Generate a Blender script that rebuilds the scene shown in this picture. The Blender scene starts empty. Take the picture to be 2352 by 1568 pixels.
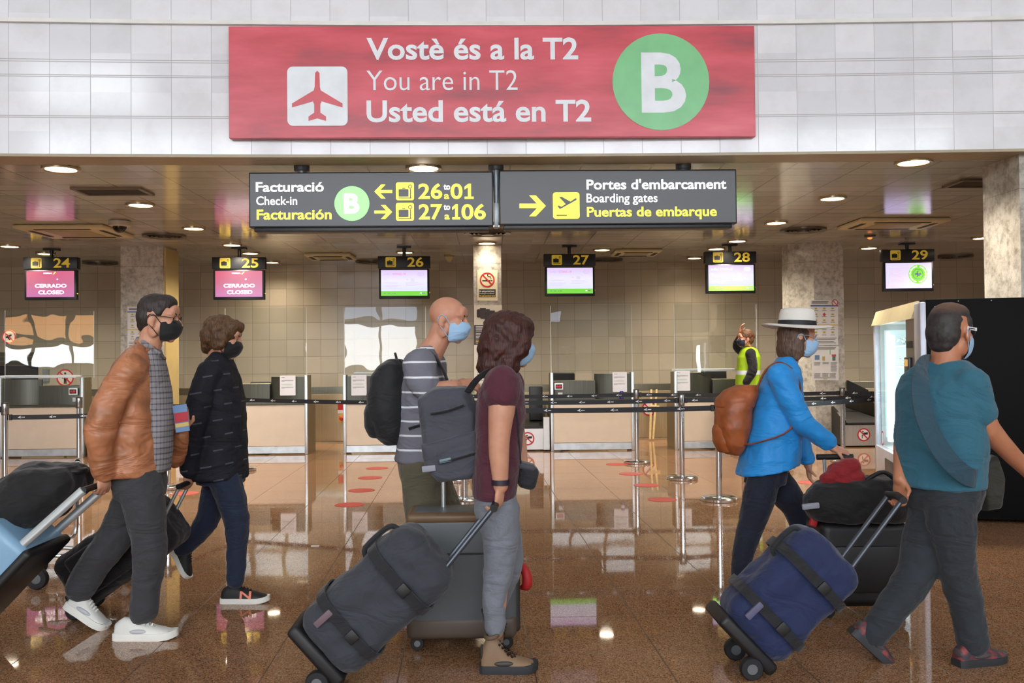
import bpy, bmesh, math, random
from mathutils import Vector, Matrix
random.seed(7)
V = Vector
scene = bpy.context.scene
COL = scene.collection

# ------------------------------------------------------------------ camera
F_PX, IW, IH = 2100.0, 2352.0, 1568.0
CAM = V((0, 0, 1.40))
YAW, PITCH, ROLL = 0.0243, 0.0162, 0.0095
def _axes():
    f = V((math.sin(YAW) * math.cos(PITCH), math.cos(YAW) * math.cos(PITCH), math.sin(PITCH)))
    r = V((math.cos(YAW), -math.sin(YAW), 0))
    u = r.cross(f)
    r2 = r * math.cos(ROLL) - u * math.sin(ROLL)
    u2 = u * math.cos(ROLL) + r * math.sin(ROLL)
    return r2, u2, f
CR, CU, CF = _axes()
cam_data = bpy.data.cameras.new('camera')
cam = bpy.data.objects.new('camera', cam_data)
COL.objects.link(cam)
m = Matrix((CR, CU, -CF)).transposed().to_4x4()
m.translation = CAM
cam.matrix_world = m
cam_data.sensor_width = 36.0
cam_data.lens = F_PX / IW * 36.0
cam_data.clip_start = 0.05
cam_data.clip_end = 200
scene.camera = cam

# ------------------------------------------------------------------ view and world
scene.view_settings.view_transform = 'Standard'
scene.view_settings.look = 'None'
scene.view_settings.gamma = 1.0
scene.view_settings.use_curve_mapping = False
scene.view_settings.exposure = 0.0
world = bpy.data.worlds.new('world')
scene.world = world
world.use_nodes = True
bg = world.node_tree.nodes['Background']
bg.inputs[0].default_value = (0.75, 0.82, 0.95, 1)
bg.inputs[1].default_value = 0.5

# strengths of the real light sources of the hall
WINDOW_PANE = 11.5      # daylight glass behind the camera
SKYLIGHT = 6.0          # roof lights of the high hall
DOWNLIGHT_W = 300.0      # recessed lamps of the low ceiling
SCREEN = 1.0

# ------------------------------------------------------------------ pixel -> place
def ray(px, py):
    return CF + CR * ((px - IW / 2) / F_PX) + CU * ((IH / 2 - py) / F_PX)
def W(px, py, y):
    d = ray(px, py)
    return CAM + d * ((y - CAM.y) / d.y)
def G(px, py, z=0.0):
    d = ray(px, py)
    return CAM + d * ((z - CAM.z) / d.z)

# ------------------------------------------------------------------ materials
def lin(c):
    if isinstance(c, str):
        c = c.lstrip('#')
        c = tuple(int(c[i:i + 2], 16) / 255 for i in (0, 2, 4))
    return tuple((x / 12.92 if x <= 0.04045 else ((x + 0.055) / 1.055) ** 2.4) for x in c) + (1.0,)
class NT:
    def __init__(self, name):
        self.m = bpy.data.materials.new(name)
        self.m.use_nodes = True
        self.t = self.m.node_tree
        self.b = self.t.nodes['Principled BSDF']
        self.out = self.t.nodes['Material Output']
    def n(self, kind, **kw):
        x = self.t.nodes.new(kind)
        for k, v in kw.items():
            setattr(x, k, v)
        return x
    def put(self, sock, v):
        if isinstance(v, bpy.types.NodeSocket):
            self.t.links.new(v, sock)
        elif v is not None:
            if hasattr(sock, 'default_value') and hasattr(sock.default_value, '__len__') and isinstance(v, (int, float)):
                v = (v, v, v, 1)[:len(sock.default_value)]
            sock.default_value = v
    def math(self, op, a, b=None, c=None):
        x = self.n('ShaderNodeMath', operation=op)
        self.put(x.inputs[0], a)
        if b is not None: self.put(x.inputs[1], b)
        if c is not None: self.put(x.inputs[2], c)
        return x.outputs[0]
    def xyz(self, kind='Object'):
        tc = self.n('ShaderNodeTexCoord')
        s = self.n('ShaderNodeSeparateXYZ')
        self.t.links.new(tc.outputs[kind], s.inputs[0])
        self.tc = tc.outputs[kind]
        return s.outputs[0], s.outputs[1], s.outputs[2]
    def co(self, kind='Object'):
        return self.n('ShaderNodeTexCoord').outputs[kind]
    def noise(self, scale, detail=3, vec=None, rough=0.5):
        x = self.n('ShaderNodeTexNoise')
        x.inputs['Scale'].default_value = scale
        x.inputs['Detail'].default_value = detail
        x.inputs['Roughness'].default_value = rough
        self.t.links.new(vec if vec is not None else self.co(), x.inputs['Vector'])
        return x.outputs[0]
    def ramp(self, fac, stops):
        x = self.n('ShaderNodeValToRGB')
        self.put(x.inputs[0], fac)
        e = x.color_ramp.elements
        e[0].position, e[0].color = stops[0]
        e[1].position, e[1].color = stops[-1]
        for p, c in stops[1:-1]:
            k = e.new(p); k.color = c
        return x.outputs[0]
    def mix(self, fac, a, b, blend='MIX'):
        x = self.n('ShaderNodeMix', data_type='RGBA', blend_type=blend)
        self.put(x.inputs[0], fac)
        self.put(x.inputs[6], a)
        self.put(x.inputs[7], b)
        return x.outputs[2]
    def bump(self, h, strength=0.3, dist=0.01):
        x = self.n('ShaderNodeBump')
        x.inputs['Strength'].default_value = strength
        x.inputs['Distance'].default_value = dist
        self.t.links.new(h, x.inputs['Height'])
        self.t.links.new(x.outputs[0], self.b.inputs['Normal'])
    def line(self, c, period, width, offset=0.0):
        """1 on a line of the given width every period along coordinate c"""
        a = self.math('ADD', c, -offset + width / 2 + period * 1000)
        f = self.math('MODULO', a, period)
        return self.math('LESS_THAN', f, width)
    def set(self, **kw):
        for k, v in kw.items():
            self.put(self.b.inputs[k.replace('_', ' ')], v)
        return self.m
def col4(c):
    return lin(c) if isinstance(c, str) else (tuple(c) + (1.0,))[:4]
_mats = {}
def mat(name, c, rough=0.5, metal=0.0, var=0.06, vs=6.0, bump=0.0, bs=60.0, emit=None, es=1.0, spec=None, sheen=0.0):
    """plain procedural surface: colour with a little noise variation, optional fine bump"""
    if name in _mats: return _mats[name]
    t = NT(name)
    c = col4(c)
    lo = tuple(x * (1 - var) for x in c[:3]) + (1,)
    hi = tuple(min(1, x * (1 + var)) for x in c[:3]) + (1,)
    f = t.noise(vs, 3)
    t.set(Base_Color=t.ramp(f, [(0.3, lo), (0.7, hi)]), Roughness=rough, Metallic=metal)
    if spec is not None: t.set(Specular_IOR_Level=spec)
    if bump: t.bump(t.noise(bs, 4), bump, 0.004)
    if sheen: t.set(Sheen_Weight=sheen)
    if emit is not None:
        t.set(Emission_Color=col4(emit), Emission_Strength=es)
    _mats[name] = t.m
    return t.m
def emit_mat(name, c, s, base=None):
    if name in _mats: return _mats[name]
    t = NT(name)
    t.set(Base_Color=col4(base or c), Roughness=0.35, Emission_Color=col4(c), Emission_Strength=s)
    _mats[name] = t.m
    return t.m

# ------------------------------------------------------------------ mesh builder
def frame_from(d, up=V((0, 0, 1))):
    d = d.normalized()
    if abs(d.dot(up)) > 0.98: up = V((0, 1, 0)) if abs(d.y) < 0.9 else V((1, 0, 0))
    s = up.cross(d).normalized()
    return s, d.cross(s).normalized()
class MB:
    def __init__(self):
        self.bm = bmesh.new()
    def face(self, vs):
        try: return self.bm.faces.new(vs)
        except ValueError: return None
    def boxb(self, x0, x1, y0, y1, z0, z1, bevel=0.0, seg=2):
        self.box(V(((x0 + x1) / 2, (y0 + y1) / 2, (z0 + z1) / 2)), (abs(x1 - x0), abs(y1 - y0), abs(z1 - z0)), None, bevel, seg)
        return self
    def box(self, c, size, rot=None, bevel=0.0, seg=2):
        b = bmesh.new()
        bmesh.ops.create_cube(b, size=1.0)
        for v in b.verts:
            v.co = V((v.co.x * size[0], v.co.y * size[1], v.co.z * size[2]))
        if bevel > 0:
            bmesh.ops.bevel(b, geom=list(b.edges), offset=min(bevel, min(size) * 0.49), segments=seg, profile=0.5, affect='EDGES')
        self.merge(b, c, rot)
        return self
    def merge(self, b, c=V((0, 0, 0)), rot=None):
        mp = {}
        for v in b.verts:
            p = v.co if rot is None else rot @ v.co
            mp[v] = self.bm.verts.new(p + V(c))
        for f in b.faces:
            self.face([mp[v] for v in f.verts])
        b.free()
    def ell(self, c, r, rot=None, seg=18, rings=12):
        b = bmesh.new()
        bmesh.ops.create_uvsphere(b, u_segments=seg, v_segments=rings, radius=1.0)
        for v in b.verts:
            v.co = V((v.co.x * r[0], v.co.y * r[1], v.co.z * r[2]))
        self.merge(b, c, rot)
        return self
    def loft(self, rings, cap=True, closed=True):
        vr = [[self.bm.verts.new(p) for p in r] for r in rings]
        n = len(vr[0])
        for a, b in zip(vr[:-1], vr[1:]):
            for i in range(n if closed else n - 1):
                j = (i + 1) % n
                self.face([a[i], a[j], b[j], b[i]])
        if cap and closed:
            self.face(list(reversed(vr[0])))
            self.face(vr[-1])
        return self
    def tube(self, pts, radii, n=14, cap=True, up=V((0, 0, 1)), sub=0, closed=False):
        pts = [V(p) for p in pts]
        if not hasattr(radii, '__len__'): radii = [radii] * len(pts)
        if sub:
            pts, radii = smooth_path(pts, radii, sub)
        rings = []
        s = None
        for i, p in enumerate(pts):
            a = pts[i - 1] if (i > 0 or closed) else p
            b = pts[(i + 1) % len(pts)] if (i < len(pts) - 1 or closed) else p
            d = (b - a).normalized()
            if s is None:
                s, t = frame_from(d, up)
            else:
                s = (s - d * s.dot(d)).normalized()
                t = d.cross(s).normalized()
            r = radii[i]
            ra, rb = r if hasattr(r, '__len__') else (r, r)
            rings.append([p + s * (ra * math.cos(2 * math.pi * k / n)) + t * (rb * math.sin(2 * math.pi * k / n)) for k in range(n)])
        if closed:
            rings.append(rings[0])
            vr = [[self.bm.verts.new(p) for p in r] for r in rings[:-1]]
            for a in range(len(vr)):
                b = (a + 1) % len(vr)
                for i in range(n):
                    self.face([vr[a][i], vr[a][(i + 1) % n], vr[b][(i + 1) % n], vr[b][i]])
            return self
        return self.loft(rings, cap)
    def limb(self, pts, radii, n=16, sub=3):
        """rounded-ended tapered limb"""
        self.tube(pts, radii, n, True, sub=sub)
        for p, r in ((pts[0], radii[0]), (pts[-1], radii[-1])):
            r = max(r) if hasattr(r, '__len__') else r
            self.ell(p, (r, r, r), None, 14, 10)
        return self
    def lathe(self, prof, c=V((0, 0, 0)), n=32, rot=None):
        rings = []
        for r, z in prof:
            ring = []
            for k in range(n):
                p = V((r * math.cos(2 * math.pi * k / n), r * math.sin(2 * math.pi * k / n), z))
                if rot is not None: p = rot @ p
                ring.append(p + V(c))
            rings.append(ring)
        return self.loft(rings, True)
    def prism(self, poly, o, u, v, t):
        """2-D polygon (a,b) on the plane o+a*u+b*v, given thickness t along u x v"""
        n = u.cross(v).normalized()
        a = [self.bm.verts.new(o + u * p[0] + v * p[1]) for p in poly]
        b = [self.bm.verts.new(o + u * p[0] + v * p[1] + n * t) for p in poly]
        k = len(poly)
        self.face(list(reversed(a)))
        self.face(b)
        for i in range(k):
            j = (i + 1) % k
            self.face([a[i], a[j], b[j], b[i]])
        return self
    def mesh_data(self, me, fn):
        mp = [self.bm.verts.new(fn(v.co)) for v in me.vertices]
        for p in me.polygons:
            self.face([mp[i] for i in p.vertices])
        return self
    def build(self, name, material, parent=None, smooth=True, local=False, angle=35):
        me = bpy.data.meshes.new(name)
        bmesh.ops.recalc_face_normals(self.bm, faces=list(self.bm.faces))
        if parent is not None and not local:
            inv = WM[parent.name].inverted()
            for v in self.bm.verts: v.co = inv @ v.co
        self.bm.to_mesh(me)
        self.bm.free()
        o = bpy.data.objects.new(name, me)
        COL.objects.link(o)
        if isinstance(material, (list, tuple)):
            for mm in material: me.materials.append(mm)
        else:
            me.materials.append(material)
        if smooth:
            for p in me.polygons: p.use_smooth = True
            me.set_sharp_from_angle(angle=math.radians(angle))
        if parent is not None:
            o.parent = parent
            WM[o.name] = WM[parent.name]
        else:
            WM[o.name] = Matrix()
        return o
WM = {}
def smooth_path(pts, radii, sub):
    P, R = [], []
    k = len(pts)
    rr = [r if hasattr(r, '__len__') else (r, r) for r in radii]
    for i in range(k - 1):
        p0, p1, p2, p3 = pts[max(i - 1, 0)], pts[i], pts[i + 1], pts[min(i + 2, k - 1)]
        for s in range(sub):
            t = s / sub
            q = 0.5 * ((2 * p1) + (p2 - p0) * t + (2 * p0 - 5 * p1 + 4 * p2 - p3) * t * t + (3 * p1 - p0 - 3 * p2 + p3) * t ** 3)
            P.append(q)
            e = t * t * (3 - 2 * t)
            R.append((rr[i][0] * (1 - e) + rr[i + 1][0] * e, rr[i][1] * (1 - e) + rr[i + 1][1] * e))
    P.append(pts[-1]); R.append(rr[-1])
    return P, R
def tag(o, label=None, cat=None, group=None, kind=None):
    if label: o['label'] = label
    if cat: o['category'] = cat
    if group: o['group'] = group
    if kind: o['kind'] = kind
    return o
def thing(name, loc, label, cat, group=None, rotz=0.0, rot=None):
    o = bpy.data.objects.new(name, None)
    COL.objects.link(o)
    o.empty_display_size = 0.1
    o.location = loc
    R = rot if rot is not None else Matrix.Rotation(rotz, 3, 'Z')
    o.rotation_euler = R.to_euler()
    WM[o.name] = Matrix.Translation(V(loc)) @ R.to_4x4()
    return tag(o, label, cat, group)
def retag(o, label): o['label'] = label; return o
def copy_tree(o, parent=None):
    c = o.copy()
    COL.objects.link(c)
    WM[c.name] = WM.get(o.name, Matrix())
    if parent is not None: c.parent = parent
    for ch in list(o.children): copy_tree(ch, c)
    return c

# ------------------------------------------------------------------ lettering
_tc = {}
def text_mesh(s, bold=0.0, space=1.0):
    k = (s, bold, space)
    if k in _tc: return _tc[k]
    cu = bpy.data.curves.new('txt', 'FONT')
    cu.body = s
    cu.offset = bold
    cu.space_character = space
    cu.resolution_u = 4
    o = bpy.data.objects.new('txt', cu)
    me = bpy.data.meshes.new_from_object(o)
    xs = [v.co.x for v in me.vertices]; ys = [v.co.y for v in me.vertices]
    _tc[k] = (me, min(xs), max(xs), min(ys), max(ys))
    bpy.data.objects.remove(o)
    return _tc[k]
def cap_height(bold=0.0):
    return text_mesh('H', bold)
def put_text(mb, s, o, u, v, x0, x1, base, cap, bold=0.0, space=1.0, lift=0.0):
    """string with its ink between x0 and x1, baseline at base and capital height cap, on the plane o+a*u+b*v"""
    me, a0, a1, b0, b1 = text_mesh(s, bold, space)
    h = text_mesh('H', bold)
    sx = (x1 - x0) / max(a1 - a0, 1e-6)
    sy = cap / (h[4] - h[3])
    n = u.cross(v).normalized()
    mb.mesh_data(me, lambda c: o + u * (x0 + (c.x - a0) * sx) + v * (base + (c.y - h[3]) * sy) + n * lift)
def disc_poly(cx, cy, r, n=40, ry=None):
    return [(cx + r * math.cos(2 * math.pi * k / n), cy + (ry or r) * math.sin(2 * math.pi * k / n)) for k in range(n)]
def rrect(x0, x1, y0, y1, r, n=5):
    P = []
    for cx, cy, a0 in ((x1 - r, y1 - r, 0), (x0 + r, y1 - r, 90), (x0 + r, y0 + r, 180), (x1 - r, y0 + r, 270)):
        for k in range(n + 1):
            a = math.radians(a0 + 90 * k / n)
            P.append((cx + r * math.cos(a), cy + r * math.sin(a)))
    return P
def ring_strip(mb, cx, cy, r0, r1, o, u, v, t, n=40):
    """flat ring between radii r0 < r1"""
    nn = u.cross(v).normalized()
    A = []
    for r, h in ((r0, 0), (r1, 0), (r1, t), (r0, t)):
        A.append([mb.bm.verts.new(o + u * (cx + r * math.cos(2 * math.pi * k / n)) + v * (cy + r * math.sin(2 * math.pi * k / n)) + nn * h) for k in range(n)])
    for q in range(4):
        a, b = A[q], A[(q + 1) % 4]
        for k in range(n):
            j = (k + 1) % n
            mb.face([a[k], a[j], b[j], b[k]])
UX, UZ = V((1, 0, 0)), V((0, 0, 1))
class Plane:
    """a sheet facing the hall (-Y) at depth y; positions read off the photograph land on it"""
    def __init__(self, y): self.y = y
    def x(self, px, py=784): return W(px, py, self.y).x
    def z(self, py, px=1176): return W(px, py, self.y).z
    def o(self, lift): return V((0, self.y - lift, 0))
    def text(self, mb, s, px0, px1, ptop, pbase, bold=0.0, lift=0.003, space=1.0):
        pm = (px0 + px1) / 2
        zb, zt = self.z(pbase, pm), self.z(ptop, pm)
        put_text(mb, s, self.o(lift), UX, UZ, self.x(px0, pbase), self.x(px1, pbase), zb, zt - zb, bold, space)
    def poly(self, mb, pts, lift=0.003, t=0.002):
        P = [W(a, b, self.y) for a, b in pts]
        mb.prism([(p.x, p.z) for p in P], self.o(lift), UX, UZ, t)
    def bar(self, mb, px0, px1, py0, py1, lift=0.003, t=0.002):
        self.poly(mb, [(px0, py1), (px1, py1), (px1, py0), (px0, py0)], lift, t)
    def disc(self, mb, px, py, r, lift=0.003, t=0.002, n=40):
        c = W(px, py, self.y); R = abs(self.x(px + r, py) - c.x)
        mb.prism(disc_poly(c.x, c.z, R, n), self.o(lift), UX, UZ, t)
    def ring(self, mb, px, py, r0, r1, lift=0.003, t=0.002):
        c = W(px, py, self.y); k = abs(self.x(px + 1, py) - c.x)
        ring_strip(mb, c.x, c.z, r0 * k, r1 * k, self.o(lift), UX, UZ, t)
    def rr(self, mb, px0, px1, py0, py1, r, lift=0.003, t=0.002):
        pm, qm = (px0 + px1) / 2, (py0 + py1) / 2
        k = abs(self.x(pm + 1, qm) - self.x(pm, qm))
        mb.prism(rrect(self.x(px0, qm), self.x(px1, qm), self.z(py1, pm), self.z(py0, pm), r * k), self.o(lift), UX, UZ, t)
# ================================================================== SETTING
ZC = 3.12            # low ceiling
YF = 7.85            # fascia above the check-in zone
YB = 17.0            # tiled back wall
XL, XR = -12.0, 12.5
KF = 0.0062          # the fascia bows gently: its ends come forward
def fy(x): return YF - KF * min(abs(x), 7.0) ** 2

# --- polished granite floor, 60 cm slabs
t = NT('polished_granite')
X, Y, Z = t.xyz()
gx = t.math('ADD', X, t.math('MULTIPLY', Y, 0.0286))
lx = t.line(gx, 0.60, 0.006, 0.302)
ly = t.line(Y, 0.60, 0.006, 0.12)
seam = t.math('MAXIMUM', lx, ly)
v = t.n('ShaderNodeTexVoronoi'); v.inputs['Scale'].default_value = 210
t.t.links.new(t.tc, v.inputs['Vector'])
speck = t.ramp(v.outputs['Color'], [(0.1, col4('#5c3f2a')), (0.35, col4('#926847')), (0.62, col4('#ad8260')), (0.95, col4('#c6a17f'))])
cl = t.ramp(t.noise(1.3, 3, t.tc), [(0.3, col4((0.80, 0.78, 0.76))), (0.7, col4((1, 1, 1)))])
base = t.mix(1.0, speck, cl, 'MULTIPLY')
base = t.mix(t.math('MULTIPLY', seam, 0.75), base, col4('#2c2018'))
t.set(Base_Color=base, Roughness=t.math('ADD', t.math('MULTIPLY', seam, 0.4), 0.035), IOR=1.52)
floor_mat = t.m
tag(MB().boxb(XL, XR, -13.2, YB + 0.2, -0.2, 0.0).build('floor', floor_mat, smooth=False), kind='structure')

# --- white marble tiles of the fascia
def tiles(name, period, width, x0, zlines, zperiod, z0, c, c2, line_c, rough, var, axis='X', rb=0.0):
    t = NT(name)
    X, Y, Z = t.xyz()
    A = X if axis == 'X' else Y
    seam = t.line(A, period, width, x0)
    if zlines:
        for z in zlines:
            d = t.math('ABSOLUTE', t.math('SUBTRACT', Z, z))
            seam = t.math('MAXIMUM', seam, t.math('LESS_THAN', d, width * 0.75))
        row = t.math('FLOOR', t.math('MULTIPLY', Z, 3.0))
    else:
        seam = t.math('MAXIMUM', seam, t.line(Z, zperiod, width, z0))
        row = t.math('FLOOR', t.math('DIVIDE', t.math('SUBTRACT', Z, z0), zperiod))
    cell = t.math('FLOOR', t.math('DIVIDE', t.math('SUBTRACT', A, x0), period))
    cx = t.n('ShaderNodeCombineXYZ')
    t.put(cx.inputs[0], cell); t.put(cx.inputs[1], row)
    w = t.n('ShaderNodeTexWhiteNoise'); w.noise_dimensions = '3D'
    t.t.links.new(cx.outputs[0], w.inputs['Vector'])
    shade = t.ramp(w.outputs['Value'], [(0.0, col4(c)), (1.0, col4(c2))])
    vein = t.ramp(t.noise(2.4, 6, t.tc, 0.65), [(0.38, (0.9, 0.89, 0.88, 1)), (0.55, (1, 1, 1, 1))])
    base = t.mix(var, shade, vein, 'MULTIPLY')
    base = t.mix(t.math('MULTIPLY', seam, 0.8), base, col4(line_c))
    rr = t.math('ADD', t.math('MULTIPLY', w.outputs['Value'], rb), rough)
    t.set(Base_Color=base, Roughness=t.math('ADD', rr, t.math('MULTIPLY', seam, 0.4)))
    t.bump(t.math('SUBTRACT', 1.0, seam), 0.25, 0.003)
    return t.m
P7 = Plane(YF)
zr = [P7.z(143, 300), P7.z(148, 300), P7.z(178, 300), P7.z(182, 300), P7.z(271, 300), P7.z(275, 300)]
fascia_mat = tiles('white_marble_tiles', 0.335, 0.005, P7.x(398, 230), zr, 0, 0, '#dcdde0', '#e9e9ec', '#a5a3a2', 0.10, 0.7)
mb = MB()
N = 40
xs = [XL + (XR - XL) * i / N for i in range(N + 1)]
mb.loft([[V((x, fy(x), ZC)), V((x, fy(x) + 0.3, ZC)), V((x, fy(x) + 0.3, 11.2)), V((x, fy(x), 11.2))] for x in xs])
tag(mb.build('wall_front', fascia_mat, angle=20), 'white marble tiled wall above the check-in hall', kind='structure')
zt = P7.z(57, 800)
mb = MB()
mb.loft([[V((x, fy(x) - 0.035, zt - 0.016)), V((x, fy(x) + 0.01, zt - 0.016)), V((x, fy(x) + 0.01, zt + 0.016)), V((x, fy(x) - 0.035, zt + 0.016))] for x in xs])
tag(mb.build('trim_1', mat('trim_white', '#e4e2dc', 0.25), angle=20), kind='structure')
mb = MB()
mb.loft([[V((x, fy(x) - 0.012, ZC - 0.004)), V((x, fy(x) + 0.32, ZC - 0.004)), V((x, fy(x) + 0.32, ZC + 0.02)), V((x, fy(x) - 0.012, ZC + 0.02))] for x in xs])
tag(mb.build('trim_2', mat('trim_beige', '#a89a80', 0.4), angle=20), kind='structure')

# --- low metal panel ceiling
t = NT('beige_ceiling_panels')
X, Y, Z = t.xyz()
a = t.line(Y, 0.30, 0.016, 0.05)
row = t.math('FLOOR', t.math('DIVIDE', Y, 0.30))
seamx = t.line(t.math('ADD', X, t.math('MULTIPLY', t.math('MODULO', t.math('FLOOR', t.math('DIVIDE', Y, 0.90)), 2.0), 0.0)), 0.65, 0.014, 0.20)
seam = t.math('MAXIMUM', a, seamx)
cell = t.n('ShaderNodeCombineXYZ'); t.put(cell.inputs[0], t.math('FLOOR', t.math('DIVIDE', X, 0.65))); t.put(cell.inputs[1], row)
w = t.n('ShaderNodeTexWhiteNoise'); t.t.links.new(cell.outputs[0], w.inputs['Vector'])
shade = t.ramp(w.outputs['Value'], [(0, col4('#a3a097')), (1, col4('#b7b4aa'))])
t.set(Base_Color=t.mix(t.math('MULTIPLY', seam, 0.75), shade, col4('#3a342b')), Roughness=0.13, IOR=1.8)
t.bump(t.math('SUBTRACT', 1.0, seam), 0.3, 0.004)
mb = MB()
rings = []
for x in xs:
    y0 = fy(x) + 0.28
    rings.append([V((x, y0, ZC + 0.005)), V((x, YB + 0.1, ZC + 0.005)), V((x, YB + 0.1, ZC + 0.2)), V((x, y0, ZC + 0.2))])
mb.loft(rings)
tag(mb.build('ceiling', t.m, smooth=False), 'low beige metal panel ceiling over the check-in desks', kind='structure')

# --- back wall, side walls, hall roof
PB = Plane(YB)
back_mat = tiles('beige_wall_tiles', 0.314, 0.006, PB.x(1242, 700), None, 0.314, PB.z(620, 1240), '#b8ab93', '#c8baa1', '#786c5a', 0.16, 0.35, rb=0.10)
tag(MB().boxb(XL, XR, YB, YB + 0.2, 0, ZC + 0.2).build('wall_back', back_mat, smooth=False), 'beige square tiled wall behind the check-in desks', kind='structure')
plaster = mat('hall_plaster', '#cfccc6', 0.7)
tag(MB().boxb(XL - 0.2, XL, -13.2, YB + 0.2, 0, 11.2).build('wall_left', plaster, smooth=False), kind='structure')
tag(MB().boxb(XR, XR + 0.2, -13.2, YB + 0.2, 0, 11.2).build('wall_right', plaster, smooth=False), kind='structure')
tag(MB().boxb(XL - 0.2, XR + 0.2, -13.2, YF + 0.4, 11.2, 11.4).build('ceiling_hall', plaster, smooth=False), kind='structure')

# --- wall behind the camera: daylight glazing, low windows on the left, high windows all along
frame_mat = mat('window_frame_grey', '#5b5f63', 0.4, 0.3)
pane_mat = emit_mat('daylight_pane', (0.86, 0.93, 1.0), WINDOW_PANE)
pane_low = emit_mat('daylight_pane_low', (0.93, 0.96, 1.0), WINDOW_PANE * 0.9)
pane_grey = emit_mat('daylight_pane_grey', (0.62, 0.74, 0.95), WINDOW_PANE * 0.35)
added_orange = emit_mat('orange_glow_pane', (1.0, 0.50, 0.20), WINDOW_PANE * 0.36)  # unseen orange glow, added to be reflected in the skewed acrylic sheet
YR = -13.0
holes = [(-8.0, -3.2, 0.9, 2.85, pane_low, 3), (-8.0, -3.2, 3.0, 3.75, pane_grey, 3), (1.9, 3.2, 2.75, 3.4, pane_grey, 1), (-2.8, 1.5, 2.25, 3.3, added_orange, 3), (-2.8, 1.5, 1.1, 2.15, pane_low, 3),
         (XL + 0.2, -6.0, 4.5, 8.4, pane_mat, 4), (-5.6, 0.2, 4.5, 8.4, pane_mat, 4), (0.6, 6.4, 4.5, 8.4, pane_mat, 4), (6.8, XR - 0.2, 4.5, 8.4, pane_mat, 4),
         (XL + 0.2, -8.9, 8.9, 10.5, pane_mat, 4)]
tag(MB().boxb(XL - 0.2, XR + 0.2, YR - 0.3, YR - 0.1, 0, 11.2).build('wall_rear', mat('rear_plaster', '#a8a6a2', 0.7), smooth=False), kind='structure')
for i, (x0, x1, z0, z1, pm_, nd) in enumerate(holes):
    fr = MB()
    for k in range(nd + 1):
        xx = x0 + (x1 - x0) * k / nd
        fr.boxb(xx - 0.07, xx + 0.07, YR - 0.06, YR + 0.08, z0 - 0.07, z1 + 0.07)
    zz_ = [z0, z1] + ([(z0 + z1) / 2 + 0.4] if z1 - z0 > 3 else [])
    for zz in zz_: fr.boxb(x0, x1, YR - 0.055, YR + 0.075, zz - 0.07, zz + 0.07)
    f = tag(fr.build('window_%d' % (i + 1), frame_mat, smooth=False), kind='structure')
    MB().boxb(x0, x1, YR - 0.08, YR - 0.05, z0, z1).build('window_pane', pm_, f, smooth=False)

# --- marble columns
t = NT('grey_veined_marble')
co = t.co()
n1 = t.noise(3.0, 8, co, 0.7)
n2 = t.noise(14.0, 6, co, 0.7)
c = t.ramp(n1, [(0.3, col4('#8d867b')), (0.5, col4('#bdb7ab')), (0.7, col4('#d0cbc0'))])
c = t.mix(0.5, c, t.ramp(n2, [(0.35, col4('#777067')), (0.55, (1, 1, 1, 1))]), 'MULTIPLY')
X, Y, Z = t.xyz()
j = t.line(Z, 1.05, 0.006, 0.72)
t.set(Base_Color=t.mix(t.math('MULTIPLY', j, 0.6), c, col4('#6a645a')), Roughness=0.18)
marble = t.m
def column(name, px0, px1, y, depth, label, chamfer=0.0, material=None, ztop=ZC + 0.1):
    x0, x1 = W(px0, 700, y).x, W(px1, 700, y).x
    mb = MB()
    c = chamfer
    if c:
        poly = [(x0 + c, y), (x1, y), (x1, y + depth), (x0, y + depth), (x0, y + c)]
    else:
        poly = [(x0, y), (x1, y), (x1, y + depth), (x0, y + depth)]
    mb.prism(poly, V((0, 0, 0)), V((1, 0, 0)), V((0, 1, 0)), ztop)
    return tag(mb.build(name, material or marble, smooth=False), label, 'column', kind='structure')
YC = 14.0
column('column', 277, 375, YC, 0.62, 'marble column between monitors 24 and 25')
side = MB()
xx = W(375, 700, YC).x
side.boxb(xx + 0.002, xx + 0.03, YC + 0.03, YC + 0.60, 0.02, ZC - 0.02)
tag(side.build('trim_3', mat('yellow_lit_side', '#b39a63', 0.35), smooth=False), kind='structure')  # yellow downlight glow on the column's right face, put into this strip's colour
column('column.001', 1088, 1152, YC, 0.45, 'narrow marble column carrying the no smoking sign')
column('column.002', 1826, 1938, YC, 0.60, 'marble column carrying two rule posters', 0.30)
xp = W(2262, 700, 8.42).x
tag(MB().boxb(xp, xp + 0.9, YF - 0.02, 8.42, 0, ZC + 0.1).build('column.003', marble, smooth=False), 'large pale marble column behind the vending machine', 'column', kind='structure')

# --- ceiling fittings ------------------------------------------------
ring_mat = mat('lamp_ring', '#b9a47c', 0.25, 0.6)
lens_mat = emit_mat('lamp_lens', (1.0, 0.86, 0.66), 14.0)
def downlight(px, py, r, label, power=1.0):
    p = G(px, py, ZC)
    o = thing('recessed_downlight', p, label, 'ceiling light', 'round recessed lamps in the low ceiling')
    mb = MB()
    mb.lathe([(r * 0.80, 0.004), (r * 0.80, -0.012), (r * 0.98, -0.018), (r, -0.010), (r, 0.004)], V((0, 0, 0)), 36)
    mb.build('lamp_ring', ring_mat, o, local=True)
    MB().lathe([(0.001, -0.006), (r * 0.79, -0.004), (r * 0.79, 0.003), (0.001, 0.003)], V((0, 0, 0)), 32).build('lamp_lens', lens_mat, o, local=True)
    ld = bpy.data.lights.new('downlight', 'SPOT')
    ld.energy = DOWNLIGHT_W * power
    ld.color = (1.0, 0.89, 0.74)
    ld.spot_size = math.radians(150)
    ld.spot_blend = 1.0
    ld.shadow_soft_size = r * 0.7
    lo = bpy.data.objects.new('downlight', ld)
    COL.objects.link(lo)
    lo.parent = o
    lo.location = (0, 0, -0.03)
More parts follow.
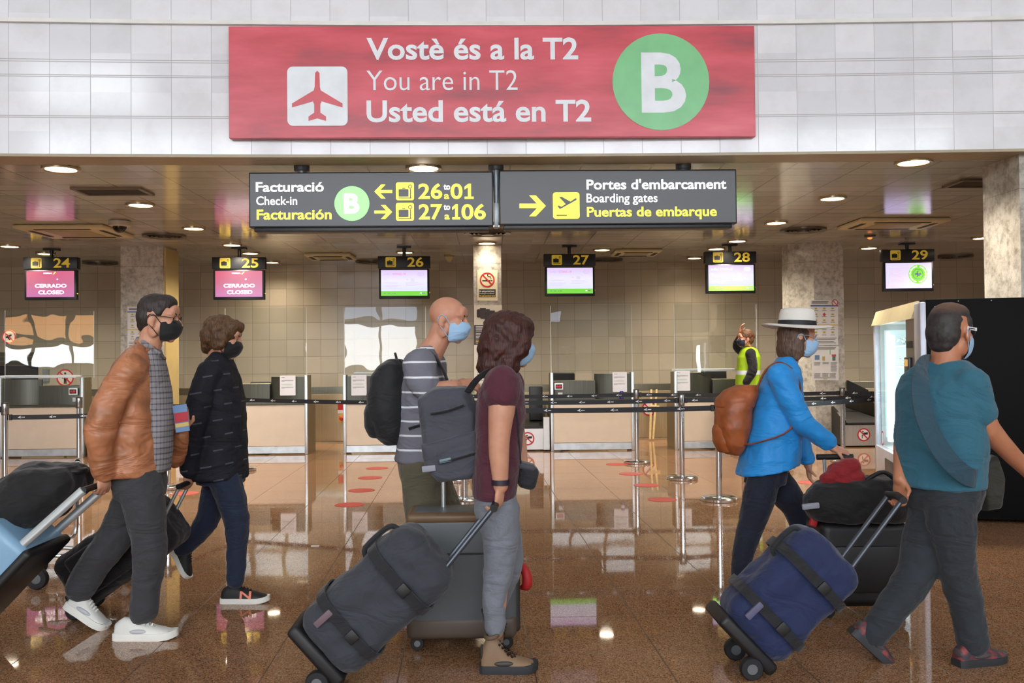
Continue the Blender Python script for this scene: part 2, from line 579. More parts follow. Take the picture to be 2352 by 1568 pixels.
for px, py, r, lb in (
    (140, 387, .165, 'large bright downlight at the front left of the low ceiling'),
    (973, 385, .165, 'bright downlight just above the check-in direction sign'),
    (2098, 372, .165, 'large bright downlight beside the big column on the right'),
    (323, 470, .155, 'downlight left of the check-in direction sign, between it and the dark hatch'),
    (1912, 455, .155, 'downlight second from the front in the row right of the boarding gates sign'),
    (445, 524, .15, 'downlight between the dome camera and the check-in sign'),
    (1783, 511, .15, 'downlight third from the front in the row right of the boarding gates sign'),
    (533, 562, .15, 'downlight just in front of monitor 25'),
    (575, 581, .15, 'downlight just behind the hanger of monitor 25'),
    (625, 602, .14, 'farthest downlight to the right of monitor 25'),
    (1118, 558, .15, 'downlight above the narrow column with the no smoking sign'),
    (1383, 573, .15, 'downlight to the right of monitor 27'),
    (1645, 571, .15, 'downlight at the left of the hanger of monitor 28'),
    (1693, 553, .15, 'downlight in front of the hanger of monitor 28'),
    (1595, 592, .14, 'farthest downlight left of monitor 28, near the back wall'),
    (1996, 569, .15, 'downlight to the left of monitor 29'),
    (2255, 546, .15, 'downlight half hidden by the edge of the big column'),
    (22, 565, .15, 'downlight at the far left, in front of monitor 24'),
    (105, 582, .15, 'downlight at the left of the hanger of monitor 24'),
    (930, 579, .15, 'downlight behind the hanger of monitor 26'),
    (1138, 517, .12, 'small downlight showing between the two hanging direction signs')):
    downlight(px, py, r, lb, 0.3 if py > 590 else 0.13 if px == 1118 else 1.0)

cass_mat = mat('cassette_cream', '#cdbf95', 0.4)
slot_mat = mat('dark_slot', '#15130f', 0.6)
def cassette(x0, x1, y0, y1, label):
    pm = (x0 + x1) / 2
    a, b = G(pm, y1, ZC), G(pm, y0, ZC)   # nearer edge is higher in the picture
    near, far = min(a.y, b.y), max(a.y, b.y)
    ym = (near + far) / 2
    half = (W(x1, y1, ym).x - W(x0, y1, ym).x) / 2
    cx = W(pm, y1, ym).x
    h2 = min((far - near) / 2, half)
    o = thing('air_conditioning_cassette', V((cx, ym, ZC)), label, 'air conditioner', 'ceiling air conditioning cassettes')
    MB().boxb(-half, half, -h2, h2, -0.045, 0.004, 0.02).build('housing', cass_mat, o, local=True)
    g = MB(); g.boxb(-half * 0.5, half * 0.5, -h2 * 0.5, h2 * 0.5, -0.052, -0.04, 0.004)
    g.build('intake_grille', mat('cassette_grille', '#a89a78', 0.5), o, local=True)
    for s in (-1, 1):
        MB().boxb(-half * 0.62, half * 0.62, s * h2 * 0.74 - 0.03, s * h2 * 0.74 + 0.03, -0.050, -0.04).build('air_slot', slot_mat, o, local=True)
        MB().boxb(s * half * 0.80 - 0.03, s * half * 0.80 + 0.03, -h2 * 0.55, h2 * 0.55, -0.050, -0.04).build('air_slot', slot_mat, o, local=True)
cassette(75, 275, 515, 541, 'cream air conditioning cassette near the dome camera')
cassette(708, 812, 579, 594, 'cream air conditioning cassette right of monitor 25')
cassette(1408, 1512, 571, 584, 'cream air conditioning cassette left of monitor 28')
cassette(1948, 2150, 500, 521, 'cream air conditioning cassette in front of monitor 29')
def round_vent(px, py, r, label):
    p = G(px, py, ZC)
    o = thing('round_air_diffuser', p, label, 'air vent', 'round ceiling air diffusers')
    MB().lathe([(0.02, -0.035), (r * 0.25, -0.04), (r * 0.25, 0.003), (0.02, 0.003)], n=24).build('cone', mat('vent_grey', '#6f675a', 0.4, 0.4), o, local=True)
    for k in (0.42, 0.6, 0.78, 0.98):
        MB().lathe([(r * k - 0.05 * r, -0.012), (r * k, -0.022), (r * k, 0.003), (r * k - 0.05 * r, 0.003)], n=30).build('louvre_ring', mat('vent_grey', '#6f675a', 0.4, 0.4), o, local=True)
    MB().lathe([(0.01, -0.003), (r * 0.93, -0.003), (r * 0.93, 0.003), (0.01, 0.003)], n=30).build('dark_throat', slot_mat, o, local=True)
round_vent(378, 541, .30, 'round dark air diffuser left of monitor 25, beyond the dome camera')
round_vent(1120, 534, .33, 'round dark air diffuser above the narrow column')
round_vent(1845, 527, .32, 'round dark air diffuser in front of the poster column')
round_vent(855, 600, .30, 'round dark air diffuser left of monitor 26 close to the wall')
round_vent(230, 603, .30, 'round dark air diffuser between monitor 24 and the marble column')
round_vent(1395, 596, .28, 'round dark air diffuser right of monitor 27 close to the wall')
round_vent(2195, 588, .30, 'round dark air diffuser right of monitor 29')
def hatch(px0, px1, py0, py1, label):
    pm = (px0 + px1) / 2
    ya, yb = G(pm, py0, ZC).y, G(pm, py1, ZC).y
    y0, y1 = min(ya, yb), max(ya, yb)
    xa, xb = W(px0, py0, (y0 + y1) / 2).x, W(px1, py0, (y0 + y1) / 2).x
    o = thing('ceiling_hatch', V(((xa + xb) / 2, (y0 + y1) / 2, ZC)), label, 'ceiling hatch')
    h, k = (xb - xa) / 2, (y1 - y0) / 2
    MB().boxb(-h, h, -k, k, -0.006, 0.004).build('opening', mat('hatch_dark', '#1d1a16', 0.7), o, local=True, smooth=False)
    fr = MB()
    for s in (-1, 1):
        fr.boxb(-h - .02, h + .02, s * k - 0.015, s * k + 0.015, -0.016, 0.004)
        fr.boxb(s * h - .02, s * h + .02, -k, k, -0.016, 0.004)
    fr.build('hatch_frame', mat('hatch_frame', '#7d715c', 0.4, 0.3), o, local=True, smooth=False)
hatch(185, 335, 431, 446, 'missing ceiling panel showing dark left of the check-in sign')
hatch(2190, 2300, 412, 428, 'missing ceiling panel showing dark beside the big column')
# dome camera, detectors
p = G(275, 507, ZC)
o = thing('dome_camera', p, 'white dome security camera with dark bubble on the low ceiling', 'security camera')
MB().lathe([(0.11, 0.004), (0.13, -0.01), (0.13, -0.06), (0.10, -0.075), (0.01, -0.075)], n=32).build('housing', mat('camera_white', '#b9b2a2', 0.35), o, local=True)
MB().ell(V((0, 0, -0.07)), (0.085, 0.085, 0.08)).build('dark_bubble', mat('camera_bubble', '#0c0c0d', 0.06), o, local=True)
p = G(1032, 588, ZC)
o = thing('smoke_detector', p, 'small cream smoke detector right of monitor 26', 'detector')
MB().lathe([(0.06, 0.003), (0.07, -0.02), (0.05, -0.06), (0.035, -0.09), (0.01, -0.09)], n=24).build('body', cass_mat, o, local=True)
MB().lathe([(0.09, 0.003), (0.09, -0.012), (0.06, -0.02), (0.01, -0.02)], n=24).build('mounting_plate', ring_mat, o, local=True)
p = G(1998, 541, ZC)
o = thing('alarm_beacon', p, 'small orange glowing alarm beacon in front of monitor 29', 'detector')
MB().lathe([(0.08, 0.003), (0.08, -0.02), (0.05, -0.03), (0.01, -0.03)], n=24).build('mounting_plate', mat('beacon_plate', '#5a4d3c', 0.4), o, local=True)
MB().ell(V((0, 0, -0.03)), (0.035, 0.035, 0.025)).build('beacon_lens', emit_mat('beacon_orange', (1.0, 0.25, 0.05), 1.5), o, local=True)
# ================================================================== SIGNS
W_ = '#e9eef2'
# --- big red banner on the fascia
PBN = Plane(YF - 0.10)
bx0, bx1 = PBN.x(525.5, 190), PBN.x(1734, 185)
bz0, bz1 = PBN.z(315.5, 1130), PBN.z(60, 1130)
o = thing('terminal_banner', V(((bx0 + bx1) / 2, YF - 0.10, bz0)), 'long red terminal banner reading T2 with green circle B on white tiles', 'banner')
t = NT('banner_red')
co = t.co()
mp = t.n('ShaderNodeMapping'); mp.inputs['Scale'].default_value = (0.55, 1, 2.6)
t.t.links.new(co, mp.inputs['Vector'])
n = t.noise(1.5, 4, mp.outputs[0], 0.55)
t.set(Base_Color=t.ramp(n, [(0.30, col4('#8f3a48')), (0.46, col4('#c5424e')), (0.62, col4('#d85261')), (0.75, col4('#e0646e'))]), Roughness=0.3)
MB().boxb(bx0, bx1, YF - 0.10, YF - 0.05, bz0, bz1, 0.004).build('banner_panel', t.m, o, smooth=False)
mb = MB()
PBN.text(mb, 'Vostè és a la T2', 842, 1328, 87, 137, 0.022)
mb.build('lettering', mat('banner_white', '#e2e6ea', 0.3), o, smooth=False)
mb = MB()
PBN.text(mb, 'Usted está en T2', 842, 1358, 230, 280, 0.022)
mb.build('lettering', mat('banner_white', '#e2e6ea', 0.3), o, smooth=False)
mb = MB()
PBN.text(mb, 'You are in T2', 842, 1189, 162, 207, -0.004)
mb.build('lettering', mat('banner_white', W_), o, smooth=False)
mb = MB(); PBN.disc(mb, 1518, 188, 111, 0.002)
d = mb.build('green_disc', mat('banner_green', '#7cc487', 0.3), o, smooth=False)
mb = MB(); PBN.text(mb, 'B', 1474, 1576, 121, 259, 0.03, 0.005)
mb.build('letter', mat('banner_white', W_), d, smooth=False)
mb = MB(); PBN.rr(mb, 660, 798.5, 153, 289, 13, 0.002)
d = mb.build('airplane_tile', mat('banner_white', W_), o, smooth=False)
mb = MB()
cx = 729
half = [(0, 163), (5, 168), (6, 200), (8, 208), (58, 238), (58, 247), (10, 233), (7, 240), (7, 259), (20, 268), (20, 278), (0, 272)]
PBN.poly(mb, [(cx + a, b) for a, b in half] + [(cx - a, b) for a, b in reversed(half[1:-1])], 0.005)
mb.build('airplane_pictogram', mat('banner_icon_red', '#cf4a55', 0.3), d, smooth=False)

# --- hanging direction signs
YS = 8.15
PS = Plane(YS)
sign_grey = emit_mat('sign_face_grey', (0.028, 0.028, 0.032), 1.0, base=(0.035, 0.035, 0.038))
frame_blk = mat('sign_frame', '#2a2b2e', 0.35, 0.3)
under_blk = mat('sign_underside', '#0b0b0d', 0.4)
lit_white = emit_mat('sign_lit_white', (1, 1, 1), 0.95)
lit_yellow = emit_mat('sign_lit_yellow', (1.0, 0.86, 0.045), 0.95)
lit_green = emit_mat('sign_lit_green', (0.30, 1.0, 0.25), 0.80)
pole_mat = mat('brushed_pole', '#9aa4ab', 0.35, 0.25)
def bag_icon(mb, P, x0, x1, y0, y1, lift=0.006):
    w, h = x1 - x0, y1 - y0
    P.rr(mb, x0 + .15 * w, x0 + .70 * w, y0 + .38 * h, y0 + .80 * h, .05 * w, lift)
    P.bar(mb, x0 + .35 * w, x0 + .52 * w, y0 + .31 * h, y0 + .36 * h, lift)
    P.bar(mb, x0 + .15 * w, x0 + .86 * w, y0 + .86 * h, y0 + .90 * h, lift)
    P.bar(mb, x0 + .78 * w, x0 + .83 * w, y0 + .36 * h, y0 + .86 * h, lift)
    P.ring(mb, x0 + .79 * w, y0 + .24 * h, .07 * w, .11 * w, lift)
def one(mb, P, x0, x1, y0, y1):
    w, h = x1 - x0, y1 - y0
    P.poly(mb, [(x0 + .05 * w, y1), (x1, y1), (x1, y1 - .15 * h), (x0 + .72 * w, y1 - .15 * h), (x0 + .72 * w, y0), (x0 + .46 * w, y0), (x0 + .04 * w, y0 + .20 * h), (x0 + .04 * w, y0 + .38 * h), (x0 + .40 * w, y0 + .25 * h), (x0 + .40 * w, y1 - .15 * h), (x0 + .05 * w, y1 - .15 * h)], 0.006)
def arrow_r(cx0, cx1, y0, y1):
    m, w, h = (y0 + y1) / 2, cx1 - cx0, y1 - y0
    k = h * .105
    return [(cx0, m - k), (cx1 - w * .33, m - k), (cx1 - w * .63, y0), (cx1 - w * .38, y0), (cx1, m), (cx1 - w * .38, y1), (cx1 - w * .63, y1), (cx1 - w * .33, m + k), (cx0, m + k)]
def box_sign(px0, px1, py0, py1, label):
    x0, x1 = PS.x(px0, 455), PS.x(px1, 455)
    z0, z1 = PS.z(py1, (px0 + px1) / 2), PS.z(py0, (px0 + px1) / 2)
    o = thing('direction_sign', V(((x0 + x1) / 2, YS + 0.1, z0)), label, 'sign', 'hanging illuminated direction signs')
    MB().boxb(x0, x1, YS + 0.002, YS + 0.20, z0, z1, 0.008).build('sign_case', frame_blk, o)
    MB().boxb(x0 + 0.012, x1 - 0.012, YS - 0.002, YS + 0.01, z0 + 0.012, z1 - 0.012).build('sign_face', sign_grey, o, smooth=False)
    MB().boxb(x0 + 0.04, x1 - 0.04, YS + 0.02, YS + 0.18, z0 - 0.035, z0 + 0.004, 0.006).build('bottom_rail', under_blk, o)
    return o
def hanger(o, px, z1, shared=False):
    x = PS.x(px, 380)
    mb = MB().lathe([(0.035, z1), (0.035, ZC - 0.02)], V((x, YS + 0.1, 0)), 20)
    p = mb.build('hanging_pole', pole_mat, o)
    MB().lathe([(0.068, ZC - 0.035), (0.07, ZC - 0.03), (0.07, ZC + 0.004), (0.02, ZC + 0.004)], V((x, YS + 0.1, 0)), 24).build('ceiling_flange', mat('flange_grey', '#5d646a', 0.4, 0.2), p)
s = box_sign(571.5, 1133, 394.5, 521, 'dark hanging sign Facturació Check-in with green B and counter numbers')
mb = MB()
PS.text(mb, 'Facturació', 588, 744, 418, 440.5, 0.022, 0.006)
mb.build('white_lettering', lit_white, s, smooth=False)
mb = MB()
PS.text(mb, 'Check-in', 589, 683, 451, 471, 0.012, 0.006)
mb.build('white_lettering', lit_white, s, smooth=False)
mb = MB()
PS.text(mb, 'to', 1019, 1034, 421, 436, 0.03, 0.006)
mb.build('white_lettering', lit_white, s, smooth=False)
mb = MB()
PS.text(mb, 'to', 1019, 1034, 468, 482, 0.03, 0.006)
mb.build('white_lettering', lit_white, s, smooth=False)
mb = MB()
PS.text(mb, 'Facturación', 590, 762, 481, 504, 0.022, 0.006)
mb.build('yellow_lettering', lit_yellow, s, smooth=False)
mb = MB()
PS.text(mb, '26', 961, 1016, 422, 457, 0.022, 0.006)
mb.build('yellow_lettering', lit_yellow, s, smooth=False)
mb = MB()
PS.text(mb, '0', 1035, 1062.5, 422, 457, 0.022, 0.006)
one(mb, PS, 1066, 1088, 422, 457)
mb.build('yellow_lettering', lit_yellow, s, smooth=False)
mb = MB()
PS.text(mb, 'a', 1020, 1032, 441, 457, 0.022, 0.006)
mb.build('yellow_lettering', lit_yellow, s, smooth=False)
mb = MB()
PS.text(mb, '27', 962, 1016, 469, 504, 0.022, 0.006)
mb.build('yellow_lettering', lit_yellow, s, smooth=False)
mb = MB()
one(mb, PS, 1038, 1057, 469, 504)
PS.text(mb, '06', 1060, 1116, 469, 504, 0.022, 0.006)
mb.build('yellow_lettering', lit_yellow, s, smooth=False)
mb = MB()
PS.text(mb, 'a', 1021, 1033, 488, 504, 0.022, 0.006)
mb.build('yellow_lettering', lit_yellow, s, smooth=False)
mb = MB(); PS.disc(mb, 808.5, 467.5, 40, 0.005)
d = mb.build('green_disc', lit_green, s, smooth=False)
mb = MB(); PS.text(mb, 'B', 790.5, 826, 444.5, 490.5, 0.04, 0.009)
mb.build('letter', lit_white, d, smooth=False)
mb = MB(); PS.poly(mb, [(1761 - a, b) for a, b in arrow_r(860, 901, 424, 456)], 0.006); mb.build('left_arrow', lit_yellow, s, smooth=False)
mb = MB(); PS.poly(mb, arrow_r(860, 901, 471, 503), 0.006); mb.build('right_arrow', lit_yellow, s, smooth=False)
for y0 in (419, 466):
    mb = MB(); PS.rr(mb, 909.5, 951, y0, y0 + 41, 5, 0.005)
    d = mb.build('luggage_tile', lit_yellow, s, smooth=False)
    mb = MB(); bag_icon(mb, PS, 909.5, 951, y0, y0 + 41, 0.008); mb.build('luggage_pictogram', sign_grey, d, smooth=False)
zs = PS.z(395, 800)
hanger(s, 688, zs)
# the pole in the gap between the signs
x = PS.x(1139.7, 420)
mb = MB().lathe([(0.020, PS.z(470, 1136)), (0.030, ZC - 0.02)], V((x, YS + 0.1, 0)), 20)
p = mb.build('hanging_pole', pole_mat, s)
MB().lathe([(0.068, ZC - 0.035), (0.07, ZC - 0.03), (0.07, ZC + 0.004), (0.02, ZC + 0.004)], V((x, YS + 0.1, 0)), 24).build('ceiling_flange', mat('flange_grey', '#5d646a', 0.4, 0.2), p)
MB().boxb(PS.x(1134.5, 460), PS.x(1145, 460), YS + 0.04, YS + 0.16, PS.z(520, 1136), PS.z(464, 1136), 0.004).build('joining_bracket', pole_mat, s)

s = box_sign(1146.5, 1692.5, 389.5, 515, 'dark hanging sign Portes d\'embarcament Boarding gates with yellow right arrow')
mb = MB()
PS.text(mb, "Portes d'embarcament", 1347, 1668, 412, 434.5, 0.022, 0.006)
mb.build('white_lettering', lit_white, s, smooth=False)
mb = MB()
PS.text(mb, 'Boarding gates', 1347, 1510, 444.5, 464.5, 0.012, 0.006)
mb.build('white_lettering', lit_white, s, smooth=False)
mb = MB(); PS.text(mb, 'Puertas de embarque', 1348, 1646, 474.5, 497, 0.022, 0.006)
mb.build('yellow_lettering', lit_yellow, s, smooth=False)
mb = MB(); PS.poly(mb, arrow_r(1193, 1253.5, 449, 497), 0.006); mb.build('right_arrow', lit_yellow, s, smooth=False)
mb = MB(); PS.rr(mb, 1270, 1331, 442, 502.5, 6, 0.005)
d = mb.build('departure_tile', lit_yellow, s, smooth=False)
mb = MB()
PS.bar(mb, 1278, 1302, 493.5, 496, 0.008)
PS.poly(mb, [(1280, 473), (1284, 472), (1289, 475), (1299, 469), (1284, 453), (1290, 452), (1310, 463), (1322, 455), (1325, 457), (1323, 460), (1289, 479), (1285, 480)], 0.008)
mb.build('airplane_pictogram', sign_grey, d, smooth=False)
hanger(s, 1575, zs)

# --- counter monitors hanging from the ceiling
bezel = mat('monitor_black', '#101013', 0.3)
head_mat = mat('header_black', '#16181d', 0.4)
num_mat = emit_mat('header_yellow', (0.62, 0.42, 0.035), 0.30, base=(0.6, 0.42, 0.04))
def scr(name, c, s=1.0): return emit_mat(name, c, s * SCREEN)
t = NT('screen_closed')
X, Y, Z = t.xyz('Generated')
g = t.ramp(Z, [(0.0, (0.60, 0.13, 0.44, 1)), (0.5, (0.62, 0.09, 0.22, 1)), (1.0, (0.78, 0.07, 0.17, 1))])
g2 = t.mix(t.math('MULTIPLY', X, 0.35), g, (0.80, 0.35, 0.55, 1))
t.set(Base_Color=(0.02, 0.02, 0.02, 1), Roughness=0.2, Emission_Color=g2, Emission_Strength=0.95 * SCREEN)
scr_closed = t.m
t = NT('screen_info')
X, Y, Z = t.xyz('Generated')
g = t.ramp(Z, [(0.0, (0.72, 0.80, 1.0, 1)), (0.6, (0.90, 0.86, 1.0, 1)), (1.0, (0.78, 0.60, 1.0, 1))])
t.set(Base_Color=(0.02, 0.02, 0.02, 1), Roughness=0.2, Emission_Color=g, Emission_Strength=1.0 * SCREEN)
scr_info = t.m
scr_lav = scr('screen_lavender', (0.72, 0.66, 1.0), 0.95)
txt_w = scr('screen_white', (1, 1, 1), 1.1)
txt_p = scr('screen_pink_text', (0.85, 0.25, 0.65), 0.9)
txt_l = scr('screen_lilac_text', (0.62, 0.50, 0.85), 0.9)
txt_d = scr('screen_dark_text', (0.18, 0.16, 0.30), 0.6)
scr_green = scr('screen_green', (0.17, 0.62, 0.06), 0.95)
scr_lime = scr('screen_lime', (0.20, 0.70, 0.05), 0.9)
txt_y = scr('screen_gold', (0.95, 0.75, 0.1), 0.9)
YM = 14.2
def monitor(num, px, kind, label, turn):
    hw = 0.405
    p = W(px, 600, YM)
    zt = W(px, {'24': 590, '25': 590, '26': 588, '27': 583, '28': 577, '29': 572}[num], YM).z
    o = thing('counter_monitor', V((p.x, YM, zt)), label, 'monitor', 'numbered monitors hanging over the check-in counters', turn)
    u, v_, n_ = V((1, 0, 0)), V((0, 0, 1)), V((0, -1, 0))
    # pole
    top = ZC - zt
    MB().lathe([(0.028, -0.02), (0.028, top + 0.002)], V((0, 0.06, 0)), 16).build('pole', bezel, o, local=True)
    MB().boxb(-0.11, 0.11, 0.0, 0.12, top - 0.02, top + 0.002).build('ceiling_plate', bezel, o, local=True)
    # header
    hh = 0.185
    h = MB().boxb(-hw, hw, 0.0, 0.13, -hh, 0, 0.006).build('number_header', head_mat, o, local=True)
    L = 0.002
    mb = MB(); put_text(mb, num, V((0, -L, 0)), u, v_, 0.05, 0.30, -0.165, 0.145, 0.02)
    mb.build('counter_number', num_mat, h, local=True, smooth=False)
    mb = MB(); mb.prism(rrect(-0.285, -0.125, -0.172, -0.015, 0.018), V((0, -L, 0)), u, v_, 0.002)
    tl = mb.build('luggage_tile', num_mat, h, local=True, smooth=False)
    mb = MB(); q = V((0, -0.006, 0))
    mb.prism(rrect(-0.263, -0.175, -0.135, -0.075, 0.008), q, u, v_, 0.002)
    mb.prism([(-0.235, -0.072), (-0.205, -0.072), (-0.205, -0.064), (-0.235, -0.064)], q, u, v_, 0.002)
    mb.prism([(-0.263, -0.155), (-0.148, -0.155), (-0.148, -0.148), (-0.263, -0.148)], q, u, v_, 0.002)
    mb.prism([(-0.160, -0.155), (-0.153, -0.155), (-0.153, -0.07), (-0.160, -0.07)], q, u, v_, 0.002)
    ring_strip(mb, -0.158, -0.052, 0.009, 0.016, q, u, v_, 0.002, 16)
    mb.build('luggage_pictogram', head_mat, h, local=True, smooth=False)
    # screen
    sw, z0, z1 = 0.385, -0.66, -hh - 0.012
    MB().boxb(-sw - 0.005, sw + 0.005, 0.012, 0.10, z0, z1, 0.008).build('monitor_case', bezel, o, local=True)
    a0, a1, c0, c1 = -sw + 0.028, sw - 0.028, z0 + 0.045, z1 - 0.018
    H, WD = c1 - c0, a1 - a0
    sc_ = MB().boxb(a0, a1, 0.006, 0.02, c0, c1).build('screen', {'closed': scr_closed, 'info': scr_info, 'seal': scr_lav}[kind], o, local=True, smooth=False)
    MB().boxb(sw + 0.004, sw + 0.012, 0.03, 0.06, z0 + 0.09, z0 + 0.105).build('cable_tag', txt_y, o, local=True)
    O = V((0, 0.004, 0))
    fx = lambda a: a0 + WD * a
    fz = lambda b: c0 + H * b
    def bar(mb, x0, x1, zz0, zz1): mb.prism([(fx(x0), fz(zz0)), (fx(x1), fz(zz0)), (fx(x1), fz(zz1)), (fx(x0), fz(zz1))], O, u, v_, 0.0015)
    if kind == 'closed':
        mb = MB()
        put_text(mb, 'CERRADO', O, u, v_, fx(.18), fx(.84), fz(.36), H * .14, 0.022)
        put_text(mb, 'CLOSED', O, u, v_, fx(.25), fx(.79), fz(.11), H * .14, 0.022)
        put_text(mb, 'IBERIA', O, u, v_, fx(.36), fx(.54), fz(.89), H * .05, 0.02)
        mb.build('lettering', txt_w, sc_, local=True, smooth=False)
        mb = MB(); mb.prism([(fx(.55), fz(.87)), (fx(.58), fz(.87)), (fx(.625), fz(.965)), (fx(.60), fz(.965))], O, u, v_, 0.0015)
        mb.build('tail_emblem', txt_y, sc_, local=True, smooth=False)
        mb = MB(); mb.prism(disc_poly(fx(.65), fz(.68), 0.012, 16), O, u, v_, 0.0015)
        mb.build('blue_dot', txt_l, sc_, local=True, smooth=False)
    elif kind == 'info':
        mb = MB(); bar(mb, 0, 1, 0, .185); mb.build('green_footer', scr_green, sc_, local=True, smooth=False)
        mb = MB()
        put_text(mb, 'info', O, u, v_, fx(.06), fx(.20), fz(.80), H * .085, 0.0)
        bar(mb, .225, .229, .78, .90)
        for k, (x0, x1, z) in enumerate(((.06, .36, .49), (.06, .42, .40), (.06, .36, .36), (.06, .34, .30), (.53, .82, .49), (.53, .90, .44), (.53, .76, .39))):
            bar(mb, x0, x1, z, z + .011)
        for k in range(3): bar(mb, .64, .72, .56 + .045 * k, .575 + .045 * k)
        bar(mb, .065, .14, .60, .61); bar(mb, .065, .10, .65, .66)
        put_text(mb, '+', O, u, v_, fx(.535), fx(.59), fz(.58), H * .09, -0.01)
        mb.build('screen_text', txt_l, sc_, local=True, smooth=False)
        mb = MB()
        put_text(mb, 'COVID-19', O, u, v_, fx(.255), fx(.53), fz(.80), H * .085, 0.01)
        mb.build('pink_lettering', txt_p, sc_, local=True, smooth=False)
        mb = MB()
        for rr_ in ((.045,), (.032,)):
            A = disc_poly(fx(.86), fz(.84), rr_[0] * 1.15, 24, rr_[0] * .72); B_ = disc_poly(fx(.86), fz(.84), rr_[0] * 1.15 - .005, 24, rr_[0] * .72 - .005)
            va = [mb.bm.verts.new(O + u * a + v_ * b + n_ * .0015) for a, b in A]; vb = [mb.bm.verts.new(O + u * a + v_ * b + n_ * .0015) for a, b in B_]
            for k in range(24): mb.face([va[k], va[(k + 1) % 24], vb[(k + 1) % 24], vb[k]])
        bar(mb, .83, .89, .832, .848)
        mb.build('oval_stamp', txt_l, sc_, local=True, smooth=False)
        O = V((0, 0.002, 0))
        mb = MB()
        for x0, x1 in ((.06, .10), (.14, .20), (.23, .26), (.27, .32)): bar(mb, x0, x1, .085, .105)
        bar(mb, .88, .95, .085, .112)
        mb.build('footer_text', txt_d, sc_, local=True, smooth=False)
        mb = MB(); mb.prism([(fx(.83), fz(.10)), (fx(.875), fz(.135)), (fx(.868), fz(.105)), (fx(.885), fz(.075))], O, u, v_, 0.0015)
        mb.build('footer_emblem', txt_w, sc_, local=True, smooth=False)
    else:
        cx, cz, R_ = fx(.70), fz(.55), H * .37
        mb = MB(); mb.prism(disc_poly(cx, cz, R_, 48), O, u, v_, 0.0015)
        d = mb.build('green_seal', scr_lime, sc_, local=True, smooth=False)
        O2 = V((0, 0.002, 0))
        mb = MB()
        for k in range(44):
            if k in (33, 32, 10, 11): continue
            a = 2 * math.pi * k / 44
            c = V((cx, 0, cz)) + V((math.cos(a), 0, math.sin(a))) * R_ * .83
            U = V((-math.sin(a), 0, math.cos(a))); R2 = V((math.cos(a), 0, math.sin(a)))
            hgt = .07 + .03 * ((k * 7) % 3 == 0)
            mb.prism([(-.006, -R_ * hgt), (.006, -R_ * hgt), (.006, R_ * hgt), (-.006, R_ * hgt)], c + O2, U, R2, 0.0012) if False else mb.prism([(-R_ * hgt, -.005), (R_ * hgt, -.005), (R_ * hgt, .005), (-R_ * hgt, .005)], c + O2, R2, U * -1 if False else U, 0.0012)
        mb.build('seal_lettering', txt_w, d, local=True, smooth=False)
        mb = MB(); ring_strip(mb, cx, cz, R_ * .50, R_ * .55, O2, u, v_, 0.0012, 40)
        mb.tube([V((cx - R_ * .32, 0, cz + R_ * .02)), V((cx - R_ * .1, 0, cz + R_ * .12)), V((cx + R_ * .1, 0, cz)), V((cx + R_ * .3, 0, cz + R_ * .1))], .008, 6)
        mb.tube([V((cx - R_ * .3, 0, cz - R_ * .1)), V((cx - R_ * .1, 0, cz - R_ * .02)), V((cx + R_ * .1, 0, cz - R_ * .12)), V((cx + R_ * .32, 0, cz - R_ * .04))], .008, 6)
        mb.tube([V((cx - R_ * .06, 0, cz - R_ * .32)), V((cx - R_ * .06, 0, cz + R_ * .3)), V((cx + R_ * .08, 0, cz + R_ * .32))], .007, 6)
        mb.build('seal_emblem', txt_d, d, local=True, smooth=False)
        mb = MB()
        for x0, x1, z in ((.10, .41, .76), (.10, .36, .69), (.10, .31, .55), (.10, .32, .50), (.10, .34, .445), (.10, .31, .33), (.10, .41, .27)):
            bar(mb, x0, x1, z, z + .018)
        bar(mb, .79, .89, .085, .11); bar(mb, .09, .19, .11, .125); bar(mb, .09, .19, .07, .085)
        mb.build('screen_text', txt_l, sc_, local=True, smooth=False)
        mb = MB()
        bar(mb, .06, .60, .88, .888); bar(mb, .06, .60, .18, .188); bar(mb, .06, .066, .18, .888)
        mb.build('text_frame', scr('screen_sky', (0.35, 0.55, 1.0)), sc_, local=True, smooth=False)
monitor('24', 115, 'closed', 'monitor 24 with a pink red screen reading CERRADO CLOSED', 0.03)
monitor('25', 548, 'closed', 'monitor 25 with a magenta screen reading CERRADO CLOSED', 0.05)
monitor('26', 928, 'info', 'monitor 26 with a white info COVID-19 screen and green footer', 0.05)
monitor('27', 1309, 'info', 'monitor 27 with a white info COVID-19 screen and green footer', 0.04)
monitor('28', 1679, 'info', 'monitor 28 with a white info COVID-19 screen and green footer', 0.02)
monitor('29', 2087, 'seal', 'monitor 29 with a lavender screen and round green seal', -0.05)
# ================================================================== CHECK-IN COUNTERS
YCT = 13.40
PC = Plane(YCT)
def tint(name, c, rough, metal, var=0.05, sx=1.0, streak=True):
    if name in _mats: return _mats[name]
    t = NT(name)
    co = t.co()
    mp = t.n('ShaderNodeMapping'); mp.inputs['Scale'].default_value = (40, 40, 0.6)
    t.t.links.new(co, mp.inputs['Vector'])
    n = t.noise(2.0, 2, mp.outputs[0])
    c = col4(c)
    t.set(Base_Color=t.ramp(n, [(0.3, tuple(x * (1 - var) for x in c[:3]) + (1,)), (0.7, tuple(min(1, x * (1 + var)) for x in c[:3]) + (1,))]), Roughness=rough, Metallic=metal)
    _mats[name] = t.m
    return t.m
beige_panel = mat('counter_beige_laminate', '#d8c6b0', 0.42, var=0.03)
alu = mat('aluminium_profile', '#c9d0d2', 0.32, 0.75)
kick = mat('kick_plate_steel', '#c3c9cc', 0.36, 0.65, var=0.12, vs=9)
steel_dark = tint('green_grey_steel', '#53544a', 0.33, 0.5, 0.18)
olive = tint('olive_steel_side', '#7d7458', 0.34, 0.6, 0.10)
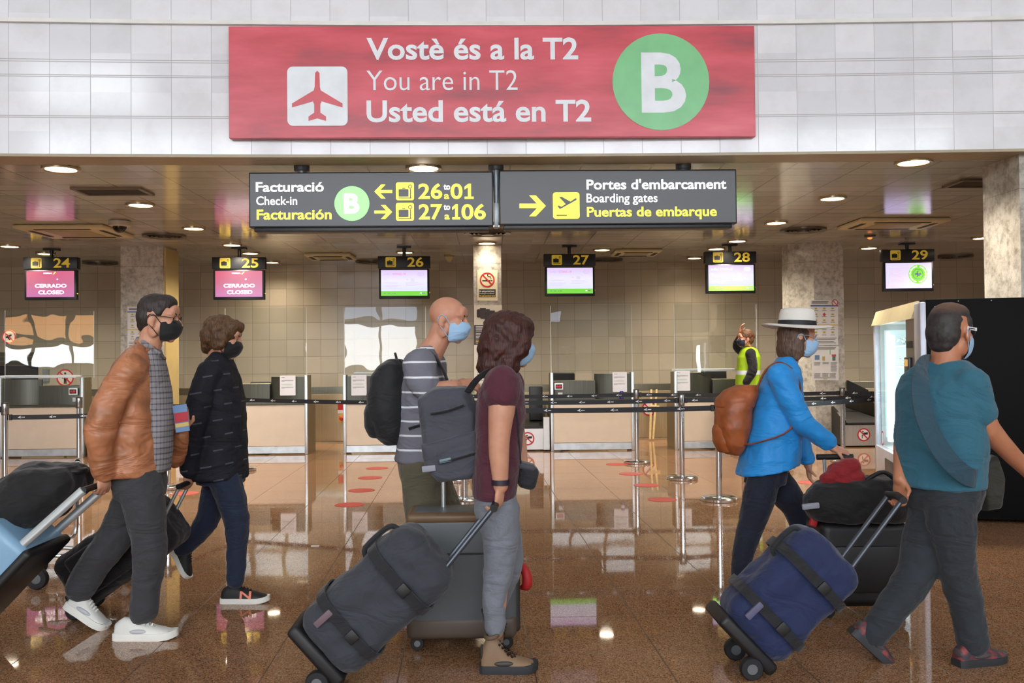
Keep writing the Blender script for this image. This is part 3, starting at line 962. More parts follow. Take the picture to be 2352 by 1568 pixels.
steel = tint('brushed_steel', '#b0aba0', 0.30, 0.85, 0.10)
paper = mat('notice_paper', '#e6e6ea', 0.6)
ink = mat('notice_ink', '#8f9094', 0.7)
white_lam = mat('white_ledge', '#e9ecec', 0.4)
def clear(name, tint_c=(0.97, 0.985, 0.98), ior=1.5, warp=0.0, boost=1.0):
    if name in _mats: return _mats[name]
    m_ = bpy.data.materials.new(name); m_.use_nodes = True
    nt = m_.node_tree; nt.nodes.clear()
    out = nt.nodes.new('ShaderNodeOutputMaterial'); mx = nt.nodes.new('ShaderNodeMixShader')
    tr = nt.nodes.new('ShaderNodeBsdfTransparent'); gl = nt.nodes.new('ShaderNodeBsdfGlossy')
    fr = nt.nodes.new('ShaderNodeFresnel'); fr.inputs[0].default_value = ior
    tr.inputs[0].default_value = tuple(tint_c) + (1,)
    gl.inputs['Roughness'].default_value = 0.0
    mm = nt.nodes.new('ShaderNodeMath'); mm.operation = 'MULTIPLY'; mm.inputs[1].default_value = boost
    nt.links.new(fr.outputs[0], mm.inputs[0]); nt.links.new(mm.outputs[0], mx.inputs[0])
    nt.links.new(tr.outputs[0], mx.inputs[1]); nt.links.new(gl.outputs[0], mx.inputs[2]); nt.links.new(mx.outputs[0], out.inputs[0])
    if warp:
        tc = nt.nodes.new('ShaderNodeTexCoord'); no = nt.nodes.new('ShaderNodeTexNoise'); no.inputs['Scale'].default_value = 2.2; no.inputs['Detail'].default_value = 1
        bp = nt.nodes.new('ShaderNodeBump'); bp.inputs['Strength'].default_value = warp; bp.inputs['Distance'].default_value = 0.05
        nt.links.new(tc.outputs['Object'], no.inputs['Vector']); nt.links.new(no.outputs[0], bp.inputs['Height'])
        nt.links.new(bp.outputs[0], gl.inputs['Normal'])
    _mats[name] = m_
    return m_
acrylic = clear('clear_acrylic', warp=0.03)
acrylic_bent = clear('clear_acrylic_bent', warp=0.06, boost=1.6)
acrylic_edge = mat('acrylic_edge', '#cfd3cf', 0.2, var=0.02)
ZL, ZLOW, ZHI = 0.76, 1.03, 1.13
def counter(num, px0, px1, raised, label, display=False, ledge=None):
    x0, x1 = PC.x(px0, 940), PC.x(px1, 940)
    w = x1 - x0
    y = YCT
    o = thing('check_in_counter', V(((x0 + x1) / 2, y, 0)), label, 'counter', 'row of check-in counters')
    MB().boxb(x0 + 0.03, x1 - 0.03, y + 0.015, y + 0.05, 0.125, ZL - 0.04, 0.003).build('front_panel', beige_panel, o, smooth=False)
    MB().boxb(x0 + 0.03, x1 - 0.03, y + 0.02, y + 0.06, 0.018, 0.12, 0.003).build('kick_plate', kick, o, smooth=False)
    for x in (x0 + 0.02, x1 - 0.02):
        MB().boxb(x - 0.021, x + 0.021, y - 0.005, y + 0.05, 0.0, 1.155, 0.006).build('upright_post', alu, o)
    for x in (x0 + 0.012, x1 - 0.012):
        sp = MB()
        sp.boxb(x - 0.011, x + 0.011, y + 0.05, y + 0.62, 0.0, ZL)
        sp.boxb(x - 0.011, x + 0.011, y + 0.05, y + 0.30, ZL, 1.15)
        sp.build('side_panel', olive, o, smooth=False)
    MB().boxb(x0 + 0.03, x1 - 0.03, y - 0.002, y + 0.60, ZL - 0.035, ZL, 0.006).build('work_ledge', steel_dark, o, smooth=False)
    # curved steel upstand: raised leaf and low leaf
    f = 0.46
    if raised == 'r': rx0, rx1, lx0, lx1 = x1 - w * f, x1 - 0.04, x0 + 0.04, x1 - w * f
    else: rx0, rx1, lx0, lx1 = x0 + 0.04, x0 + w * f, x0 + w * f, x1 - 0.04
    def leaf(a, b, ztop, dip, name):
        mb = MB(); n = 16; F, Bk = [], []
        for i in range(n + 1):
            s = i / n
            x = a + (b - a) * s
            e = s if raised == 'l' else 1 - s
            yy = y + 0.06 + dip * (e ** 3)
            F.append([V((x, yy, ZL)), V((x, yy + 0.022, ZL)), V((x, yy + 0.022, ztop)), V((x, yy, ztop))])
        mb.loft(F)
        return mb.build(name, steel_dark, o)
    leaf(rx0, rx1, ZHI, 0.10, 'raised_upstand')
    leaf(lx0, lx1, ZLOW, 0.05, 'low_upstand')
    MB().boxb(lx0, lx1, y + 0.10, y + 0.40, ZLOW - 0.02, ZLOW + 0.004, 0.003).build('counter_top', olive, o, smooth=False)
    # acrylic
    th = 0.33 if num == '24' else 0.0     # the sheet at 24 stands askew
    RA = Matrix.Rotation(th, 3, 'Z')
    cc = V(((x0 + x1) / 2, y + (0.30 if th else 0.059), 1.64))
    sc_ = MB().box(cc, (w - 0.04, 0.008, 1.0), RA).build('acrylic_screen', acrylic_bent if th else acrylic, o, smooth=False)
    for q in (-1, 1):
        MB().box(cc + RA @ V((q * (w / 2 - 0.016), 0, 0)), (0.008, 0.010, 1.0), RA).build('screen_edge', acrylic_edge, sc_, smooth=False)
    if ledge:
        a, b = PC.x(ledge[0], 850), PC.x(ledge[1], 850)
        MB().boxb(a, b, y + 0.16, y + 0.36, 1.148, 1.185, 0.006).build('white_ledge', white_lam, o)
    if display:
        xa = x0 + 0.06 if display == 'l' else x1 - 0.22
        d = MB().boxb(xa, xa + 0.13, y + 0.035, y + 0.062, 0.90, 1.0, 0.008).build('weight_display', white_lam, o)
        k = MB().boxb(xa + 0.018, xa + 0.112, y + 0.030, y + 0.036, 0.92, 0.98).build('display_window', mat('display_black', '#141214', 0.2), d, smooth=False)
        mb = MB(); put_text(mb, '0.00', V((0, y + 0.029, 0)), UX, UZ, xa + 0.03, xa + 0.1, 0.936, 0.03, 0.0)
        mb.build('red_digits', emit_mat('digit_red', (1, 0.05, 0.05), 0.5), k, smooth=False)
        MB().boxb(xa + 0.05, xa + 0.12, y + 0.05, y + 0.062, 0.80, 0.86, 0.003).build('sticker', mat('grey_sticker', '#c5c8c8', 0.5), o, smooth=False)
    return o
def notice(px0, px1, py0, py1, label):
    P = Plane(YCT + 0.045)
    o = thing('paper_notice', V((P.x((px0 + px1) / 2, py1), P.y, P.z(py1, px0))), label, 'notice', 'paper notices on the counters')
    mb = MB(); P.rr(mb, px0, px1, py0, py1, 1.5, 0.0, 0.003)
    mb.build('sheet', paper, o, smooth=False)
    mb = MB(); h = py1 - py0; w = px1 - px0
    P.bar(mb, px0 + .1 * w, px0 + .3 * w, py0 + .09 * h, py0 + .115 * h, 0.0035, 0.001)
    for k, f in enumerate((.23, .26, .29, .57, .60, .63)):
        P.bar(mb, px0 + .1 * w, px0 + (.86 if k % 3 < 2 else .3) * w, py0 + f * h, py0 + (f + .014) * h, 0.0035, 0.001)
    mb.build('printed_text', ink, o, smooth=False)
    mb = MB()
    for f in (.41, .44, .47): P.bar(mb, px0 + .1 * w, px0 + .8 * w, py0 + f * h, py0 + (f + .014) * h, 0.0035, 0.001)
    mb.build('green_text', mat('notice_green_ink', '#b9cdb9', 0.7), o, smooth=False)
counter('24', -5, 190, 'l', 'check-in counter under monitor 24 at the far left', 'r', (-20, 162))
counter('25', 513, 706, 'r', 'check-in counter under monitor 25, notice on its right half')
counter('26', 788, 981, 'l', 'check-in counter under monitor 26 behind the black backpack', False, (808, 900))
counter('27', 1265, 1457, 'r', 'check-in counter under monitor 27 with weight display', 'l')
counter('28', 1550, 1745, 'l', 'check-in counter under monitor 28 in front of the worker', False, (1554, 1695))
notice(643, 679, 862, 908, 'white paper notice on the counter under monitor 25')
notice(807, 842, 861, 908, 'white paper notice on the counter under monitor 26')
notice(1407, 1440, 854, 900, 'white paper notice on the counter under monitor 27')
notice(1551 + 1, 1585, 851, 897, 'white paper notice on the counter under monitor 28')
p = W(1428, 904, YCT + 0.02)
o = thing('drink_can', V((p.x, YCT + 0.03, ZL)), 'small purple can standing below the notice on counter 27', 'can')
MB().lathe([(0.018, 0), (0.027, 0.006), (0.028, 0.10), (0.022, 0.115), (0.001, 0.115)], n=20).build('can_body', mat('can_purple', '#4d2f86', 0.3, 0.4), o, local=True)
MB().lathe([(0.0285, 0.035), (0.0288, 0.04), (0.0288, 0.075), (0.0285, 0.08)], n=20).build('white_band', paper, o, local=True)

# desk chairs behind the counters
chair_blk = mat('chair_black', '#141312', 0.7)
def desk_chair(px, y, ztop, label):
    x = W(px, 850, y).x
    o = thing('desk_chair', V((x, y, 0)), label, 'chair', 'black desk chairs behind the counters')
    MB().box(V((0, 0.0, 0.48)), (0.44, 0.42, 0.07), None, 0.03, 3).build('seat', chair_blk, o, local=True)
    MB().box(V((0, -0.2, ztop - 0.24)), (0.40, 0.06, 0.48), None, 0.028, 4).build('backrest', chair_blk, o, local=True)
    MB().boxb(-0.03, 0.03, -0.21, -0.17, 0.46, ztop - 0.3).build('back_bar', bezel, o, local=True)
    MB().lathe([(0.03, 0.05), (0.03, 0.46)], n=14).build('gas_lift', bezel, o, local=True)
    mb = MB()
    for k in range(5):
        a = 2 * math.pi * k / 5
        mb.tube([V((0, 0, 0.08)), V((0.27 * math.cos(a), 0.27 * math.sin(a), 0.05))], [0.025, 0.018], 8)
        mb.ell(V((0.27 * math.cos(a), 0.27 * math.sin(a), 0.028)), (0.028, 0.028, 0.028), None, 10, 8)
    mb.build('star_base', bezel, o, local=True)
desk_chair(1288, 14.35, 1.14, 'black desk chair back showing above counter 27')
desk_chair(1632, 14.35, 1.16, 'black desk chair back showing above counter 28')
desk_chair(612, 14.35, 1.05, 'black desk chair just showing behind counter 25')
# --- baggage belts between the counters and the collector behind them
rubber = mat('belt_rubber', '#171614', 0.5)
white_steel = mat('white_steel', '#d8dadc', 0.4, 0.2)
red_ring = mat('sign_red', '#b5232b', 0.4)
sign_white = mat('sign_white', '#e8e6e6', 0.4)
sign_blk = mat('sign_black', '#191718', 0.5)
def no_sit(o, x, z, y, r):
    q = V((0, y, 0))
    mb = MB(); mb.prism(disc_poly(x, z, r), q, UX, UZ, 0.004); d = mb.build('sign_plate', sign_white, o, smooth=False)
    q2 = V((0, y - 0.0045, 0))
    mb = MB()
    mb.prism(disc_poly(x - r * .12, z + r * .45, r * .12, 14), q2, UX, UZ, 0.001)
    mb.prism([(x + k * r, z + l * r) for k, l in ((-.30, -.55), (-.20, -.55), (-.18, -.12), (.12, -.10), (.14, .0), (.62, .02), (.64, .36), (.06, .34), (-.06, .26), (-.10, -.02), (-.30, -.04))], q2, UX, UZ, 0.001)
    mb.build('seated_figure', sign_blk, d, smooth=False)
    mb = MB(); ring_strip(mb, x, z, r * .80, r, V((0, y - 0.006, 0)), UX, UZ, 0.001)
    k = r * .09
    a = math.radians(-45)
    c_, s_ = math.cos(a), math.sin(a)
    mb.prism([(x + c_ * l - s_ * h, z + s_ * l + c_ * h) for l, h in ((-r * .85, -k), (r * .85, -k), (r * .85, k), (-r * .85, k))], V((0, y - 0.0055, 0)), UX, UZ, 0.001)
    mb.build('prohibition_ring', red_ring, d, smooth=False)
def belt(px0, px1, label, sign=None, white=True, dark=False, jamb=None):
    x0, x1 = PC.x(px0, 1000), PC.x(px1, 1000)
    o = thing('baggage_belt', V(((x0 + x1) / 2, 14.2, 0)), label, 'baggage belt', 'baggage belts beside the counters')
    MB().boxb(x0, x1, YCT + 0.10, YCT + 0.13, 0.02, 0.33, 0.004).build('front_plate', white_steel if white else steel, o, smooth=False)
    mb = MB(); mb.prism([(YCT + 0.10, 0.335), (15.25, 0.47), (15.25, 0.50), (YCT + 0.10, 0.365)], V((x0 + 0.05, 0, 0)), V((0, 1, 0)), UZ, x1 - x0 - 0.1)
    mb.build('belt_bed', rubber, o, smooth=False)
    for a in (x0 + 0.0, x1 - 0.04):
        mb = MB(); mb.prism([(YCT + 0.12, 0.02), (15.25, 0.02), (15.25, 0.70), (14.2, 0.66), (YCT + 0.12, 0.40)], V((a, 0, 0)), V((0, 1, 0)), UZ, 0.04)
        mb.build('side_rail', steel if not dark else mat('dark_side', '#22201c', 0.4), o, smooth=False)
    if jamb:
        a, b = PC.x(jamb[0], 1000), PC.x(jamb[1], 1000)
        MB().boxb(a, b, YCT + 0.05, YCT + 0.095, 0.02, 0.50, 0.004).build('white_jamb', white_steel, o, smooth=False)
    if sign: no_sit(o, PC.x(sign, 1010), 0.185, YCT + 0.098, 0.098)
belt(1156, 1262, 'baggage belt left of counter 27 with no sitting sign', 1213, True, False, (1249, 1263))
belt(985, 1084, 'baggage belt right of counter 26, behind the man with the backpack')
belt(194, 274, 'baggage belt right of counter 24, behind the tan jacket', None, True)
belt(398, 509, 'baggage belt left of counter 25, behind the dark coat', None, True)
belt(1749, 1834, 'baggage belt right of counter 28, behind the woman in blue', None, False)
belt(1945, 2060, 'baggage belt beside the vending machine with no sitting sign', 1990, False, True)
p = W(1231, 900, 14.0)
tag(MB().boxb(p.x - 0.10, p.x + 0.10, 13.98, 14.18, 0.42, 0.93, 0.01).build('black_box', mat('bin_black', '#1d1b18', 0.45)), 'tall black box standing on the belt left of counter 27', 'box')
YK = 15.30
o = thing('collector_conveyor', V((0, YK, 0)), 'long steel clad conveyor running along behind all the counters', 'conveyor')
MB().boxb(XL + 0.3, XR - 0.3, YK, YK + 0.04, 0.02, 0.80, 0.003).build('front_cladding', tint('beige_steel', '#b5a483', 0.36, 0.5, 0.10), o, smooth=False)
MB().boxb(XL + 0.3, XR - 0.3, YK + 0.05, YK + 0.09, 0.80, 0.92, 0.004).build('guard_strip', tint('guard_steel', '#8d8877', 0.28, 0.85, 0.15), o, smooth=False)
MB().boxb(XL + 0.3, XR - 0.3, YK + 0.05, YK + 0.9, 0.70, 0.74).build('conveyor_belt', rubber, o, smooth=False)
PK = Plane(YK)
o = thing('emergency_stop', V((PK.x(782, 950), YK, PK.z(970, 782))), 'red notice and yellow emergency stop left of counter 26', 'emergency stop')
mb = MB(); PK.bar(mb, 776, 792, 920, 941, 0, 0.004); mb.build('red_notice', mat('bright_red', '#c8221f', 0.4), o, smooth=False)
mb = MB(); PK.bar(mb, 776, 792, 941, 949, 0, 0.004); mb.build('white_notice', sign_white, o, smooth=False)
mb = MB(); PK.bar(mb, 779, 793, 953, 969, 0, 0.05); k = mb.build('yellow_box', mat('switch_yellow', '#d1a616', 0.4), o, smooth=False)
MB().lathe([(0.03, 0), (0.036, 0.02), (0.02, 0.035), (0.001, 0.035)], V((PK.x(786, 960), YK - 0.053, PK.z(960, 786))), 20, Matrix.Rotation(math.radians(90), 3, 'X')).build('stop_button', mat('bright_red', '#c8221f'), k)
# black sloping guard right of the poster column
mb = MB(); pa = [W(a, b, 14.75) for a, b in ((1944, 873), (1990, 895), (1990, 912), (1944, 912))]
mb.prism([(p.x, p.z) for p in pa], V((0, 14.75, 0)), UX, UZ, 0.08)
tag(mb.build('sloping_guard', mat('guard_black', '#12110f', 0.4), smooth=False), 'black sloping guard panel right of the poster column', 'guard panel')
# folding wooden sign board
wood = mat('pale_wood', '#d8c08a', 0.5, var=0.12, vs=20)
o = thing('folding_easel', W(1500, 1008, 14.95), 'pale wooden folding easel with red ringed sign between counters 27 and 28', 'easel')
ox = W(1500, 1008, 14.95).x
oz = 0.02
for dx, top in ((-0.05, 0.06), (0.0, 0.10)):
    MB().tube([V((ox + dx, 14.95, oz)), V((ox + dx + top, 15.12, 0.83))], 0.018, 8).build('leg', wood, o)
MB().boxb(ox - 0.05, ox + 0.13, 15.04, 15.07, 0.50, 0.56, 0.004).build('crossbar', wood, o, smooth=False)
c = W(1492, 938, 15.20)
mb = MB(); mb.prism(disc_poly(c.x, c.z, 0.12), V((0, 15.24, 0)), UX, UZ, 0.01); sg = mb.build('sign_board', sign_white, o, smooth=False)
mb = MB(); ring_strip(mb, c.x, c.z, 0.10, 0.125, V((0, 15.229, 0)), UX, UZ, 0.002)
mb.prism([(c.x - .085, c.z + .07), (c.x + .07, c.z - .085), (c.x + .085, c.z - .07), (c.x - .07, c.z + .085)], V((0, 15.229, 0)), UX, UZ, 0.002)
mb.build('prohibition_ring', red_ring, sg, smooth=False)

# --- things on the back wall at the far left
PW = Plane(YB - 0.01)
o = thing('roller_shutter', V((PW.x(40, 850), YB, 0.9)), 'dark shutter opening in the tiled wall at the far left', 'shutter')
mb = MB(); PW.bar(mb, -40, 88, 840, 905, 0, 0.01); mb.build('dark_opening', mat('shutter_black', '#100e0c', 0.6), o, smooth=False)
mb = MB()
for k in range(3): PW.bar(mb, -40, 88, 809 + k * 10.5, 818.5 + k * 10.5, 0.0, 0.025)
mb.build('shutter_box', mat('shutter_olive', '#5f5849', 0.4, 0.4), o, smooth=False)
mb = MB(); PW.bar(mb, 100, 114, 848, 876, 0, 0.05); tag(mb.build('wall_box', mat('grey_box', '#8f9290', 0.4), smooth=False), 'small grey switch box on the wall right of the shutter', 'switch box')
def prohibition(px, py, r, y, label, fig):
    P = Plane(y)
    c = W(px, py, y); k = abs(P.x(px + r, py) - c.x)
    o = thing('prohibition_sign', V((c.x, y, c.z)), label, 'sign')
    mb = MB(); P.disc(mb, px, py, r, 0, 0.004); d = mb.build('sign_plate', mat('faded_white', '#cbbfae', 0.4), o, smooth=False)
    mb = MB()
    if fig == 'walk':
        P.disc(mb, px, py - .5 * r, .12 * r, 0.005, 0.001)
        P.poly(mb, [(px + a * r, py + b * r) for a, b in ((-.16, -.32), (.16, -.32), (.34, .1), (.24, .14), (.14, -.1), (.16, .7), (.03, .7), (0, .2), (-.03, .7), (-.16, .7), (-.14, -.1), (-.24, .14), (-.34, .1))], 0.005, 0.001)
    else:
        P.poly(mb, [(px + a * r, py + b * r) for a, b in ((-.5, .0), (.3, -.35), (.42, -.2), (.0, .12), (.2, .5), (.05, .5), (-.2, .2), (-.45, .16))], 0.005, 0.001)
    mb.build('figure', sign_blk, d, smooth=False)
    mb = MB(); P.ring(mb, px, py, .84 * r, r, 0.006, 0.001)
    e = r * .08 * .7071
    f_ = r * .62
    P.poly(mb, [(px - f_ - e, py - f_ + e), (px + f_ - e, py + f_ + e), (px + f_ + e, py + f_ - e), (px - f_ + e, py - f_ - e)], 0.0065, 0.001)
    mb.build('prohibition_ring', red_ring, d, smooth=False)
prohibition(150, 867, 20, 14.6, 'no pedestrians sign behind the right end of counter 24', 'walk')
prohibition(21, 773, 16, 14.6, 'no stepping on the belt sign at the far left above counter 24', 'belt')
# the two prohibition signs stand on a clear board behind the desk
bd = MB().boxb(W(-30, 773, 14.62).x, W(176, 773, 14.62).x, 14.615, 14.625, 0.95, 1.98)
tag(bd.build('clear_board', clear('clear_board_acrylic', boost=0.4), smooth=False), 'clear board behind counter 24 holding two prohibition signs', 'clear board')
MB().boxb(0, 0.01, 0, 0.01, 0, 0.01) if False else None
ft = thing('board_stand', V((W(75, 900, 14.7).x, 14.7, 0)), 'steel stand holding up the clear board behind counter 24', 'stand')
for px in (0, 150):
    xx = W(px, 900, 14.64).x
    MB().boxb(xx - 0.015, xx + 0.015, 14.626, 14.65, 0.0, 1.15).build('leg', steel, ft, smooth=False)

# --- posters on the columns
def lines(mb, P, x0, x1, ys, h=1.2, lift=0.004, ragged=0.1):
    for k, y in enumerate(ys):
        P.bar(mb, x0, x1 - (x1 - x0) * ragged * ((k * 37) % 5) / 4, y, y + h, lift, 0.001)
PQ = Plane(YC - 0.006)
o = thing('no_smoking_sign', W(1121, 690, YC), 'cream no smoking sign high on the narrow marble column', 'sign')
mb = MB(); PQ.bar(mb, 1096, 1143, 620, 690, 0, 0.004); sh = mb.build('sign_panel', mat('cream_panel', '#e6dcb8', 0.4), o, smooth=False)
mb = MB()
PQ.bar(mb, 1108, 1126, 643, 645.5, 0.005, 0.001); PQ.bar(mb, 1127, 1131, 643, 645.5, 0.005, 0.001)
mb.tube([W(a, b, YC - 0.012) for a, b in ((1128, 641), (1127, 635), (1121, 634), (1119, 631), (1122, 629))], 0.004, 6)
mb.build('cigarette', sign_blk, sh, smooth=False)
mb = MB(); PQ.ring(mb, 1119, 642.5, 14, 17, 0.006, 0.001)
PQ.poly(mb, [(1108.5, 633), (1128, 653.5), (1130, 651.5), (1110.5, 631)], 0.006, 0.001)
mb.build('prohibition_ring', mat('bright_red', '#c8221f'), sh, smooth=False)
mb = MB(); PQ.bar(mb, 1100, 1138.5, 664, 682, 0.005, 0.001); k = mb.build('caption_plate', mat('caption_dark', '#2b2a1e', 0.4), sh, smooth=False)
mb = MB(); PQ.text(mb, 'No està permès fumar', 1101, 1136, 666.5, 670.5, 0.03, 0.0075); PQ.text(mb, 'Smoking is not allowed', 1101, 1135, 671.8, 675, 0.0, 0.0075)
mb.build('white_lettering', sign_white, k, smooth=False)
mb = MB(); PQ.text(mb, 'No está permitido fumar', 1101, 1138, 677, 681, 0.03, 0.0075); mb.build('yellow_lettering', mat('caption_yellow', '#d8b430', 0.4), k, smooth=False)
o = thing('luggage_poster', W(1121, 900, YC), 'tall poster with suitcase drawings on the narrow marble column', 'poster')
mb = MB(); PQ.bar(mb, 1089, 1153, 701, 880, 0, 0.004); sh = mb.build('poster_sheet', mat('poster_cream', '#ddd7c6', 0.4), o, smooth=False)
cs = mat('case_brown', '#33292a', 0.5)
for k, (a, b, c, d) in enumerate(((1095, 1123, 710, 729), (1103, 1132, 713, 732), (1113, 1143.5, 716, 735.5))):
    mb = MB(); PQ.rr(mb, a, b, c, d, 3, 0.005 + k * 0.002, 0.001); PQ.bar(mb, a + 7, b - 7, c - 3, c, 0.005 + k * 0.002, 0.001)
    mb.build('suitcase_drawing', mat('case_brown%d' % k, ('#33292a', '#3d3234', '#352a2b')[k], 0.5), sh, smooth=False)
mb = MB(); PQ.poly(mb, [(1123, 731), (1124, 727), (1128, 722), (1132, 727), (1133, 731)], 0.0105, 0.001); mb.build('red_tag', mat('bright_red', '#c8221f'), sh, smooth=False)
mb = MB(); PQ.bar(mb, 1089, 1153, 746, 792, 0.005, 0.001); k = mb.build('dark_text_block', mat('block_dark', '#3b3533', 0.4), sh, smooth=False)
mb = MB(); lines(mb, PQ, 1093, 1147, (749, 752.5, 756, 759.5, 765, 768, 771.5, 775), 1.3, 0.0065); mb.build('white_text', sign_white, k, smooth=False)
mb = MB(); lines(mb, PQ, 1093, 1147, (780, 783.5, 787), 1.3, 0.0065); mb.build('yellow_text', mat('caption_yellow', '#d8b430'), k, smooth=False)
mb = MB(); lines(mb, PQ, 1096, 1147, [800 + 4.2 * q for q in range(6)] + [851 + 4.2 * q for q in range(6)], 1.3, 0.005); mb.build('black_text', mat('text_grey', '#55524e', 0.6), sh, smooth=False)
mb = MB(); lines(mb, PQ, 1096, 1147, [826 + 4.2 * q for q in range(5)], 1.3, 0.005); mb.build('green_text', mat('text_green', '#86a37c', 0.6), sh, smooth=False)
def rules(px0, px1, py0, py1, label, second=False):
    o = thing('rules_poster', W((px0 + px1) / 2, py1, YC), label, 'poster', 'rule posters on the columns')
    mb = MB(); PQ.bar(mb, px0, px1, py0, py1, 0, 0.004); sh = mb.build('poster_sheet', mat('poster_white', '#d6d3cf', 0.4), o, smooth=False)
    w, h = px1 - px0, py1 - py0
    ax = lambda f: px0 + w * f
    ay = lambda f: py0 + h * f
    mb = MB()
    if not second:
        PQ.bar(mb, px0, px1, ay(.115), ay(.14), 0.005, 0.001); mb.build('blue_band', mat('band_blue', '#2b55a4', 0.5), sh, smooth=False)
        mb = MB(); PQ.bar(mb, px0, px1, ay(.545), ay(.562), 0.005, 0.001); mb.build('yellow_band', mat('band_yellow', '#c9a733', 0.5), sh, smooth=False)
        mb = MB()
        for fy_ in (.17, .30, .43, .59, .70):
            for fx_ in (.2, .5, .8):
                if fy_ == .30 and fx_ == .5: continue
                PQ.rr(mb, ax(fx_ - .045), ax(fx_ + .045), ay(fy_), ay(fy_ + .035), 1, 0.005, 0.001)
        mb.build('yellow_pictograms', mat('picto_yellow', '#a99c2e', 0.5), sh, smooth=False)
        mb = MB(); lines(mb, PQ, ax(.06), ax(.65), (ay(.03), ay(.06)), 1.6, 0.005)
        for f in (.23, .36, .49, .65, .77): 
            for g in (.12, .42, .72): PQ.bar(mb, ax(g), ax(g + .16), ay(f), ay(f) + 1, 0.005, 0.001)
        lines(mb, PQ, ax(.06), ax(.94), [ay(f) for f in (.84, .87, .92, .95)], 1.0, 0.005)
        mb.build('black_text', mat('text_grey', '#55524e'), sh, smooth=False)
        mb = MB(); PQ.ring(mb, ax(.88), ay(.06), 6, 7.6, 0.007, 0.001); PQ.poly(mb, [(ax(.88) - 5, ay(.06) - 4), (ax(.88) + 4, ay(.06) + 5), (ax(.88) + 5, ay(.06) + 4), (ax(.88) - 4, ay(.06) - 5)], 0.007, 0.001)
        c = (ax(.5), ay(.32)); PQ.poly(mb, [(c[0] - 4, c[1]), (c[0], c[1] + 4), (c[0] + 4, c[1]), (c[0], c[1] - 4)], 0.006, 0.001)
        mb.build('prohibition_ring', red_ring, sh, smooth=False)
    else:
        for nm, cc, a, b, c, d in (('drawing_blue', '#5e7b93', .1, .28, .26, .40), ('drawing_gold', '#b59a4d', .38, .48, .30, .42), ('drawing_red', '#b4433f', .74, .90, .24, .30), ('drawing_teal', '#4d6f64', .76, .88, .30, .42), ('drawing_green', '#8ac080', .66, .70, .10, .24)):
            mb = MB(); PQ.bar(mb, ax(a), ax(b), ay(c), ay(d), 0.005, 0.001); mb.build('drawing', mat(nm, cc, 0.5), sh, smooth=False)
        mb = MB()
        lines(mb, PQ, ax(.1), ax(.9), (ay(.03), ay(.07)), 1.3, 0.005)
        for g, n_ in ((.08, 3), (.39, 2), (.70, 8)): lines(mb, PQ, ax(g), ax(g + .24), [ay(.47 + .036 * q) for q in range(n_)], 1.0, 0.005)
        for g in (.08, .38, .66): lines(mb, PQ, ax(g), ax(g + .24), [ay(.80 + .03 * q) for q in range(4)], 0.9, 0.005)
        lines(mb, PQ, ax(.08), ax(.9), (ay(.92),), 1.0, 0.005)
        mb.build('black_text', mat('text_grey', '#55524e'), sh, smooth=False)
        mb = MB(); PQ.bar(mb, ax(.42), ax(.57), ay(.95), ay(.968), 0.005, 0.001); mb.build('yellow_band', mat('band_yellow', '#c9a733'), sh, smooth=False)
rules(1861, 1925, 689, 792, 'upper rules poster with yellow pictograms on the right marble column')
rules(1865, 1926, 795, 873, 'lower rules poster with small drawings on the right marble column', True)
rules(293, 350, 704, 800, 'rules poster on the left marble column behind the tan jacket head')
# --- red floor stickers
sticker = mat('sticker_red', '#b8463c', 0.45)
for px, py, lb in ((866, 1075, 'red floor sticker farthest in the left line before counter 26'), (850, 1097, 'red floor sticker second farthest in the left line before counter 26'),
                   (830, 1126, 'red floor sticker third in the left line before counter 26'), (803, 1159, 'red floor sticker nearest in the left line before counter 26'),
                   (1417, 1066, 'red floor sticker half behind the farthest middle stanchion base'), (1449, 1088, 'red floor sticker between the two farther middle stanchions'),
                   (1485, 1114, 'red floor sticker left of the middle stanchion base'), (1521, 1147, 'red floor sticker nearest in the line by the stanchions'),
                   (425, 1133, 'red floor sticker between the tan jacket man and dark coat woman'), (1862, 1108, 'red floor sticker just above the black suitcase beyond the blue jacket')):
    p = G(px, py)
    tag(MB().lathe([(0.14, 0.0), (0.14, 0.0025), (0.001, 0.0025)], p, 40).build('floor_sticker', sticker, smooth=False), lb, 'floor sticker', 'round red floor stickers')

# ================================================================== QUEUE POSTS AND TAPES
chrome = mat('chrome', '#d9dcde', 0.12, 1.0, var=0.02)
tape_mat = mat('tape_black', '#15161c', 0.6)
mark = mat('tape_mark_white', '#d5d8dc', 0.5)
cap_mat = mat('post_cap', '#3a3430', 0.35, 0.3)
HP = 0.955
_proto = None
def stanchion(px, py, label):
    global _proto
    p = G(px, py)
    if _proto is None:
        o = thing('queue_stanchion', p, label, 'stanchion', 'chrome queue stanchions')
        MB().lathe([(0.17, 0), (0.175, 0.006), (0.175, 0.026), (0.16, 0.036), (0.05, 0.042), (0.001, 0.042)], n=40).build('round_base', chrome, o, local=True)
        MB().lathe([(0.0295, 0.04), (0.0295, HP - 0.12)], n=24).build('post', chrome, o, local=True)
        h = MB().lathe([(0.036, HP - 0.13), (0.038, HP - 0.125), (0.038, HP - 0.012), (0.034, HP)], n=24).build('tape_head', mat('head_steel', '#8d8a88', 0.2, 0.9), o, local=True)
        MB().lathe([(0.0385, HP - 0.01), (0.0385, HP), (0.001, HP + 0.003)], n=24).build('head_cap', cap_mat, h, local=True)
        _proto = o
    else:
        o = copy_tree(_proto); o.location = p; o['label'] = label
    return p
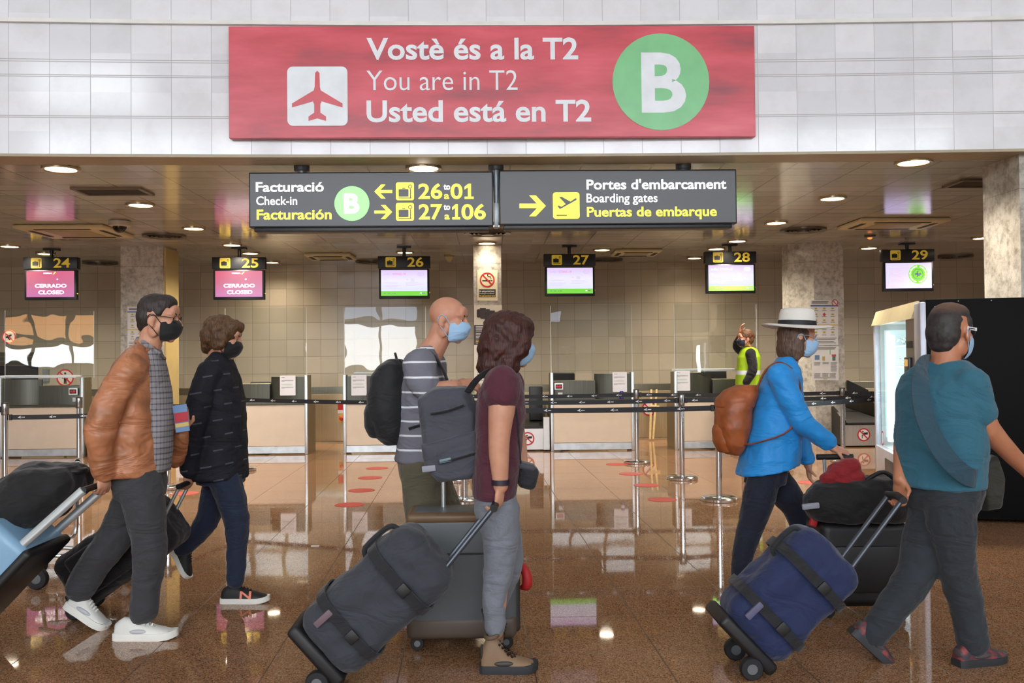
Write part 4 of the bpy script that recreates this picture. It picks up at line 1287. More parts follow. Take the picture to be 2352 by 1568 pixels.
def tape(a, b, label, za=0.885, zb=0.885, n0=0.12, step=0.32):
    """webbing with arrow marks, from post a to post b"""
    d = V((b.x - a.x, b.y - a.y, 0)); L = d.length; d.normalize()
    nrm = V((d.y, -d.x, 0))
    o = thing('queue_tape', V(((a.x + b.x) / 2, (a.y + b.y) / 2, 0.85)), label, 'queue tape', 'black queue tapes with white arrows')
    A, B_ = V((a.x, a.y, za)) + d * 0.039, V((b.x, b.y, zb)) - d * 0.039
    R = []
    n = 10
    def at(s):
        return A.lerp(B_, s) + V((0, 0, -0.012 * 4 * s * (1 - s)))
    for i in range(n + 1):
        c = at(i / n)
        R.append([c + nrm * 0.001 + V((0, 0, -0.025)), c + nrm * 0.001 + V((0, 0, 0.025)), c - nrm * 0.001 + V((0, 0, 0.025)), c - nrm * 0.001 + V((0, 0, -0.025))])
    mb = MB().loft(R); w = mb.build('webbing', tape_mat, o, smooth=False)
    mb = MB(); s = n0
    LL = (B_ - A).length
    while s < LL - 0.08:
        c = at(s / LL) + nrm * 0.0015
        mb.prism([(-.033, -.002), (.004, .018), (-.004, .002), (.004, -.012)], c, d, UZ, 0.001)
        for k in range(3): mb.prism([(.006 + k * .012, -.004), (.015 + k * .012, -.004), (.017 + k * .012, .005), (.008 + k * .012, .005)], c, d, UZ, 0.001)
        s += step
    mb.build('arrow_marks', mark, w, smooth=False)
    for c, q in ((A, 1), (B_, -1)):
        MB().box(c + d * 0.016 * q, (0.03, 0.03, 0.062), Matrix((d, -nrm, UZ)).transposed(), 0.004).build('tape_clip', sign_blk, o, smooth=False)
sA = stanchion(1463, 1063, 'chrome queue stanchion farthest back in front of counter 27')
sB = stanchion(1567, 1100, 'chrome queue stanchion second in front of counter 28')
sC = stanchion(1652, 1149, 'chrome queue stanchion nearest the camera beside the brown backpack')
sD = stanchion(1937, 1060, 'chrome queue stanchion in front of the poster column')
sH1 = stanchion(1055, 1066, 'chrome queue stanchion farthest back hidden behind the grey shoulder bag')
sH2 = stanchion(1044, 1105, 'chrome queue stanchion whose base edge shows under the grey shoulder bag')
sH3 = stanchion(1068, 1153, 'chrome queue stanchion right behind the grey suitcase')
sE = stanchion(12, 1131, 'chrome queue stanchion at the far left edge')
sF = stanchion(182, 1094, 'chrome queue stanchion at the right end of counter 24')
sG = stanchion(386, 1122, 'chrome queue stanchion between tan jacket man and dark coat woman')
sI = stanchion(556, 1080, 'chrome queue stanchion right behind the dark coat woman')
off = lambda p, dx, dy=0: V((p.x + dx, p.y + dy, 0))
sB2 = off(sB, 3.2, 0.6); sC2 = off(sC, 2.3, 1.5)
for p, lb in ((sB2, 'chrome queue stanchion hidden behind the vending machine, middle row'), ):
    pass
tape(sH1, sA, 'queue tape ending at the farthest stanchion before counter 27')
tape(sA, sD, 'queue tape between the farthest stanchion and the poster column stanchion')
tape(sD, off(sD, 2.2), 'queue tape running right from the poster column stanchion')
tape(sH2, sB, 'queue tape ending at the middle stanchion before counter 28')
tape(sB, sB2, 'queue tape running right from the middle stanchion past the blue jacket')
tape(sH3, sC, 'queue tape ending at the nearest stanchion by the brown backpack')
tape(sC, sC2, 'queue tape running right from the nearest stanchion to the vending machine')
tape(sI, sH2, 'queue tape in front of counters 25 and 26')
tape(off(sE, -1.2), sE, 'short queue tape at the left edge')
tape(sG, sI, 'queue tape behind the dark coat woman')
aa, bb = W(-60, 957, 8.6), W(300, 953, 9.0)
tape(sE, off(sG, 0, 0), 'queue tape in front of counter 24 passing behind the tan jacket', 0.80, 0.83)
for q, lb in ((sB2, 'chrome queue stanchion behind the vending machine in the middle row'), (sC2, 'chrome queue stanchion behind the vending machine in the near row')):
    o = copy_tree(_proto); o.location = q; o['label'] = lb
o = copy_tree(_proto); o.location = off(sD, 2.2); o['label'] = 'chrome queue stanchion behind the vending machine in the far row'
o = copy_tree(_proto); o.location = off(sE, -1.2); o['label'] = 'chrome queue stanchion just beyond the left edge'

# ================================================================== VENDING MACHINE
A = W(2120, 1200, 7.52); A.z = 0
B_ = W(2011, 1100, 9.75); B_.z = 0
e1 = (B_ - A); LV = e1.length; e1.normalize()
e2 = V((e1.y, -e1.x, 0))
R3 = Matrix((-e1, e2, UZ)).transposed()
class MBF(MB):
    """shapes laid out from the near corner of the machine front"""
    def build(self, *a, **k):
        if k.get('local'):
            for v in self.bm.verts: v.co.x = LV - v.co.x
        return MB.build(self, *a, **k)
HV = 1.84
DV = 1.35
o = thing('vending_machine', B_, 'tall vending machine with black side, lit glass front and white frame', 'vending machine', None, 0.0, R3)
# local: x along the front away from the camera, y into the machine (to the right), z up
# front faces -y
blackside = mat('vending_black', '#070606', 0.6, var=0.02, spec=0.12)
framew = mat('vending_frame', '#c9cbd8', 0.35, 0.1)
MBF().boxb(0.0, 0.03, 0.05, DV, 0.03, HV, 0.004).build('side_panel', blackside, o, local=True)
MBF().boxb(LV - 0.03, LV, 0.05, DV, 0.03, HV, 0.004).build('side_panel', blackside, o, local=True)
MBF().boxb(0.0, LV, DV - 0.02, DV, 0.03, HV).build('back_panel', blackside, o, local=True, smooth=False)
MBF().boxb(0.03, LV - 0.03, 0.05, DV - 0.02, HV - 0.02, HV).build('top_panel', blackside, o, local=True, smooth=False)
MBF().boxb(0.03, LV - 0.03, 0.05, DV - 0.02, 0.03, 0.05).build('base_panel', blackside, o, local=True, smooth=False)
g0, g1, k0 = 0.62, LV - 0.06, 0.24
fr = MBF()
fr.boxb(0.0, k0, 0.0, 0.06, 0.03, HV - 0.02, 0.02)
fr.boxb(g1, LV, 0.0, 0.06, 0.03, HV - 0.10, 0.012)
fr.boxb(k0, LV, 0.0, 0.06, 0.03, 0.42, 0.008)
door = fr.build('door_frame', framew, o, local=True)
mb = MBF(); mb.prism([(-0.02, HV - 0.15), (0.06, HV - 0.15), (0.06, HV), (0.03, HV)], V((k0, 0, 0)), V((0, 1, 0)), UZ, LV - k0)
mb.build('top_rail', mat('vending_top', '#cfc29a', 0.4), o, local=True, smooth=False)
pnl = MBF().boxb(k0, g0 - 0.02, 0.005, 0.06, 0.42, HV - 0.14).build('control_panel', mat('vending_panel', '#8b7f79', 0.35), o, local=True, smooth=False)
MBF().boxb(k0 + 0.10, g0 - 0.10, -0.03, 0.006, 1.18, 1.36, 0.01).build('card_reader', mat('reader_dark', '#2e3136', 0.3), pnl, local=True)
MBF().boxb(k0 + 0.12, g0 - 0.14, -0.034, -0.028, 1.28, 1.34).build('reader_screen', emit_mat('reader_amber', (0.9, 0.5, 0.1), 0.5), pnl, local=True, smooth=False)
kp = MBF()
for i in range(3):
    for j in range(5): kp.boxb(k0 + 0.10 + i * 0.06, k0 + 0.14 + i * 0.06, -0.004, 0.006, 0.84 + j * 0.04, 0.865 + j * 0.04)
kp.build('keypad', mat('key_white', '#cfcfd2', 0.4), pnl, local=True, smooth=False)
MBF().boxb(k0 + 0.08, g0 - 0.08, -0.003, 0.006, 1.44, 1.50).build('coin_slot', sign_blk, pnl, local=True, smooth=False)
MBF().boxb(0.9, 1.7, -0.006, 0.01, 0.12, 0.34, 0.01).build('delivery_flap', mat('flap_dark', '#26262a', 0.3), o, local=True)
# lit cabinet
inner = mat('cabinet_white', '#dfe9ea', 0.5)
MBF().boxb(g0, g1, 0.62, 0.64, 0.42, HV - 0.14).build('cabinet_back', inner, o, local=True, smooth=False)
for a in (g0 - 0.02, g1): MBF().boxb(a, a + 0.02, 0.06, 0.64, 0.42, HV - 0.14).build('cabinet_wall', inner, o, local=True, smooth=False)
MBF().boxb(g1 - 0.006, g1 - 0.002, 0.10, 0.60, 0.50, HV - 0.20).build('added_glow_sheet', emit_mat('cabinet_glow', (0.72, 0.92, 0.95), 0.7), o, local=True, smooth=False)  # added glowing sheet, not a lamp: brightens the cabinet's far wall
MBF().boxb(g0, g1, 0.06, 0.64, 0.40, 0.42).build('cabinet_floor', inner, o, local=True, smooth=False)
MBF().boxb(g0, g1, 0.06, 0.64, HV - 0.14, HV - 0.12).build('cabinet_roof', inner, o, local=True, smooth=False)
MBF().boxb(1.70, 1.76, 0.05, 0.10, 0.50, 1.58, 0.01).build('light_tube', emit_mat('led_tube', (0.86, 0.97, 1.0), 22.0), o, local=True)
MBF().boxb(g1 - 0.30, g1 - 0.27, 0.07, 0.10, 0.48, 1.62, 0.01).build('light_tube', emit_mat('led_tube_soft', (0.80, 0.95, 1.0), 4.0), o, local=True)
for k in range(5):
    z = 0.62 + 0.21 * k
    sh = MBF().boxb(g0 + 0.02, g1 - 0.02, 0.16, 0.60, z, z + 0.012).build('shelf', inner, o, local=True, smooth=False)
    mb = MBF()
    for q in range(6):
        xx = g0 + 0.14 + q * (g1 - g0 - 0.2) / 6
        mb.tube([V((xx + 0.035 * math.cos(a * 0.9), 0.18 + a * 0.012, z + 0.055 + 0.035 * math.sin(a * 0.9))) for a in range(0, 34)], 0.003, 5)
    mb.build('coil', chrome, sh, local=True)
MBF().boxb(g0 - 0.02, g1, 0.012, 0.018, 0.42, HV - 0.14).build('glass_front', clear('vending_glass', boost=0.4), o, local=True, smooth=False)
mb = MBF()
ring_strip(mb, g1 - 0.35, 0.52, 0.06, 0.075, V((0, 0.010, 0)), V((1, 0, 0)), UZ, 0.001)
mb.build('prohibition_sticker', red_ring, o, local=True, smooth=False)
fm = MBF()
for s, yy in ((0.1, 0.1), (LV - 0.1, 0.1), (0.1, DV - 0.1), (LV - 0.1, DV - 0.1)): fm.lathe([(0.03, 0), (0.03, 0.035)], V((s, yy, 0)), 12)
fm.build('feet', sign_blk, o, local=True)
rv = MBF()
for yy, z in ((0.12, HV - 0.06), (0.17, HV - 0.06), (0.12, HV - 0.15), (0.17, HV - 0.15), (0.30, HV - 0.02), (0.55, HV - 0.02), (1.2, HV - 0.03), (0.72, 0.5), (0.86, 0.62), (0.88, 0.40), (0.80, 0.22), (0.55, 0.30)):
    rv.ell(V((-0.002, yy, z)), (0.005, 0.006, 0.006), None, 8, 6)
rv.build('rivets', chrome, o, local=True)
# ================================================================== PEOPLE: helpers
def cloud_tex(name, size, depth=2):
    t = bpy.data.textures.get(name)
    if t is None:
        t = bpy.data.textures.new(name, 'CLOUDS'); t.noise_scale = size; t.noise_depth = depth
    return t
def fuse(mb, name, material, parent, voxel=0.010, smooth=5, wrinkle=0.0, wsize=0.10):
    """overlapping closed shapes grown together into one continuous surface"""
    o = mb.build(name, material, parent)
    r = o.modifiers.new('one_surface', 'REMESH'); r.mode = 'VOXEL'; r.voxel_size = voxel; r.use_smooth_shade = True
    if smooth:
        s = o.modifiers.new('soften', 'SMOOTH'); s.factor = 0.5; s.iterations = smooth
    if wrinkle:
        d = o.modifiers.new('folds', 'DISPLACE'); d.texture = cloud_tex('folds_%d' % int(wsize * 1000), wsize); d.strength = wrinkle; d.mid_level = 0.5
    return o
class Fig:
    def __init__(self, depth, px_foot, label, phi=0.0):
        self.D = depth
        self.phi = phi
        self.f = V((math.cos(phi), math.sin(phi), 0)); self.l = V((-math.sin(phi), math.cos(phi), 0))
        p = W(px_foot, 1300, depth)
        self.root = thing('person', V((p.x, depth, 0)), label, 'person')
        self.body = MB()
        self.px = (W(1177, 900, depth).x - W(1176, 900, depth).x)
    def J(self, px, py, dy=0.0): return W(px, py, self.D + dy)
    def ring(self, c, hd, hb, n=30, e=2.3, tilt=0.0, rot=0.0):
        f = self.f * math.cos(rot) + self.l * math.sin(rot); l = self.l * math.cos(rot) - self.f * math.sin(rot)
        R = []
        for k in range(n):
            a = 2 * math.pi * k / n
            ca, sa = math.cos(a), math.sin(a)
            x = math.copysign(abs(ca) ** (2 / e), ca) * hd
            y = math.copysign(abs(sa) ** (2 / e), sa) * hb
            R.append(c + f * x + l * y + V((0, 0, -x * tilt)))
        return R
    def torso(self, mb, rows, dy=0.0, tilt=0.0):
        """rows: (px left, px right, py, half breadth[, tilt])"""
        R = []
        for r in rows:
            a, b = self.J(r[0], r[2], dy), self.J(r[1], r[2], dy)
            w = (b - a).length / 2
            hb = r[3]
            if mb is self.body: w, hb = w * .84, hb * .72
            if self.phi:
                cw = w * w - (hb * math.sin(self.phi)) ** 2
                hd = math.sqrt(max(cw, 0.004)) / max(abs(math.cos(self.phi)), 0.2)
            else: hd = w
            R.append(self.ring((a + b) / 2, hd, hb, tilt=(r[4] if len(r) > 4 else tilt)))
        mb.loft(R)
    def limb(self, mb, pts, radii, sub=4):
        mb.limb([self.J(*p) for p in pts], radii, 16, sub)
    # --- head
    def head(self, px, py, dy=0.0, yaw=0.0, pitch=0.0, roll=0.0, k=1.0, neck=None, nr=0.058, ears=True):
        a = self.phi + yaw
        R = Matrix.Rotation(a, 3, 'Z') @ Matrix.Rotation(pitch, 3, 'Y') @ Matrix.Rotation(roll, 3, 'X')
        c = self.J(px, py, dy)
        self.hc, self.hR, self.hk = c, R, k
        b = self.body
        E = lambda x, y, z, rx, ry, rz, rot=None: b.ell(c + R @ (V((x, y, z)) * k), (rx * k, ry * k, rz * k), R if rot is None else R @ rot, 22, 16)
        E(-.012, 0, .032, .098, .077, .088)
        E(.030, 0, -.015, .064, .064, .088)
        E(.034, 0, -.068, .050, .050, .044)
        E(.068, 0, -.094, .022, .024, .020)
        for s in (-1, 1):
            E(.064, s * .036, -.020, .026, .026, .030)
            E(.070, s * .030, .034, .021, .030, .012)
            E(.0775, s * .031, .0205, .012, .020, .006); E(.0765, s * .031, .000, .012, .019, .006)
            E(-.002, s * .058, -.055, .030, .014, .040)
        E(.076, 0, .050, .018, .048, .034)
        b.tube([c + R @ (V(p) * k) for p in ((.086, 0, .026), (.098, 0, .004), (.113, 0, -.022), (.098, 0, -.032))], [.010 * k, .010 * k, .014 * k, .011 * k], 12)
        for s in (-1, 1): E(.100, s * .012, -.027, .011, .009, .008)
        E(.092, 0, -.054, .010, .024, .007); E(.090, 0, -.066, .011, .021, .008)
        if ears:
            for s in (-1, 1):
                E(-.012, s * .080, -.006, .020, .010, .033, Matrix.Rotation(-.25 * s, 3, 'Z') @ Matrix.Rotation(.2, 3, 'Y'))
                E(-.006, s * .078, -.030, .012, .009, .014)
        if neck:
            n = self.J(*neck)
            b.tube([c + R @ (V((-.022, 0, -.02)) * k), (c + R @ (V((-.028, 0, -.09)) * k)).lerp(n, .25), n], [nr * .95, nr, nr * 1.15], 16, sub=3)
    def hp(self, x, y, z): return self.hc + self.hR @ (V((x, y, z)) * self.hk)
    def eyes(self, iris='#3a2a1c', brow='#2a1f18'):
        white = mat('eye_white', '#d8d4cf', 0.2); ir = mat('iris_' + iris, iris, 0.15)
        for s in (-1, 1):
            mb = MB().ell(self.hp(.0735, s * .031, .010), (.0118 * self.hk,) * 3, None, 14, 10)
            e = mb.build('eye', white, self.root)
            MB().ell(self.hp(.0838, s * .0315, .010), (.0026, .0055, .0055), self.hR, 12, 8).build('iris', ir, e)
            mb = MB().tube([self.hp(.089, s * .012, .032), self.hp(.087, s * .032, .037), self.hp(.073, s * .052, .031)], [.0035, .004, .0025], 8, sub=3)
            mb.build('eyebrow', mat('brow_' + brow, brow, 0.8), self.root)
    def mask(self, material, loops=True, puff=1.0):
        """cloth mask over nose and mouth: a pleated shell with ear loops"""
        mb = MB(); rows = []
        prof = ((-.108, .060, .042), (-.090, .092, .056), (-.070, .108, .062), (-.045, .116, .066), (-.022, .120, .064), (-.004, .108, .056), (.004, .098, .046))
        for z, xf, hy in prof:
            row = []
            for i in range(13):
                a = (i / 12 - .5) * math.pi
                row.append(self.hp(.030 + (xf * puff - .026) * math.cos(a) ** .8 if abs(math.cos(a)) > 1e-6 else .030, hy * 1.03 * math.sin(a), z))
            rows.append(row)
        mb.loft(rows, cap=False, closed=False)
        o = mb.build('face_mask', material, self.root)
        s_ = o.modifiers.new('cloth', 'SOLIDIFY'); s_.thickness = 0.004; s_.offset = 0
        d = o.modifiers.new('soft', 'SUBSURF'); d.levels = 1; d.render_levels = 2
        if loops:
            for s in (-1, 1):
                MB().tube([self.hp(.034, s * .066, -.020), self.hp(.0, s * .084, .020), self.hp(-.026, s * .088, .012), self.hp(-.026, s * .086, -.02), self.hp(.0, s * .078, -.05), self.hp(.030, s * .064, -.085)], .0022, 6, sub=4).build('ear_loop', material, o)
        return o
    def glasses(self, material, lens=True):
        fr = MB()
        for s in (-1, 1):
            fr.tube([self.hp(.102 - .012 * (abs(math.cos(t_)) * (1 if math.cos(t_) * s > 0 else 0)), s * .034 + .026 * math.cos(t_), .008 + .018 * math.sin(t_)) for t_ in [2 * math.pi * k / 20 for k in range(20)]], .0018, 6, closed=True)
            fr.tube([self.hp(.090, s * .060, .014), self.hp(.05, s * .080, .016), self.hp(-.012, s * .088, .014), self.hp(-.03, s * .086, -.006)], .0022, 6, sub=3)
        fr.tube([self.hp(.104, -.010, .012), self.hp(.108, 0, .016), self.hp(.104, .010, .012)], .002, 6)
        return fr.build('glasses', material, self.root)
    # --- hands
    def hand(self, w, d, n, thumb, curl=0.5, k=1.0, spread=0.0):
        """w wrist point, d direction of the fingers, n side the fingers close to, thumb +1/-1"""
        b = self.body
        d = d.normalized(); n = (n - d * n.dot(d)).normalized(); s = d.cross(n) * thumb
        R = Matrix((d, s, n)).transposed()
        b.ell(w + d * .050 * k, (.054 * k, .041 * k, .017 * k), R, 16, 12)
        b.ell(w + d * .072 * k, (.026 * k, .043 * k, .015 * k), R, 16, 12)
        b.ell(w + d * .030 * k + s * .024 * k + n * .006, (.034 * k, .018 * k, .016 * k), R, 14, 10)
        b.ell(w + d * .004, (.03 * k, .030 * k, .022 * k), R, 14, 10)
        for i, L in enumerate((.074, .082, .076, .060)):
            o = (.030 - .0205 * i) * k
            p = w + d * ((.092 - .004 * abs(i - 1.2)) * k) + s * o
            a = 0.0; P = [p - d * .02 * k, p]; dd = d + s * spread * (1.5 - i) * .12
            for q, fr in enumerate((.46, .31, .23)):
                a += curl * (.75, 1.0, .75)[q]
                p = p + (dd.normalized() * math.cos(a) + n * math.sin(a)) * (L * fr * k)
                P.append(p)
            b.tube(P, [.0095 * k, .0095 * k, .0088 * k, .0080 * k, .0062 * k], 10)
            b.ell(P[-1], (.0065 * k,) * 3, None, 10, 8)
        p = w + d * .026 * k + s * .034 * k + n * .004
        P = [p - s * .012, p, p + (d * .62 + s * .62 + n * .35 * (0.4 + curl)).normalized() * .040 * k]
        P.append(P[-1] + (d * .85 + s * .12 + n * (.25 + .6 * curl)).normalized() * .030 * k)
        b.tube(P, [.014 * k, .0125 * k, .0105 * k, .0080 * k], 10)
        b.ell(P[-1], (.008 * k,) * 3, None, 10, 8)
    # --- shoes
    def shoe(self, heel, toe, upper, sole, w=.047, high=0.0, accent=None, k=1.0, up=V((0, 0, 1)), logo=None, laces=None, sole_h=.028):
        x = (toe - heel); L = x.length; x.normalize()
        y = up.cross(x).normalized(); z = x.cross(y)
        def P(a, b, c): return heel + x * (a * L) + y * b + z * c
        prof = [(0.015, .60, .070), (.06, .74, .088 + high * .5), (.15, .78, .100 + high), (.27, .80, .098 + high), (.36, .84, .092 + high * .55), (.48, .90, .080), (.62, .98, .068), (.76, 1.0, .058), (.88, .90, .048), (.955, .66, .040), (.99, .34, .032)]
        R = []
        for a, ww, top in prof:
            ring = []
            for i in range(17):
                t_ = math.pi * i / 16
                c_, s_ = math.cos(t_), math.sin(t_)
                ring.append(P(a, w * ww * math.copysign(abs(c_) ** .75, c_), sole_h * .6 + (top * k - sole_h * .6) * (s_ ** .8 if s_ > 0 else 0)))
            R.append(ring)
        mb = MB().loft(R)
        o = mb.build('shoe', upper, self.root, angle=60)
        R = []
        for a, ww, _ in [(-.01, .50, 0)] + prof + [(1.012, .20, 0)]:
            lift = .012 * max(0, (a - .72) / .28) ** 2 * (L / .28)
            h = w * min(ww + .08, 1.06)
            R.append([P(a, h, lift), P(a, h * 1.03, lift + sole_h * .5), P(a, h, lift + sole_h), P(a, -h, lift + sole_h), P(a, -h * 1.03, lift + sole_h * .5), P(a, -h, lift)])
        MB().loft(R).build('sole', sole, o, angle=50)
        if laces:
            lm = MB()
            for i in range(4):
                a = .40 + .065 * i
                top = .092 - .1 * (a - .36) + .004 + high * .3 * max(0, (.5 - a) / .14)
                lm.tube([P(a, -w * .5, top - .012), P(a + .01, 0, top + .004), P(a + .02, w * .5, top - .012)], .0028, 6, sub=3)
                lm.tube([P(a + .03, -w * .5, top - .016), P(a + .01, 0, top + .003), P(a - .01, w * .5, top - .010)], .0028, 6, sub=3)
            lm.build('laces', laces, o)
        if accent:
            mb = MB()
            RX = Matrix((x, y, z)).transposed()
            for sg in (-1, 1):
                mb.ell(P(.42, sg * w * .80, .046), (.045, .010, .012), RX, 16, 8)
                mb.ell(P(.90, sg * w * .52, .034), (.022, .012, .010), RX, 12, 8)
            mb.ell(P(.035, 0, .058 + high * .4), (.010, w * .62, .020 + high * .3), RX, 14, 8)
            mb.build('side_trim', accent, o)
        if high > .04:
            mb = MB()
            mb.tube([P(.10 + .11 * (1 - math.cos(q)), w * .90 * math.sin(q), .100 + high - .006 * math.cos(q)) for q in [2 * math.pi * k / 20 for k in range(20)]], .010, 10, closed=True)
            mb.build('padded_collar', boot_collar(), o)
            mb = MB()
            for i in range(5):
                for sg in (-1, 1): mb.ell(P(.34 + .055 * i, sg * w * (.50 + .02 * i), .125 - .013 * i), (.006, .005, .006), None, 8, 6)
            mb.build('eyelets', mat('eyelet_dark', '#26221f', .3, .6), o)
        if logo:
            mb = MB()
            q = P(.42, -w * .985, .030)
            put_text(mb, 'N', q, (x * 1.0 + y * -.10).normalized(), (z + y * .38).normalized(), 0, .066, 0, .044, .02)
            g = mb.build('letter_mark', logo, o, smooth=False)
            sd = g.modifiers.new('raised', 'SOLIDIFY'); sd.thickness = 0.006; sd.offset = 0
        return o
    def finish(self, skin, voxel=0.0055, smooth=3):
        return fuse(self.body, 'body', skin, self.root, voxel, smooth)
def ribbon(mb, pts, hw, th=.004, nrm=V((0, -1, 0)), sub=5):
    """flat webbing strap lying against a surface that faces nrm"""
    pts, _ = smooth_path([V(p) for p in pts], [1] * len(pts), sub)
    R = []
    for i, p in enumerate(pts):
        d = (pts[min(i + 1, len(pts) - 1)] - pts[max(i - 1, 0)]).normalized()
        s = nrm.cross(d)
        s = s.normalized() if s.length > .05 else V((1, 0, 0))
        n = d.cross(s).normalized()
        R.append([p + s * hw + n * th, p - s * hw + n * th, p - s * hw - n * th, p + s * hw - n * th])
    mb.loft(R)
    return mb
def skin_mat(name, c):
    if name in _mats: return _mats[name]
    t = NT(name)
    c = col4(c)
    f = t.noise(18, 4)
    g = t.noise(90, 2)
    t.set(Base_Color=t.ramp(f, [(0.3, (c[0] * .93, c[1] * .86, c[2] * .84, 1)), (0.7, (min(1, c[0] * 1.05), c[1] * 1.06, c[2] * 1.06, 1))]), Roughness=0.48, Subsurface_Weight=0.08, Subsurface_Radius=(0.012, 0.005, 0.003))
    t.bump(g, 0.08, 0.002)
    _mats[name] = t.m
    return t.m
def cloth(name, c, c2=None, rough=0.85, scale=260, var=0.12, bump=0.25):
    if name in _mats: return _mats[name]
    t = NT(name)
    c = col4(c); c2 = col4(c2) if c2 else tuple(x * (1 - 2 * var) for x in c[:3]) + (1,)
    n = t.noise(scale, 2); m_ = t.noise(5, 3)
    base = t.mix(t.math('MULTIPLY', n, 0.8), c, c2)
    base = t.mix(0.35, base, t.ramp(m_, [(0.3, (0.8, 0.8, 0.8, 1)), (0.7, (1, 1, 1, 1))]), 'MULTIPLY')
    t.set(Base_Color=base, Roughness=rough, Sheen_Weight=0.15)
    t.bump(n, bump, 0.002)
    folds(t)
    _mats[name] = t.m
    return t.m
def boot_collar(): return mat('boot_collar_dark', '#6a5542', .7)
def folds(t, strength=0.55, dist=0.05, scale=7.0, stretch=0.42):
    """soft creases of worn cloth, running a little more across the limb than along it"""
    mp = t.n('ShaderNodeMapping'); mp.inputs['Scale'].default_value = (stretch * 1.3, stretch, 1.0); mp.inputs['Rotation'].default_value = (0.3, 0.5, 0)
    t.t.links.new(t.co(), mp.inputs['Vector'])
    x = t.n('ShaderNodeTexNoise'); x.inputs['Scale'].default_value = scale; x.inputs['Detail'].default_value = 3; x.inputs['Distortion'].default_value = 1.6
    t.t.links.new(mp.outputs[0], x.inputs['Vector'])
    b = t.n('ShaderNodeBump'); b.inputs['Strength'].default_value = strength; b.inputs['Distance'].default_value = dist
    t.t.links.new(x.outputs[0], b.inputs['Height'])
    old = t.b.inputs['Normal'].links
    if old: t.t.links.new(old[0].from_socket, b.inputs['Normal'])
    t.t.links.new(b.outputs[0], t.b.inputs['Normal'])
def hair_mat(name, c, c2, scale=(60, 60, 8), rough=0.55):
    if name in _mats: return _mats[name]
    t = NT(name)
    mp = t.n('ShaderNodeMapping'); mp.inputs['Scale'].default_value = scale
    t.t.links.new(t.co(), mp.inputs['Vector'])
    n = t.noise(2.5, 4, mp.outputs[0])
    t.set(Base_Color=t.ramp(n, [(0.3, col4(c)), (0.7, col4(c2))]), Roughness=rough)
    t.bump(n, 0.7, 0.006)
    _mats[name] = t.m
    return t.m
def hair(F, mb, name, material, wrinkle=0.012, wsize=0.03, voxel=0.007, smooth=3):
    return fuse(mb, name, material, F.root, voxel, smooth, wrinkle, wsize)
# ================================================================== PEOPLE
black_mask = cloth('mask_black', '#141416', '#0c0c0e', 0.8)
blue_mask = cloth('mask_blue', '#a9cbe8', '#8fb8de', 0.8)
navy_mask = cloth('mask_navy', '#1b2340', '#12182c', 0.8)
skin_a = skin_mat('skin_rosy', '#c99478'); skin_b = skin_mat('skin_warm', '#c58d72'); skin_c = skin_mat('skin_tan', '#b97c5c')
dark_frame = mat('glasses_dark', '#1c1a1c', 0.3)

# ------------------------------------------------------------------ 1 man in the tan jacket
F = Fig(4.75, 320, 'man in tan leather jacket, black mask and white sneakers pulling luggage')
F.head(366, 733, 0, 0.0, 0.12, 0, 1.0, neck=(338, 812))
J = F.J
b = F.body
F.torso(b, [(290, 365, 1095, .10), (290, 372, 1000, .09), (290, 372, 900, .09), (300, 365, 835, .09), (318, 360, 805, .06)])
F.limb(b, [(296, 852, -.17), (232, 985, -.24), (236, 1082, -.21)], [.05, .042, .030])
F.limb(b, [(322, 852, .17), (396, 1048, .25), (418, 985, .11)], [.05, .042, .030])
F.limb(b, [(318, 1110, -.09), (338, 1250, -.09), (330, 1405, -.09)], [.08, .058, .04])
F.limb(b, [(318, 1110, .09), (262, 1238, .09), (182, 1352, .09)], [.08, .058, .04])
F.hand(J(236, 1078, -.21), V((.08, .05, -1)), V((-.8, .42, 0)), 1, 0.85)
F.hand(J(418, 987, .11), V((.0, -.1, .98)), V((.2, -.9, 0)), 1, 0.7)
F.finish(skin_a)
F.eyes()
leather = NT('tan_leather')
n1 = leather.noise(9, 5); n2 = leather.noise(160, 3)
leather.set(Base_Color=leather.ramp(n1, [(0.3, col4('#95603f')), (0.55, col4('#b57550')), (0.75, col4('#c48764'))]), Roughness=0.42)
leather.bump(n2, 0.2, 0.002)
folds(leather, .6, .06, 6.0)
tan = leather.m
mb = MB()
F.torso(mb, [(252, 376, 1088, .205), (250, 378, 1040, .205), (250, 374, 980, .20), (250, 370, 920, .205), (260, 366, 870, .215), (280, 360, 828, .205), (300, 352, 802, .135), (312, 348, 790, .095)])
F.limb(mb, [(300, 848, -.165), (262, 905, -.215), (230, 985, -.245), (234, 1040, -.225), (237, 1083, -.21)], [.082, .078, .074, .064, .055], 4)
F.limb(mb, [(324, 848, .165), (360, 950, .22), (396, 1048, .25), (408, 1022, .18), (416, 996, .125)], [.08, .070, .062, .052, .046], 4)
jk = fuse(mb, 'jacket', tan, F.root, 0.009, 6, 0.022, 0.09)
mb = MB().tube([J(330, 808, -.075), J(352, 800, -.04), J(358, 815, 0), J(352, 800, .06), J(326, 786, .075), J(314, 784, 0), J(322, 798, -.07)], .014, 8, sub=3)
mb.build('jacket_collar', tan, jk)
MB().tube([J(264, 972, -.225), J(275, 970, -.228)], .005, 8).build('pocket_zip', chrome, jk)
shirt = NT('grey_check_shirt')
X, Y, Z = shirt.xyz()
c1 = shirt.line(Z, .028, .007); c2 = shirt.line(shirt.math('ADD', X, Y), .028, .006)
k = shirt.math('ADD', shirt.math('MULTIPLY', c1, .6), shirt.math('MULTIPLY', c2, .4))
shirt.set(Base_Color=shirt.mix(k, col4('#8f8c90'), col4('#45434a')), Roughness=0.85)
folds(shirt)
mb = MB()
